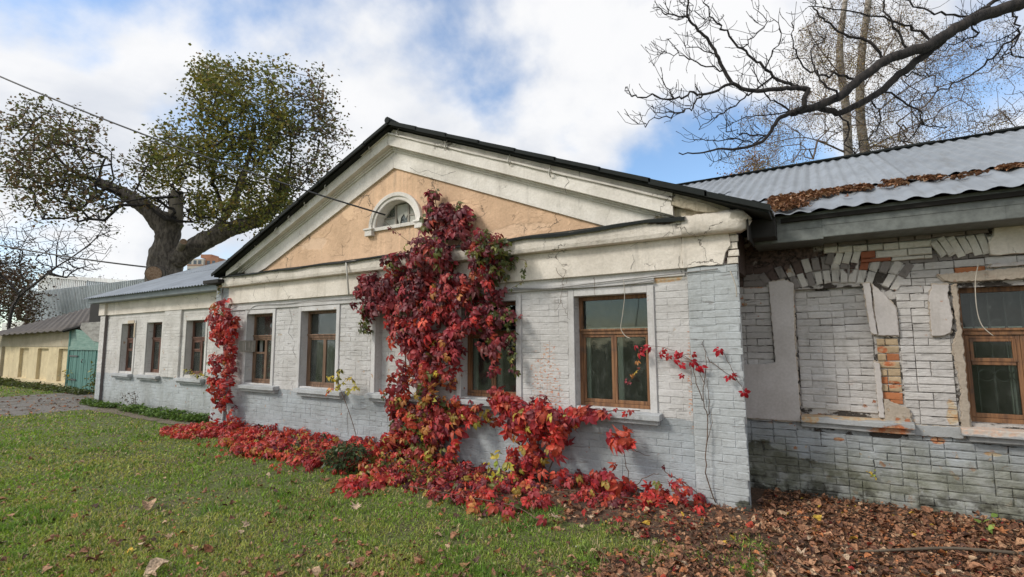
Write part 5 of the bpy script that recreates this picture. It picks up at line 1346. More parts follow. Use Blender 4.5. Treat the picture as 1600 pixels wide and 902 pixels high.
# bough runs on to its own trunk beyond the frame
tb = R(2150, 560, 11.0); t0 = tb*np.array([1, 1, 0])
mains.tube(spline([bp(1700, -25), R(1760, -60, 9.9), R(1950, -40, 10.6), R(2110, 120, 11.0), R(2140, 300, 11.0), tb*np.array([1, 1, 0.5]), t0-np.array([0, 0, .2])], 5), list(np.linspace(12.5, 24, 31)*fb), 12)
mb_ = mains.build('trunk', M_BARKD, BG, smooth=True)
bm_.build('bough', M_BARKD, BG, smooth=True, kind='stuff')
# twigs curling up from the boughs
A_ = np.array(anchors[120:]); n = 620
tw = MB(); st = A_[rng.integers(0, len(A_), n)]
for q in st:
    d = RT*rng.normal(-.45, .6)+UP*rng.normal(.30, .55)+FW*rng.normal(0, .35); L = rng.uniform(.12, .55); pts = [q]; q = q.copy()
    for k in range(4):
        d = d/np.linalg.norm(d); q = q+d*L/4; pts.append(q.copy()); d = d+UP*.28+rng.normal(0, .22, 3)
    tw.tube(pts, [.0065, .0055, .005, .0045, .006], 3, cap=False)
    if rng.random() < .5:
        q = pts[2]; e = d+rng.normal(0, .7, 3); e /= np.linalg.norm(e); tw.tube([q, q+e*L*.2, q+e*L*.35+UP*.03], [.005, .0045, .005], 3, cap=False)
tw.build('twigs', M_BARKD, BG, kind='stuff')
# ------------------------------------------------------------------ ground
def sheet(name, pts, z, mat, label=None, sub=0):
    b = MB(); b.quad(*[(a, c, z) for a, c in pts])
    return b.build(name, mat, None, kind='structure', label=label)
sheet('ground', [(-700, -500), (600, -500), (600, 900), (-700, 900)], 0.0, M_GROUND, 'grassy ground running to the horizon')
g2 = lambda px, py: tuple(G(px, py)[:2])
ppts = [g2(-60, 622), g2(0, 621), g2(60, 617), g2(118, 613), g2(152, 611), (-17.1, 0.95), (-16.75, 0.4), g2(168, 634), g2(150, 641), g2(110, 642), g2(50, 648), g2(0, 652), g2(-80, 662), (-26, -6.0), (-36, -2.5)]
sheet('path', [tuple(q) for q in rough_poly(ppts, 0.5, 0.06, 3)], 0.004, M_PATH, 'worn grey path leading to the teal gate')
dp = [g2(138, 642), g2(175, 632), (-16.7, 0.5), (-10.2, 0.5), (-10.2, -0.35), g2(300, 668), g2(240, 660), g2(190, 650)]
sheet('bare_soil', [tuple(q) for q in rough_poly(dp, 0.3, 0.06, 5)], 0.008, M_DIRT, 'strip of bare trodden soil along the left wing')
def s01(v): return np.clip(v, 0, 1)**2*(3-2*np.clip(v, 0, 1))
def litter(x, y):
    """how thickly fallen leaves lie at a point"""
    a = (x+1.85)*0.65+(y+1.6)*0.12+(vnoise(x, y, 2.2, 3)-.5)*1.1+(vnoise(x, y, 6.0, 13)-.5)*.7
    b_ = (y+1.25+(vnoise(x, y, 3.0, 5)-.5)*.9)*2.0*(x > -4.6)*s01((x+4.6)/1.2)
    patch = 1-0.75*s01(1-np.hypot((x+0.42)/0.42, (y+1.75)/0.28))-0.6*s01(1-np.hypot((x+1.9)/0.5, (y+1.35)/0.2))
    return np.clip(np.maximum(s01(a*.85+.12), s01(b_*.8)), 0, 1)*patch
# leaf mould under the thickest litter
n = 90; xs = np.linspace(-5.0, 6.5, n); ys = np.linspace(-3.6, 0.85, 45); V = [(x, y, 0) for x in xs for y in ys]; Va = np.array(V)
D_ = litter(Va[:, 0], Va[:, 1]); Va[:, 2] = -0.022+0.038*s01((D_-.25)*1.6)
k = 45; Fc = [(i*k+j, (i+1)*k+j, (i+1)*k+j+1, i*k+j+1) for i in range(n-1) for j in range(k-1)]
put('leaf_mould', np_mesh('leaf_mould', Va, Fc), M_LITTER, None, smooth=True, kind='structure', label='dark leaf mould under the fallen leaves')

# ------------------------------------------------------------------ grass
def on_lawn(x, y):
    ok = y < 0.0-0.02
    ok |= (x < -17.2)
    ok &= ~inpoly(x, y, ppts)
    ok &= ~(inpoly(x, y, dp) & (vnoise(x, y, 5, 8) < .72))
    ok &= (x > -60) & (y < 1.45)
    ok |= (x < -22.5) & (y < 1.45) & ~inpoly(x, y, ppts)
    ok &= ~((x > -0.8) & (y > 0.7)) 
    return ok
def ground_samples(n, px=(-320, 1900), py=(601, 1200), power=1.0):
    out = []; tot = 0
    while tot < n:
        u_ = rng.uniform(px[0], px[1], n); v_ = py[0]+(py[1]-py[0])*rng.uniform(0, 1, n)**power
        r = FW[None]+RT[None]*((u_-800)/F_PX)[:, None]+UP[None]*((451-v_)/F_PX)[:, None]
        k = (0-CAM[2])/r[:, 2]; q = CAM[None]+r*k[:, None]; q = q[(k > 0) & (k < 60)]
        out.append(q); tot += len(q)
    q = np.concatenate(out)[:n]; return q
q = ground_samples(430000, py=(596, 1120), power=1.15)
ok = on_lawn(q[:, 0], q[:, 1]) & (rng.random(len(q)) > np.clip(litter(q[:, 0], q[:, 1])*1.15-.12, 0, .97))
thin_ = vnoise(q[:, 0], q[:, 1], 1.1, 21)*.6+vnoise(q[:, 0], q[:, 1], 4.1, 22)*.4
ok &= rng.random(len(q)) < np.clip(0.35+2.0*(thin_-.22), .3, 1)
q = q[ok]; n = len(q); dist = np.linalg.norm(q-CAM, axis=1)
tuft = s01((vnoise(q[:, 0], q[:, 1], 3.1, 93)*.6+vnoise(q[:, 0], q[:, 1], 8.5, 94)*.4-.58)*6)
hgt = rng.uniform(.016, .042, n)*(0.65+0.7*vnoise(q[:, 0], q[:, 1], 2.3, 9)+.9*tuft); wid = np.maximum(.0026, dist*.0009)*rng.uniform(.7, 1.3, n)
yaw = rng.uniform(0, 6.283, n); lean = rng.uniform(.1, 1.25, n); la = rng.uniform(0, 6.283, n)
dx, dy = np.cos(yaw)*wid, np.sin(yaw)*wid; lx, ly = np.cos(la)*np.sin(lean)*hgt, np.sin(la)*np.sin(lean)*hgt; lz = np.cos(lean)*hgt
V = np.zeros((n, 5, 3)); V[:, 0] = q-np.stack([dx, dy, 0*dx], -1); V[:, 1] = q+np.stack([dx, dy, 0*dx], -1)
mid = q+np.stack([lx*.45, ly*.45, np.maximum(lz, .006)*.65], -1); V[:, 2] = mid+np.stack([dx, dy, 0*dx], -1)*.8; V[:, 3] = mid-np.stack([dx, dy, 0*dx], -1)*.8
V[:, 4] = q+np.stack([lx*1.2, ly*1.2, np.maximum(lz, .004)], -1)
F0 = np.array([(0, 1, 2), (0, 2, 3), (3, 2, 4)]); Fc = (F0[None]+(np.arange(n)*5)[:, None, None]).reshape(-1, 3)
pa = vnoise(q[:, 0], q[:, 1], .9, 31)*.5+vnoise(q[:, 0], q[:, 1], 3.3, 32)*.5
g1 = np.array([0.27, 0.41, 0.055]); g2c = np.array([0.44, 0.47, 0.11]); g3 = np.array([0.52, 0.42, 0.22]); g4 = np.array([0.16, 0.24, 0.045])
c = g1[None]+(g2c-g1)[None]*s01((pa-.42)*3)[:, None]; rr = rng.random(n)
c[rr < .22] = g4; c = c*(1-.28*tuft[:, None]*np.array([[1.25, .75, .6]]));  c[rr > .90-.1*pa] = g3; c = c*rng.normal(1, .14, (n, 1)); c = np.clip(c, .01, 1)
put('grass', np_mesh('grass', V.reshape(-1, 3), Fc, np.repeat(c, 5, 0)), M_GRASS, None, kind='stuff', label='short autumn lawn grass', cat='grass')
# low broad-leaved weeds and clover in the lawn
q = ground_samples(60000, py=(600, 1120), power=1.1); ok = on_lawn(q[:, 0], q[:, 1]) & (rng.random(len(q)) > litter(q[:, 0], q[:, 1])) & (vnoise(q[:, 0], q[:, 1], 2.7, 41) > .36); q = q[ok]; n = len(q)
dist = np.linalg.norm(q-CAM, axis=1); q[:, 2] = rng.uniform(.008, .035, n)
M = rotmats(rng.uniform(0, 6.28, n), rng.normal(.25, .35, n), rng.uniform(0, 6.28, n))*(np.maximum(.013, dist*.0022)*rng.uniform(.6, 1.5, n))[:, None, None]
c = np.array([(0.17, 0.27, 0.05), (0.22, 0.31, 0.08), (0.30, 0.33, 0.13), (0.11, 0.17, 0.04), (0.42, 0.42, 0.28)])[rng.choice(5, n, p=[.3, .28, .15, .22, .05])]*rng.normal(1, .12, (n, 1))
v, f_, c = scatter(LEAF4_V, LEAF4_F, M, q, np.clip(c, .01, 1)); put('clover', np_mesh('clover', v, f_, c), M_GRASS, None, kind='stuff', label='clover and small weeds in the lawn', cat='clover')

# ------------------------------------------------------------------ fallen leaves
def curl_leaf(nx=5, ny=3, curl=1.6, jag=.12, seed=0, w_=.55):
    rr = random.Random(seed); v, f = [], []
    for i in range(nx):
        t = i/(nx-1); ww = w_*math.sin(math.pi*min(.97, max(.06, t)))**.7
        for j in range(ny):
            s_ = (j/(ny-1)-.5)*2; a = s_*curl*.7; rad_ = ww/max(.4, curl)*1.4
            x = math.sin(a)*rad_*(1+rr.uniform(-jag, jag)); z = (1-math.cos(a))*rad_+.14*math.sin(t*3.0)*rr.uniform(.4, 1.6)
            v.append((x, t-.5+rr.uniform(-.04, .04), z+rr.uniform(-.03, .03)))
    for i in range(nx-1):
        for j in range(ny-1):
            a = i*ny+j; f += [(a, a+1, a+ny+1), (a, a+ny+1, a+ny)]
    return np.array(v), np.array(f)
def maple_leaf(seed=0, fold=.25):
    rr = random.Random(seed); ang = [-90, -62, -35, -12, 8, 38, 62, 78, 90, 102, 118, 142, 172, 192, 215, 242]; rad_ = [.12, .38, .22, .5, .26, .55, .30, .38, .72, .38, .30, .55, .26, .5, .22, .38]
    v = [(0, -.02, 0)]
    for a, r in zip(ang, rad_):
        r *= rr.uniform(.85, 1.15); x, y = r*math.cos(rad(a)), r*math.sin(rad(a)); v.append((x, y, abs(x)*fold+rr.uniform(-.05, .12)*r+.15*r*r))
    v += [(rr.uniform(-.03, .03), -.75, .04), (.015, -.1, 0)]
    n = len(ang); f = [(0, i+1, (i+1) % n+1) for i in range(n)]+[(0, n+1, n+2)]
    return np.array(v), np.array(f)
LT = [curl_leaf(5, 3, 1.9, .15, 1), curl_leaf(5, 3, 1.2, .2, 2, .4), curl_leaf(5, 3, 2.4, .1, 3, .5), curl_leaf(5, 3, .8, .25, 4, .6)]
MT = [maple_leaf(5, .15), maple_leaf(6, .5), maple_leaf(7, -.1), maple_leaf(8, .8)]
BROWN = [(0.29, 0.14, 0.08), (0.36, 0.18, 0.10), (0.20, 0.098, 0.06), (0.44, 0.25, 0.145), (0.12, 0.065, 0.046), (0.52, 0.35, 0.22), (0.44, 0.17, 0.07)]
q = ground_samples(75000, py=(700, 1150), power=.95)
D_ = litter(q[:, 0], q[:, 1]); okp = ((q[:, 1] < -.01) & (q[:, 0] < -.6)) | ((q[:, 1] < YR-.03) & (q[:, 0] >= -.62))
q = q[okp & (rng.random(len(q)) < np.maximum(D_, (.07+.16*s01((q[:, 0]+5)/4))*(vnoise(q[:, 0], q[:, 1], 1.9, 77) > .36)))]; Vs, Fs, Cs, o_ = [], [], [], 0
# more of them in the corner by the right wing
ex = np.stack([rng.uniform(-.62, 3.5, 4200), rng.uniform(-.6, YR-.04, 4200), np.zeros(4200)], -1); q = np.concatenate([q, ex])
D_ = litter(q[:, 0], q[:, 1])
for k, (tv, tf) in enumerate(LT+MT[:2]):
    sel = np.arange(len(q)) % 6 == k; T = q[sel].copy(); n = len(T); T[:, 2] = rng.uniform(.004, .05, n)*(.3+.7*D_[sel])+.006
    sz = rng.gamma(4, .0082, n).clip(.013, .08)*(.85 if k > 3 else 1.0)*(1+.35*(rng.random(n) < .12))
    M = rotmats(rng.uniform(0, 6.28, n), rng.normal(0, .5, n)+(rng.random(n) < .3)*3.14, rng.uniform(0, 6.28, n))*sz[:, None, None]
    c = np.array(BROWN)[rng.choice(7, n, p=[.26, .24, .17, .13, .1, .05, .05])]; rr = rng.random(n)
    redp = s01((T[:, 1]+1.4)/1.2)*(T[:, 0] < -1.0)*.42+.02
    c[rr < redp] = np.array([(0.34, 0.035, 0.03), (0.22, 0.03, 0.028), (0.42, 0.07, 0.04)])[rng.integers(0, 3, (rr < redp).sum())]
    c[rr > .985] = (0.50, 0.32, 0.05)
    c = np.clip(c*rng.normal(1, .18, (n, 1)), .01, 1)
    v, f_, cc_ = scatter(tv, tf, M, T, c); Vs.append(v); Fs.append(f_+o_); Cs.append(cc_); o_ += len(v)
put('leaf_litter', np_mesh('leaf_litter', np.concatenate(Vs), np.concatenate(Fs), np.concatenate(Cs)), M_DRY, None, kind='stuff', label='thick litter of small curled brown leaves', cat='leaf litter')
# single larger leaves that can be picked out
KINDS = [('brown curled fallen leaf lying on the lawn', [(0.24, 0.115, 0.068), (0.19, 0.09, 0.058)], 'brown leaves scattered over the lawn'),
         ('pale tan fallen leaf lying on the lawn', [(0.46, 0.30, 0.18), (0.55, 0.40, 0.27)], 'tan leaves scattered over the lawn'),
         ('rusty orange fallen leaf lying on the ground', [(0.42, 0.17, 0.07), (0.36, 0.15, 0.08)], 'rusty leaves scattered over the ground'),
         ('dark shrivelled fallen leaf lying on the ground', [(0.10, 0.06, 0.045)], 'dark leaves scattered over the ground')]
fm = {}
def leaf_label(ki, t):
    k = ('brown curled', 'pale tan', 'rusty orange', 'dark shrivelled')[ki]; u_ = ((np.array(t)-CAM)@RT)/((np.array(t)-CAM)@FW)*F_PX+800
    if litter(t[0], t[1]) > .45: p_ = ('on the thick litter at the foot of the right wing' if t[0] > -.6 and t[1] > -.7 else 'on the thick brown litter in the right foreground')
    elif u_ < 420: p_ = 'on the grass in the left part of the lawn'
    elif u_ < 800: p_ = 'on the grass in the middle of the lawn'
    else: p_ = 'on the grass near the edge of the brown litter'
    return dict(label=k+' fallen leaf '+p_, cat='leaf', group=k+' leaves '+p_)
def fallen_mesh(ki, vi, ci):
    if (ki, vi, ci) not in fm:
        tv, tf = (LT+MT)[vi]; c = np.array(KINDS[ki][1][ci]); me = np_mesh('fallen_leaf', tv, tf, np.repeat(c[None], len(tv), 0)*(1+.25*rng.normal(0, 1, (len(tv), 1)).clip(-1, 1))); me.materials.append(M_DRY); fm[(ki, vi, ci)] = me
    return fm[(ki, vi, ci)]
q = ground_samples(4000, px=(-60, 1660), py=(700, 940), power=.7); D_ = litter(q[:, 0], q[:, 1])
q = q[(q[:, 1] < -.6) & (rng.random(len(q)) < .45+.5*D_)][:286]
for t in q:
    ki = int(rng.choice(4, p=[.42, .22, .18, .18])); vi = int(rng.choice([0, 1, 2, 3, 0, 1, 2, 3, 5, 7])); ci = int(rng.integers(0, len(KINDS[ki][1])))
    s_ = float(rng.uniform(.032, .072))*(1.35 if vi > 3 else 1.0)
    put('fallen_leaf', fallen_mesh(ki, vi, ci), loc=(t[0], t[1], .022+.02*rng.random()+.02*float(litter(t[0], t[1]))), rot=(rng.normal(0, .35)+(rng.random() < .3)*3.1, rng.normal(0, .3), rng.uniform(0, 6.28)), scale=(s_,)*3,
        **leaf_label(ki, t))
def one_leaf(px, py, s_, ki, vi, ci, label, rz, z=.03):
    t = G(px, py); put('fallen_leaf', fallen_mesh(ki, vi, ci), loc=(t[0], t[1], z), rot=(0.25, 0.1, rz), scale=(s_,)*3, label=label, cat='leaf')
one_leaf(231, 797, .16, 1, 0, 0, 'large tan leaf lying alone in the left half of the lawn', 1.2)
one_leaf(556, 803, .13, 1, 5, 1, 'pale folded leaf on the lawn below the dark green bush', .6, .05)
one_leaf(869, 820, .13, 1, 4, 1, 'palest star shaped leaf at the edge of the leaf litter', 2.1, .06)
one_leaf(245, 896, .16, 1, 1, 1, 'pale leaf at the bottom edge of the lawn on the left', .3)
one_leaf(1252, 886, .12, 1, 7, 1, 'cream leaf among brown litter near the lower right', 1.5, .07)
one_leaf(1565, 848, .12, 2, 5, 0, 'bright orange leaf on the litter beside the thin stick', 0.6, .08)
# leaf crumbs blown over the path and fine twigs in the litter
q = sample_poly([p[:2] for p in ppts], 900); n = len(q); T = np.concatenate([q, np.full((n, 1), .012)], 1)
v, f_, c = scatter(LT[1][0], LT[1][1], rotmats(rng.uniform(0, 6.28, n), rng.normal(0, .3, n), rng.uniform(0, 6.28, n))*rng.uniform(.03, .10, n)[:, None, None], T, np.array(BROWN)[rng.integers(0, 7, n)]*rng.uniform(.7, 1.3, (n, 1)))
put('path_leaves', np_mesh('path_leaves', v, f_, c), M_DRY, None, kind='stuff', label='dry leaf crumbs blown over the grey path', cat='leaf litter')
tm = MB()
for _ in range(170):
    t = ground_samples(1, px=(700, 1650), py=(760, 1000))[0]
    if t[1] > -.05 or litter(t[0], t[1]) < .25: continue
    a_ = rng.uniform(0, 6.28); L = rng.uniform(.06, .26); d_ = np.array([math.cos(a_), math.sin(a_), rng.normal(.05, .12)])
    tm.tube([t+np.array([0, 0, .05]), t+d_*L*.5+np.array([0, 0, .055])+rng.normal(0, .006, 3), t+d_*L+np.array([0, 0, .05])], [.0028, .0024, .0014], 4)
tm.build('twig_litter', M_STICK, None, kind='stuff', label='fine broken twigs mixed in the brown leaf litter', cat='twigs')
# fallen stick
st = [G(1318, 862, .05), G(1370, 861, .06), G(1430, 858, .07), G(1490, 857, .06), G(1560, 862, .05), G(1600, 866, .04)]
props(MB().tube(spline(st, 5), list(np.linspace(.008, .014, 26)), 6).build('fallen_stick', M_STICK, None, smooth=True), 'long thin grey stick lying on the brown litter at the right', 'stick')

# leaves drifted on the right roof
n = 2100; T = []
for i in range(n):
    t = rng.random()**1.25; x = -0.42+2.9*t; wdt = .16*(1-t*.7)*(.6+.8*vnoise(x, 0, 6, 2)); y = 1.12-.05*(1-t)+rng.normal(-wdt*.8, wdt*.75); y = min(y, 1.22)
    if vnoise(x, y, 7.0, 44) < .30+.2*t: continue
    T.append((x, y, zmain(x, max(y, .5))+.010+rng.uniform(0, .014)))
for i in range(380):
    y = rng.uniform(.22, 1.0); T.append((-.33+rng.normal(.06, .08)+.05*(1-y), y, EZ+(y-.28)*.38+.02+rng.uniform(0, .03)))
T = np.array(T); M = rotmats(rng.uniform(0, 6.28, len(T)), rng.normal(.35, .22, len(T)), rng.uniform(0, 6.28, len(T)))*rng.uniform(.035, .075, len(T))[:, None, None]
c = np.array([(0.26, 0.13, 0.07), (0.32, 0.165, 0.09), (0.19, 0.09, 0.05), (0.40, 0.24, 0.14)])[rng.integers(0, 4, len(T))]*rng.normal(1, .15, (len(T), 1))
v, f_, c = scatter(LT[0][0], LT[0][1], M, T, np.clip(c, .01, 1)); put('roof_leaf_drift', np_mesh('roof_leaf_drift', v, f_, c), M_DRY, None, kind='stuff', label='drift of brown leaves lying across the corrugated roof', cat='leaf drift')

# ------------------------------------------------------------------ creepers
def palmate(seed=0, nl=5, droop=.25, wide=.24):
    rr = random.Random(seed); v, f = [], []; an = {5: (-112, -56, 0, 56, 112), 3: (-55, 0, 55)}[nl]
    for k, a in enumerate(an):
        L = (.62, .86, 1.0, .86, .62)[k] if nl == 5 else (.8, 1, .8)[k]; L *= rr.uniform(.9, 1.1); a = rad(a+rr.uniform(-8, 8)); b = len(v); dr = droop*rr.uniform(.5, 2.0); fo = rr.uniform(.07, .20); ww = wide*rr.uniform(.85, 1.15)
        for (x, y, z) in ((0, .08, 0), (-ww*.9*L, .42*L, fo), (0, .42*L, -.02), (ww*.9*L, .42*L, fo), (-ww*.86*L, .72*L, fo*.6-dr*.35), (0, .72*L, -dr*.42), (ww*.86*L, .72*L, fo*.6-dr*.35), (0, 1.0*L, -dr)):
            v.append((x*math.cos(a)+y*math.sin(a), -x*math.sin(a)+y*math.cos(a), z+.02*k))
        f += [(b, b+2, b+1), (b, b+3, b+2), (b+1, b+2, b+5), (b+1, b+5, b+4), (b+2, b+3, b+6), (b+2, b+6, b+5), (b+4, b+5, b+7), (b+5, b+6, b+7)]
    return np.array(v), np.array(f)
PT = [palmate(1, 5, .3, .28), palmate(2, 5, .5, .30), palmate(3, 5, .15, .30), palmate(4, 3, .35, .33), palmate(5, 5, .7, .26)]
BW = np.array([(-1, 0, 0), (0, 0, -1), (0, -1, 0)], float).T      # tip down, face outwards
MAROON = [(0.16, 0.028, 0.042), (0.21, 0.038, 0.052), (0.26, 0.055, 0.065), (0.11, 0.022, 0.030), (0.17, 0.05, 0.045)]
CRIMSON = [(0.32, 0.032, 0.045), (0.40, 0.050, 0.056), (0.24, 0.028, 0.040), (0.47, 0.085, 0.075)]
RED = [(0.60, 0.048, 0.038), (0.50, 0.036, 0.034), (0.68, 0.11, 0.06), (0.36, 0.026, 0.028), (0.46, 0.07, 0.035)]
ORNG = [(0.46, 0.11, 0.04), (0.52, 0.22, 0.06), (0.36, 0.07, 0.035), (0.42, 0.30, 0.06)]
GRN = [(0.10, 0.12, 0.03), (0.16, 0.17, 0.04), (0.22, 0.21, 0.05), (0.07, 0.085, 0.03)]
YELL = [(0.62, 0.46, 0.05), (0.50, 0.42, 0.07), (0.40, 0.36, 0.06)]
def pick(pals, wts, n):
    out = np.zeros((n, 3)); ch = rng.choice(len(pals), n, p=np.array(wts)/sum(wts))
    for i, p in enumerate(pals):
        m_ = ch == i; out[m_] = np.array(p)[rng.integers(0, len(p), m_.sum())]
    return out*np.clip(rng.normal(1, .14, (n, 1)), .6, 1.5)
_lm = {}
def leaf_mesh_variant(vi, col):
    key = (vi, tuple(np.round(np.array(col)*18)))
    if key not in _lm:
        tv, tf = PT[vi]; cv_ = np.repeat(np.array(col)[None], len(tv), 0)
        shade_ = np.repeat(rng.uniform(.8, 1.2, len(tv)//8), 8)[:, None]
        me = np_mesh('leaf', tv, tf, cv_*shade_); me.materials.append(M_LEAF); me.shade_smooth(); _lm[key] = me
    return _lm[key]
def foliage(root, T, M3, C, size, nobj=300, stuff_name='leaves', order=None):
    """M3: rotation (n,3,3); the nobj largest/foremost leaves become objects, the rest one part"""
    n = len(T); vi = rng.integers(0, len(PT), n)
    idx = np.argsort(-(order if order is not None else size)); ob = idx[:nobj]; rest = idx[nobj:]
    for i in ob:
        m_ = Matrix.Identity(4); A = M3[i]*size[i]
        for a in range(3):
            for b in range(3): m_[a][b] = A[a, b]
            m_[a][3] = T[i][a]
        put('leaf', leaf_mesh_variant(int(vi[i]), C[i]), parent=root, mtx=m_)
    if len(rest):
        Vs, Fs, Cs, o_ = [], [], [], 0
        for k in range(len(PT)):
            s_ = rest[vi[rest] == k]
            if not len(s_): continue
            tv, tf = PT[k]; v, f_, c = scatter(tv, tf, M3[s_]*size[s_][:, None, None], T[s_], C[s_])
            sh = np.repeat(rng.uniform(.78, 1.22, len(v)//8), 8)[:, None]; Vs.append(v); Fs.append(f_+o_); Cs.append(np.clip(c*sh, 0, 1)); o_ += len(v)
        me = np_mesh(stuff_name, np.concatenate(Vs), np.concatenate(Fs), np.concatenate(Cs)); put(stuff_name, me, M_LEAF, root, kind='stuff', smooth=True)
def wall_rot(n, tilt=(.35, .35), spin=.7, yaw=.55):
    t = rng.normal(tilt[0], tilt[1], n); s_ = rng.normal(0, spin, n); y = rng.normal(0, yaw, n); out = np.zeros((n, 3, 3))
    ct, st_, cs, ss_, cy, sy = np.cos(-t), np.sin(-t), np.cos(s_), np.sin(s_), np.cos(y), np.sin(y); z = 0*t; o1 = z+1
    RX_ = np.stack([o1, z, z, z, ct, -st_, z, st_, ct], -1).reshape(-1, 3, 3); RY_ = np.stack([cs, z, ss_, z, o1, z, -ss_, z, cs], -1).reshape(-1, 3, 3); RZ_ = np.stack([cy, -sy, z, sy, cy, z, z, z, o1], -1).reshape(-1, 3, 3)
    return RZ_ @ RX_ @ RY_ @ BW[None]
def wpoly(px, y=-.15): return [tuple(W(a, b_, y)[[0, 2]]) for a, b_ in px]
def wall_leaves(specs, ybase):
    """specs: (pixel polygon, count, colour(n, x, z), outward bulge, size)"""
    Ts, Ms, Cs, Ss, Od = [], [], [], [], []
    for poly, n, colf, bulge, size in specs:
        P = wpoly(poly); q = sample_poly(P, n)
        # clumping, so that lumps, hollows and gaps form
        kn = vnoise(q[:, 0], q[:, 1], 4.5, 5)*.55+vnoise(q[:, 0], q[:, 1], 10, 6)*.45; keep = rng.random(n) < np.clip((kn-.36)*5.0, .06, 1); q = q[keep]; n = len(q)
        cx = np.array(P)[:, 0].mean(); hw = (np.array(P)[:, 0].max()-np.array(P)[:, 0].min())/2
        dep = rng.random(n)**.6; lump = .55+.7*vnoise(q[:, 0], q[:, 1], 3.2, 7); y = ybase-.03-bulge*dep*lump
        Ts.append(np.stack([q[:, 0], y, q[:, 1]], -1)); Ms.append(wall_rot(n)); C = colf(n, q[:, 0], q[:, 1]); Cs.append(C)
        s_ = size*np.clip(rng.gamma(12, .078, n), .42, 1.5); Ss.append(s_); Od.append(s_*3-y)
    return [np.concatenate(a) for a in (Ts, Ms, Cs, Ss, Od)]
def cmix(a, b_, f):
    m_ = rng.random(len(a)) < f; o = a.copy(); o[m_] = b_[m_]; return o
def col_main(n, x, z):
    top = pick([MAROON, CRIMSON, GRN], [.55, .37, .08], n); mid = pick([CRIMSON, RED, MAROON, ORNG], [.46, .22, .26, .06], n); low = pick([RED, CRIMSON, ORNG, MAROON, GRN, YELL], [.28, .26, .21, .14, .08, .03], n)
    c = cmix(top, mid, s01((2.75-z)/.7)); return cmix(c, low, s01((1.6-z)/.8))
def col_right(n, x, z):
    a = pick([MAROON, GRN, CRIMSON], [.40, .48, .12], n); b_ = pick([MAROON, CRIMSON, GRN, RED], [.42, .34, .14, .1], n); return cmix(a, b_, s01((2.4-z)/.6))
def col_green(n, x, z): return pick([GRN, MAROON], [.7, .3], n)
def col_red(n, x, z): return pick([RED, CRIMSON, ORNG, YELL, MAROON], [.56, .24, .12, .03, .05], n)
def col_arm(n, x, z): return cmix(pick([MAROON, CRIMSON], [.7, .3], n), pick([GRN, MAROON], [.6, .4], n), s01((2.12-z)/.25))
def stems(root, lines, r, y=-.06, n=5, name='stem'):
    for k, ln in enumerate(lines):
        pts = [W(a, b_, y+random.uniform(-.03, .02)) for a, b_ in ln]; sp = spline(pts, 4); sp = [q+rng.normal(0, .006, 3) for q in sp]
        MB().tube(sp, list(np.linspace(r, r*.5, len(sp))), n).build(name, M_STALK, root, smooth=True)

# the great creeper in the middle of the front
c0_ = W(668, 700, -.1)
CR = thing('creeper', (c0_[0], -.1, 0), 'great crimson creeper climbing from the ground over the wall and pediment, right of the niche', 'creeper')
specs = [
 ([(673, 296), (684, 296), (690, 318), (722, 314), (742, 345), (747, 366), (728, 388), (700, 398), (676, 380), (668, 345), (676, 322)], 520, col_main, .22, .085),
 ([(620, 392), (645, 384), (668, 372), (702, 380), (716, 400), (712, 432), (742, 430), (750, 405), (738, 368), (770, 366), (776, 400), (772, 450), (760, 500), (735, 520), (728, 500), (726, 560), (722, 600), (716, 645), (722, 690), (705, 740), (640, 748), (612, 730), (622, 680), (615, 640), (622, 600), (612, 560), (618, 520), (608, 480), (604, 440), (612, 420)], 2500, col_main, .28, .086),
 ([(735, 372), (792, 366), (805, 388), (800, 410), (790, 440), (786, 480), (762, 520), (740, 500), (738, 440), (752, 410)], 340, col_right, .20, .074),
 ([(755, 368), (790, 364), (806, 392), (796, 425), (770, 430), (757, 400)], 200, col_green, .34, .055),
 ([(563, 434), (585, 426), (610, 440), (614, 480), (592, 492), (578, 482), (574, 500), (566, 500), (560, 470)], 230, col_arm, .22, .085),
 ([(566, 490), (578, 490), (572, 524), (562, 524)], 46, lambda n, x, z: pick([GRN, MAROON], [.8, .2], n), .14, .055),
 ([(738, 470), (786, 470), (792, 520), (780, 560), (776, 590), (764, 596), (756, 560), (744, 540), (734, 500)], 210, col_right, .16, .08),
 ([(790, 470), (806, 488), (810, 520), (802, 552), (808, 585), (800, 586), (796, 545), (788, 500)], 90, col_green, .18, .06),
 ([(735, 618), (758, 602), (788, 612), (808, 624), (820, 640), (800, 652), (792, 682), (778, 668), (756, 656), (736, 662), (718, 640)], 300, col_red, .20, .082),
 ([(612, 600), (640, 640), (690, 640), (722, 660), (720, 700), (700, 750), (640, 760), (612, 735), (618, 690)], 430, col_main, .34, .084),
]
T, M3, C, S, O = wall_leaves(specs, -.03)
over = T[:, 2] > 2.66; T[over & (T[:, 2] < 2.95), 1] -= .14
foliage(CR, T, M3, C, S, 300, order=O)
stems(CR, [[(668, 750), (662, 700), (655, 640), (650, 580), (655, 520), (662, 450), (672, 390), (682, 340), (680, 300)], [(668, 750), (680, 690), (676, 620), (690, 560), (705, 500), (700, 440), (690, 380), (710, 330)], [(662, 700), (640, 620), (632, 540), (630, 470), (645, 400)],
           [(676, 620), (672, 540), (668, 480), (640, 440), (600, 445), (575, 450)], [(690, 560), (740, 470), (760, 420), (780, 380)], [(690, 700), (720, 640), (760, 625), (800, 630)], [(740, 470), (770, 520), (768, 590)]], .011)
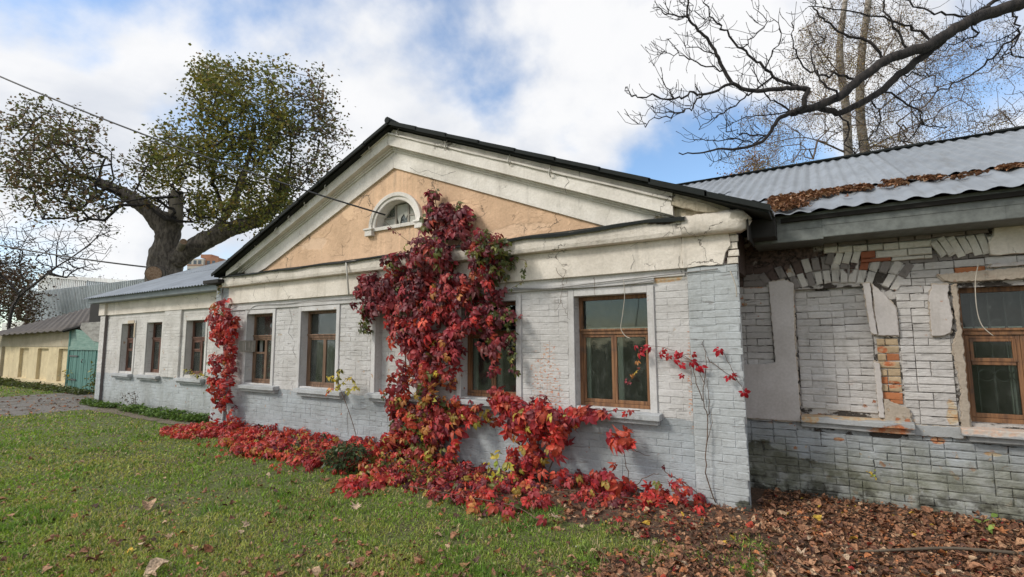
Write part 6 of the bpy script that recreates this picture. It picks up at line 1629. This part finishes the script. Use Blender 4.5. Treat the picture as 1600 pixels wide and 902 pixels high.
# loose tendrils
def tendril(root, px, y, pal, size, cnt=1, r=.003, step=.06, hang=0):
    pts = [W(a, b_, y) for a, b_ in px]; sp = spline(pts, 6); MB().tube(sp, r, 4).build('stem', M_STALK, root, smooth=True)
    L = 0; Ts = []
    for i in range(1, len(sp)):
        L += np.linalg.norm(sp[i]-sp[i-1])
        if L > step: Ts += [sp[i]+rng.normal(0, .012, 3)+np.array([0, -.02, 0]) for _ in range(cnt)]; L = 0
    if Ts:
        n = len(Ts); foliage(root, np.array(Ts), wall_rot(n, (.3, .4), .9, .6), pick([pal], [1], n), size*rng.uniform(.6, 1.2, n), 300)
tendril(CR, [(806, 405), (822, 408), (820, 425), (816, 440), (800, 450)], -.2, GRN, .05)
tendril(CR, [(600, 345), (640, 378), (660, 372)], -.2, MAROON, .05, 1, .003, .12)
tendril(CR, [(672, 320), (668, 305), (676, 294)], -.12, MAROON, .05)

LC = thing('creeper', (W(352, 680, -.1)[0], -.1, 0), 'narrow bright red creeper covering the left corner pier of the portico', 'creeper')
specs = [([(335, 474), (350, 466), (362, 474), (370, 486), (372, 500), (366, 540), (370, 575), (362, 610), (368, 640), (382, 662), (352, 668), (346, 640), (336, 600), (338, 560), (332, 520), (334, 490)], 560, lambda n, x, z: pick([RED, CRIMSON, ORNG, GRN], [.56, .36, .05, .03], n), .20, .095),
         ([(345, 640), (375, 650), (380, 668), (345, 672)], 60, col_red, .3, .08)]
T, M3, C, S, O = wall_leaves(specs, -.06); foliage(LC, T, M3, C, S, 260, order=O)
stems(LC, [[(358, 672), (350, 620), (352, 560), (350, 500), (348, 460), (350, 440)]], .012)
tendril(LC, [(345, 462), (342, 445), (346, 432)], -.1, GRN, .05); tendril(LC, [(338, 565), (328, 568), (322, 566)], -.1, GRN, .06); tendril(LC, [(340, 600), (330, 600), (322, 612)], -.1, GRN, .06)

SB = thing('creeper', (W(850, 755, -.2)[0], -.2, 0), 'bushy red creeper clump on the ground right of the great creeper, reaching the sill', 'creeper')
specs = [([(812, 640), (845, 624), (868, 640), (890, 652), (893, 680), (882, 700), (885, 730), (868, 752), (835, 765), (802, 745), (800, 712), (808, 690), (797, 668)], 640, col_red, .30, .084),
         ([(868, 650), (892, 640), (925, 636), (925, 650), (895, 662)], 60, col_red, .10, .085), ([(925, 636), (1004, 638), (1004, 645), (925, 648)], 34, col_red, .04, .075)]
T, M3, C, S, O = wall_leaves(specs, -.05); sl_ = (T[:, 0] > -2.4); T[sl_, 1] -= .10; foliage(SB, T, M3, C, S, 300, order=O)
stems(SB, [[(850, 760), (845, 720), (840, 680), (850, 640)], [(850, 760), (870, 700), (880, 660), (915, 645), (960, 642), (1000, 642)], [(850, 755), (825, 700), (820, 660)]], .008, -.12)
tendril(SB, [(822, 640), (835, 622), (850, 618), (862, 632)], -.15, CRIMSON, .06, 1, .004, .08)

SR = thing('creeper', (W(975, 770, -.25)[0], -.25, 0), 'small upright red creeper sprig below the orange brown window', 'creeper')
specs = [([(962, 680), (978, 668), (996, 690), (994, 712), (980, 705), (970, 722), (948, 724), (950, 700)], 46, lambda n, x, z: pick([RED], [1], n), .16, .10),
         ([(925, 735), (950, 728), (975, 735), (1000, 745), (995, 775), (940, 775)], 70, col_red, .25, .085), ([(1000, 740), (1060, 745), (1100, 770), (1095, 785), (1010, 780)], 46, lambda n, x, z: pick([RED, CRIMSON, GRN, ORNG], [.4, .3, .1, .2], n), .25, .065)]
T, M3, C, S, O = wall_leaves(specs, -.12); foliage(SR, T, M3, C, S, 300, order=O)
stems(SR, [[(985, 765), (978, 730), (975, 700), (972, 675)], [(985, 765), (1010, 745), (1030, 740)], [(975, 700), (995, 705), (1015, 712)]], .005, -.15)
tendril(SR, [(1100, 780), (1070, 755), (1040, 738), (1038, 726)], -.2, CRIMSON, .05, 1, .004, .10)
VT = thing('creeper', (W(1118, 790, -.08)[0], -.08, 0), 'thin almost bare creeper stem on the corner pier with a few scarlet leaves', 'creeper')
for ln, r in (([(1118, 785), (1104, 740), (1105, 690), (1106, 650), (1098, 625), (1100, 600), (1092, 580), (1082, 562)], .006), ([(1098, 625), (1086, 590), (1080, 565), (1060, 555)], .005), ([(1100, 600), (1104, 570), (1100, 545), (1098, 532)], .004),
              ([(1104, 560), (1130, 578), (1150, 594), (1162, 610)], .004), ([(1150, 594), (1140, 570), (1126, 546)], .0035), ([(1106, 650), (1108, 620), (1102, 590)], .004), ([(1104, 690), (1112, 660), (1110, 640)], .003), ([(1094, 570), (1060, 552), (1030, 543), (990, 541)], .0035)):
    stems(VT, [ln], r, -.075)
pts_ = [(995, 540), (1004, 545), (1014, 542), (1038, 546), (1034, 552), (1046, 556), (1062, 553), (1058, 562), (1065, 570), (1082, 553), (1090, 575), (1081, 566), (1124, 546), (1137, 590), (1143, 586), (1162, 612), (1066, 586), (1096, 571), (1060, 558), (1000, 552)]
n = len(pts_); foliage(VT, np.array([W(a, b_, -.11) for a, b_ in pts_]), wall_rot(n, (.3, .3), .8, .4), pick([[(0.50, 0.02, 0.035), (0.40, 0.02, 0.035)]], [1], n), rng.uniform(.045, .08, n), 300)
tendril(VT, [(998, 548), (997, 560), (998, 575), (992, 588), (980, 598)], .02, ORNG, .045, 1, .0025, .05)
t_ = G(1107, 776, .12); m_ = MB()
DV = thing('dead_vine', tuple(W(872, 440, -.1)), 'wiry leafless dead vine clinging to the cream frieze left of the orange brown window', 'vine')
for ln in ([(868, 418), (874, 428), (880, 436), (878, 446), (877, 470), (884, 488), (890, 500)], [(880, 436), (884, 424), (878, 420)], [(877, 446), (884, 444), (887, 436)], [(877, 470), (872, 480), (868, 488)], [(930, 434), (928, 442), (931, 470)]):
    stems(DV, [ln], .003, -.085, 4)
# creeper trailing along the ground in front of the wall
GC = thing('creeper', (-7.5, -.5, 0), 'low carpet of red creeper spreading over the ground along the wall foot at the left', 'creeper')
def ground_leaves(polys, ycut=-.03):
    Ts, Cs, Ss = [], [], []
    for poly, n, pals, wts, hmax, size in polys:
        q = sample_poly([G(a, b_)[:2] for a, b_ in poly], n); q = q[q[:, 1] < ycut]; n = len(q)
        keep = rng.random(n) < np.clip((vnoise(q[:, 0], q[:, 1], 3.5, 15)*.5+vnoise(q[:, 0], q[:, 1], 8, 17)*.5-.28)*3.6, .08, 1); q = q[keep]; n = len(q)
        z = .03+hmax*rng.random(n)**.7*(.35+.8*vnoise(q[:, 0], q[:, 1], 2.4, 16))*(0.6+.4*s01((q[:, 1]+1.2)/1.2))
        Ts.append(np.stack([q[:, 0], q[:, 1], z], -1)); Cs.append(pick(pals, wts, n)); Ss.append(size*rng.uniform(.6, 1.3, n))
    T, C, S = [np.concatenate(a) for a in (Ts, Cs, Ss)]
    # runners: some leaves stray outward on to the grass and lie low
    k = rng.random(len(T)) < .10; T2 = T[k].copy(); m_ = len(T2); T2[:, 1] -= np.abs(rng.normal(0, .22, m_)); T2[:, 0] += rng.normal(0, .2, m_); T2[:, 2] = rng.uniform(.02, .07, m_)
    T = np.concatenate([T, T2]); C = np.concatenate([C, C[k]*.85]); S = np.concatenate([S, S[k]*.8]); n = len(T)
    M3 = rotmats(rng.normal(3.14, .9, n), rng.normal(-.85, .35, n), rng.uniform(-1.2, 1.2, n))
    return T, M3, C, S
mixr = [RED, CRIMSON, ORNG, MAROON, GRN]
T, M3, C, S = ground_leaves([
    ([(250, 672), (300, 668), (345, 664), (350, 684), (300, 690), (255, 684)], 420, mixr, [.6, .15, .2, .0, .05], .08, .070),
    ([(345, 662), (385, 668), (440, 684), (520, 694), (600, 698), (650, 700), (640, 728), (560, 722), (500, 736), (450, 726), (400, 716), (370, 716), (345, 700)], 2300, mixr, [.50, .18, .20, .06, .06], .18, .074),
    ([(500, 700), (640, 702), (640, 745), (600, 760), (560, 756), (520, 735)], 500, mixr, [.45, .2, .15, .12, .08], .24, .074)])
tc = np.array([(0.62, .09, .06)]); C[rng.random(len(C)) < .15] = (0.58, .10, .07)
foliage(GC, T, M3, C, S, 300)
GD = thing('creeper', (-3.8, -.7, 0), 'red creeper runners sprawling over brown litter below the great creeper', 'creeper')
T, M3, C, S = ground_leaves([
    ([(600, 735), (720, 730), (760, 745), (760, 790), (700, 790), (640, 770), (590, 760)], 520, mixr, [.25, .25, .15, .30, .05], .14, .068),
    ([(530, 765), (560, 748), (600, 760), (590, 775), (545, 778)], 80, mixr, [.7, .1, .1, .05, .05], .12, .09),
    ([(690, 765), (780, 750), (850, 765), (860, 790), (840, 815), (810, 825), (770, 805), (720, 800)], 150, mixr, [.62, .12, .12, .1, .04], .10, .080),
    ([(860, 755), (960, 752), (1000, 775), (960, 800), (880, 785)], 260, mixr, [.45, .2, .25, .1, .0], .12, .075),
    ([(1000, 770), (1090, 775), (1110, 790), (1080, 815), (1010, 800)], 120, mixr, [.6, .2, .1, .1, 0], .10, .07)], -.05)
foliage(GD, T, M3, C, S, 300)
for ln in ([(640, 760), (720, 775), (800, 790), (840, 812)], [(880, 765), (960, 775), (1050, 790)]):
    MB().tube(spline([G(a, b_, .06) for a, b_ in ln], 5), .005, 4).build('stem', M_STALK, GD, smooth=True)

# ------------------------------------------------------------------ small plants
OV_V = np.array([(0, 0, 0), (.24, .3, .06), (.26, .6, .05), (0, 1, -.12), (-.26, .6, .05), (-.24, .3, .06), (0, .5, -.01)]); OV_F = np.array([(0, 1, 6), (1, 2, 6), (2, 3, 6), (3, 4, 6), (4, 5, 6), (5, 0, 6)])
def leafy(root, T, C, size, M3=None, name='leaf', single=True, mat=None):
    n = len(T); M3 = M3 if M3 is not None else rotmats(rng.uniform(0, 6.28, n), rng.normal(-.4, .5, n), rng.uniform(-1, 1, n))
    if not single:
        v, f_, c = scatter(OV_V, OV_F, M3*size[:, None, None], T, C); put('leaves', np_mesh('leaves', v, f_, c), mat or M_LEAF, root, kind='stuff', smooth=True); return
    for i in range(n):
        m_ = Matrix.Identity(4); A = M3[i]*size[i]
        for a in range(3):
            for b_ in range(3): m_[a][b_] = A[a, b_]
            m_[a][3] = T[i][a]
        me = np_mesh(name, OV_V, OV_F, np.repeat(C[i][None], 7, 0)); put(name, me, mat or M_LEAF, root, mtx=m_, smooth=True)
b0 = G(532, 738)
BU = thing('dark_green_bush', (b0[0], b0[1], 0), 'small dark green leafy bush in front of the red creeper carpet', 'bush')
n = 520; a = rng.normal(0, 1, (n, 3)); a /= np.linalg.norm(a, axis=1, keepdims=True); a *= rng.uniform(.45, 1, (n, 1))**.5; T = b0[None]+a*np.array([.34, .26, .17])+np.array([0, .08, .17]); T[:, 2] = np.maximum(T[:, 2], .02)
leafy(BU, T, pick([[(0.055, 0.085, 0.035), (0.08, 0.12, 0.045), (0.04, 0.06, 0.028), (0.14, 0.17, 0.07)]], [1], n), rng.uniform(.045, .085, n), single=False)
b_ = MB()
for i in range(16): b_.tube([b0, b0+np.array([rng.normal(0, .15), rng.normal(.05, .1), .25])], .004, 4)
b_.build('stems', M_STALK, BU)
for px, py, sx, cnt in ((600, 742, .25, 160), (655, 752, .3, 200), (470, 720, .15, 90)):
    b0 = G(px, py); w_ = thing('weed_clump', (b0[0], b0[1], 0), {600: 'tangled olive weeds right of the dark green bush', 655: 'brownish weeds at the foot of the great creeper', 470: 'small green weed clump left of the dark green bush'}[px], 'weeds')
    n = cnt; T = b0[None]+rng.normal(0, 1, (n, 3))*np.array([sx*.6, .12, .06])+np.array([0, 0, .12]); T[:, 2] = np.maximum(T[:, 2], .02)
    leafy(w_, T, pick([GRN, ORNG, YELL], [.75, .15, .1], n), rng.uniform(.03, .06, n), single=False)
# yellow ash sapling before the second portico window
s0 = G(560, 694, .0); s0[1] = min(s0[1], -.12); s0 = np.array([W(560, 690, -.25)[0], -.25, 0])
SA = thing('yellow_sapling', (s0[0], s0[1], 0), 'thin sapling with yellow leaves standing before the second portico window', 'sapling')
stem_ = [s0, W(556, 680, -.25), W(544, 640, -.25), W(531, 606, -.25), W(527, 585, -.25)]; MB().tube(spline(stem_, 5), .005, 5).build('stem', M_STALK, SA, smooth=True)
MB().tube(spline([W(544, 682, -.2), W(543, 650, -.2), W(545, 640, -.2)], 4), .003, 4).build('stem', M_STALK, SA)
T, C = [], []
for ends, pal in (([(531, 603), (522, 592), (516, 590)], YELL), ([(531, 603), (545, 590), (556, 598)], YELL), ([(530, 595), (528, 583), (535, 577)], GRN), ([(531, 603), (520, 608), (512, 612)], ORNG), ([(534, 610), (550, 608), (558, 604)], YELL)):
    p3 = spline([W(a, c_, -.27) for a, c_ in ends], 5); MB().tube(p3, .003, 4).build('twig', M_STALK, SA)
    for k in range(2, len(p3)):
        for s_ in (0, 1): T.append(p3[k]+rng.normal(0, .012, 3)); C.append(pick([pal, YELL], [.7, .3], 1)[0])
n = len(T); leafy(SA, np.array(T), np.array(C), rng.uniform(.05, .085, n), wall_rot(n, (.4, .4), 1.1, .6))
# yellow green sprig by the wall
y0 = W(778, 752, -.45); y0[2] = 0
YG = thing('yellow_seedling', (y0[0], y0[1], 0), 'bright yellow green seedling between the two big creeper clumps', 'seedling')
T, C = [], []
for ends in ([(785, 755), (782, 735), (776, 715), (782, 704)], [(785, 755), (770, 735), (760, 722)], [(782, 735), (792, 722), (796, 730)], [(776, 715), (766, 708)], [(785, 755), (770, 750), (762, 742)], [(782, 740), (792, 745)]):
    p3 = spline([W(a, c_, -.45) for a, c_ in ends], 4); MB().tube(p3, .003, 4).build('stem', M_STALK, YG)
    for k in range(2, len(p3)): T.append(p3[k]); C.append(pick([YELL, [(0.34, 0.42, 0.06)]], [.7, .3], 1)[0])
n = len(T); leafy(YG, np.array(T), np.array(C), rng.uniform(.06, .10, n), wall_rot(n, (.4, .4), 1.2, .6))
# green plant at the foot of the right wing
r0 = G(1540, 822); RP = thing('green_seedling', (r0[0], r0[1], 0), 'small bright green seedling in the brown litter at the foot of the right wing', 'seedling')
T = np.array([G(px, py, z) for px, py, z in ((1522, 822, .06), (1530, 818, .08), (1548, 812, .12), (1554, 820, .10), (1540, 824, .07), (1560, 823, .07), (1549, 808, .13))]); n = len(T)
leafy(RP, T, pick([[(0.30, 0.42, 0.09), (0.22, 0.33, 0.07)]], [1], n), rng.uniform(.06, .09, n))
for t in T: MB().tube([r0, (r0+t)/2+np.array([0, 0, .02]), t], .003, 4).build('stem', M_STALK, RP)
w0 = W(1362, 745, YR-.03); WP = thing('wall_seedling', tuple(w0), 'tiny yellow green seedling rooted in the mossy brick joints of the right wing', 'seedling')
T = w0[None]+rng.normal(0, .02, (9, 3))*np.array([1, .3, 1])+np.array([0, -.02, .02]); leafy(WP, T, pick([[(0.35, 0.40, 0.05), (0.5, 0.35, 0.06)]], [1], 9), rng.uniform(.025, .04, 9), wall_rot(9, (.5, .4), 1.5, .8))
# weeds on the left wing's sill and along its foot
SW = thing('sill_weed', tuple(W(300, 584, YL-.1)), 'yellowing weed sprouting on the sill of the left wing window nearest the portico', 'weed')
p3 = spline([W(290, 578, YL-.1), W(302, 583, YL-.12), (W(318, 588, YL-.15))], 6); MB().tube(p3, .004, 4).build('stem', M_STALK, SW)
T = np.array([q+rng.normal(0, .02, 3) for q in p3 for _ in range(3)]); n = len(T); leafy(SW, T, pick([GRN, YELL], [.6, .4], n), rng.uniform(.05, .09, n), wall_rot(n, (.6, .4), 1.4, .8))
q = sample_poly([(-17.0, .30), (-10.3, .35), (-10.3, -.02), (-12.0, -.1), (-14.5, .02), (-15.0, .1), (-15.4, .0), (-16.8, .05)], 5200); z = .02+.14*rng.random(len(q))*(.4+vnoise(q[:, 0], q[:, 1], 2.2, 51)); gap = (np.abs(q[:, 0]+14.6) > .25); q = q[gap]; z = z[gap]; n = len(q)
v, f_, c = scatter(OV_V, OV_F, rotmats(rng.uniform(0, 6.28, n), rng.normal(0, .5, n), rng.uniform(0, 6, n))*rng.uniform(.04, .085, n)[:, None, None], np.stack([q[:, 0], q[:, 1], z], -1), pick([[(0.10, 0.19, 0.03), (0.15, 0.25, 0.045), (0.075, 0.13, 0.03)]], [1], n))
put('ground_cover', np_mesh('ground_cover', v, f_, c), M_LEAF, None, kind='stuff', smooth=True, label='low bright green ground cover along the foot of the left wing', cat='ground cover')
d0 = W(206, 645, YL-.25); DW = thing('dry_weed', (d0[0], d0[1], 0), 'spindly dark dried weed against the left wing between its first two windows', 'weed')
T = []
for px, tx_ in ((200, 190), (206, 202), (208, 216), (212, 210)):
    p3 = spline([W(206, 648, YL-.25), W(px, 630, YL-.25), W(tx_, 612+random.uniform(-4, 6), YL-.25)], 5); MB().tube(p3, .004, 4).build('stem', M_STALK, DW); T += [a_+rng.normal(0, .03, 3) for a_ in p3[3:] for _ in range(3)]
n = len(T); leafy(DW, np.array(T), pick([[(0.06, 0.055, 0.04), (0.10, 0.08, 0.05), (0.16, 0.10, 0.07)]], [1], n), rng.uniform(.035, .06, n), single=False)
q = sample_poly([(-35, 1.45), (-19.9, 1.45), (-19.6, .9), (-22.5, 0.95), (-35, .6)], 5000); z = .02+.22*rng.random(len(q))*(.2+vnoise(q[:, 0], q[:, 1], 1.2, 61)); n = len(q)
v, f_, c = scatter(OV_V, OV_F, rotmats(rng.uniform(0, 6.28, n), rng.normal(0, .6, n), rng.uniform(0, 6, n))*rng.uniform(.07, .13, n)[:, None, None], np.stack([q[:, 0], q[:, 1], z], -1), pick([[(0.085, 0.12, 0.03), (0.12, 0.15, 0.04), (0.07, 0.08, 0.03)]], [1], n))
put('rough_grass', np_mesh('rough_grass', v, f_, c), M_LEAF, None, kind='stuff', smooth=True, label='rough tufted grass along the yellow shed', cat='grass')
gq = W(150, 596, YS-.15); GW = thing('gate_weed', (gq[0], gq[1], 0), 'olive weed bush at the right foot of the teal gate', 'weed')
n = 150; T = gq[None]*np.array([1, 1, 0])+rng.normal(0, 1, (n, 3))*np.array([.28, .08, .2])+np.array([0, 0, .45]); leafy(GW, T, pick([GRN], [1], n), rng.uniform(.07, .12, n), single=False)
sq = W(103, 585, YS-.15); YW = thing('yellow_weed', (sq[0], sq[1], 0), 'small yellowing sapling against the yellow shed beside the gate', 'sapling')
MB().tube([np.array([sq[0], sq[1], 0]), sq+np.array([0, 0, .0])], .01, 4).build('stem', M_STALK, YW)
n = 26; T = sq[None]+rng.normal(0, 1, (n, 3))*np.array([.22, .05, .1]); leafy(YW, T, pick([GRN, YELL], [.5, .5], n), rng.uniform(.08, .13, n), single=False)
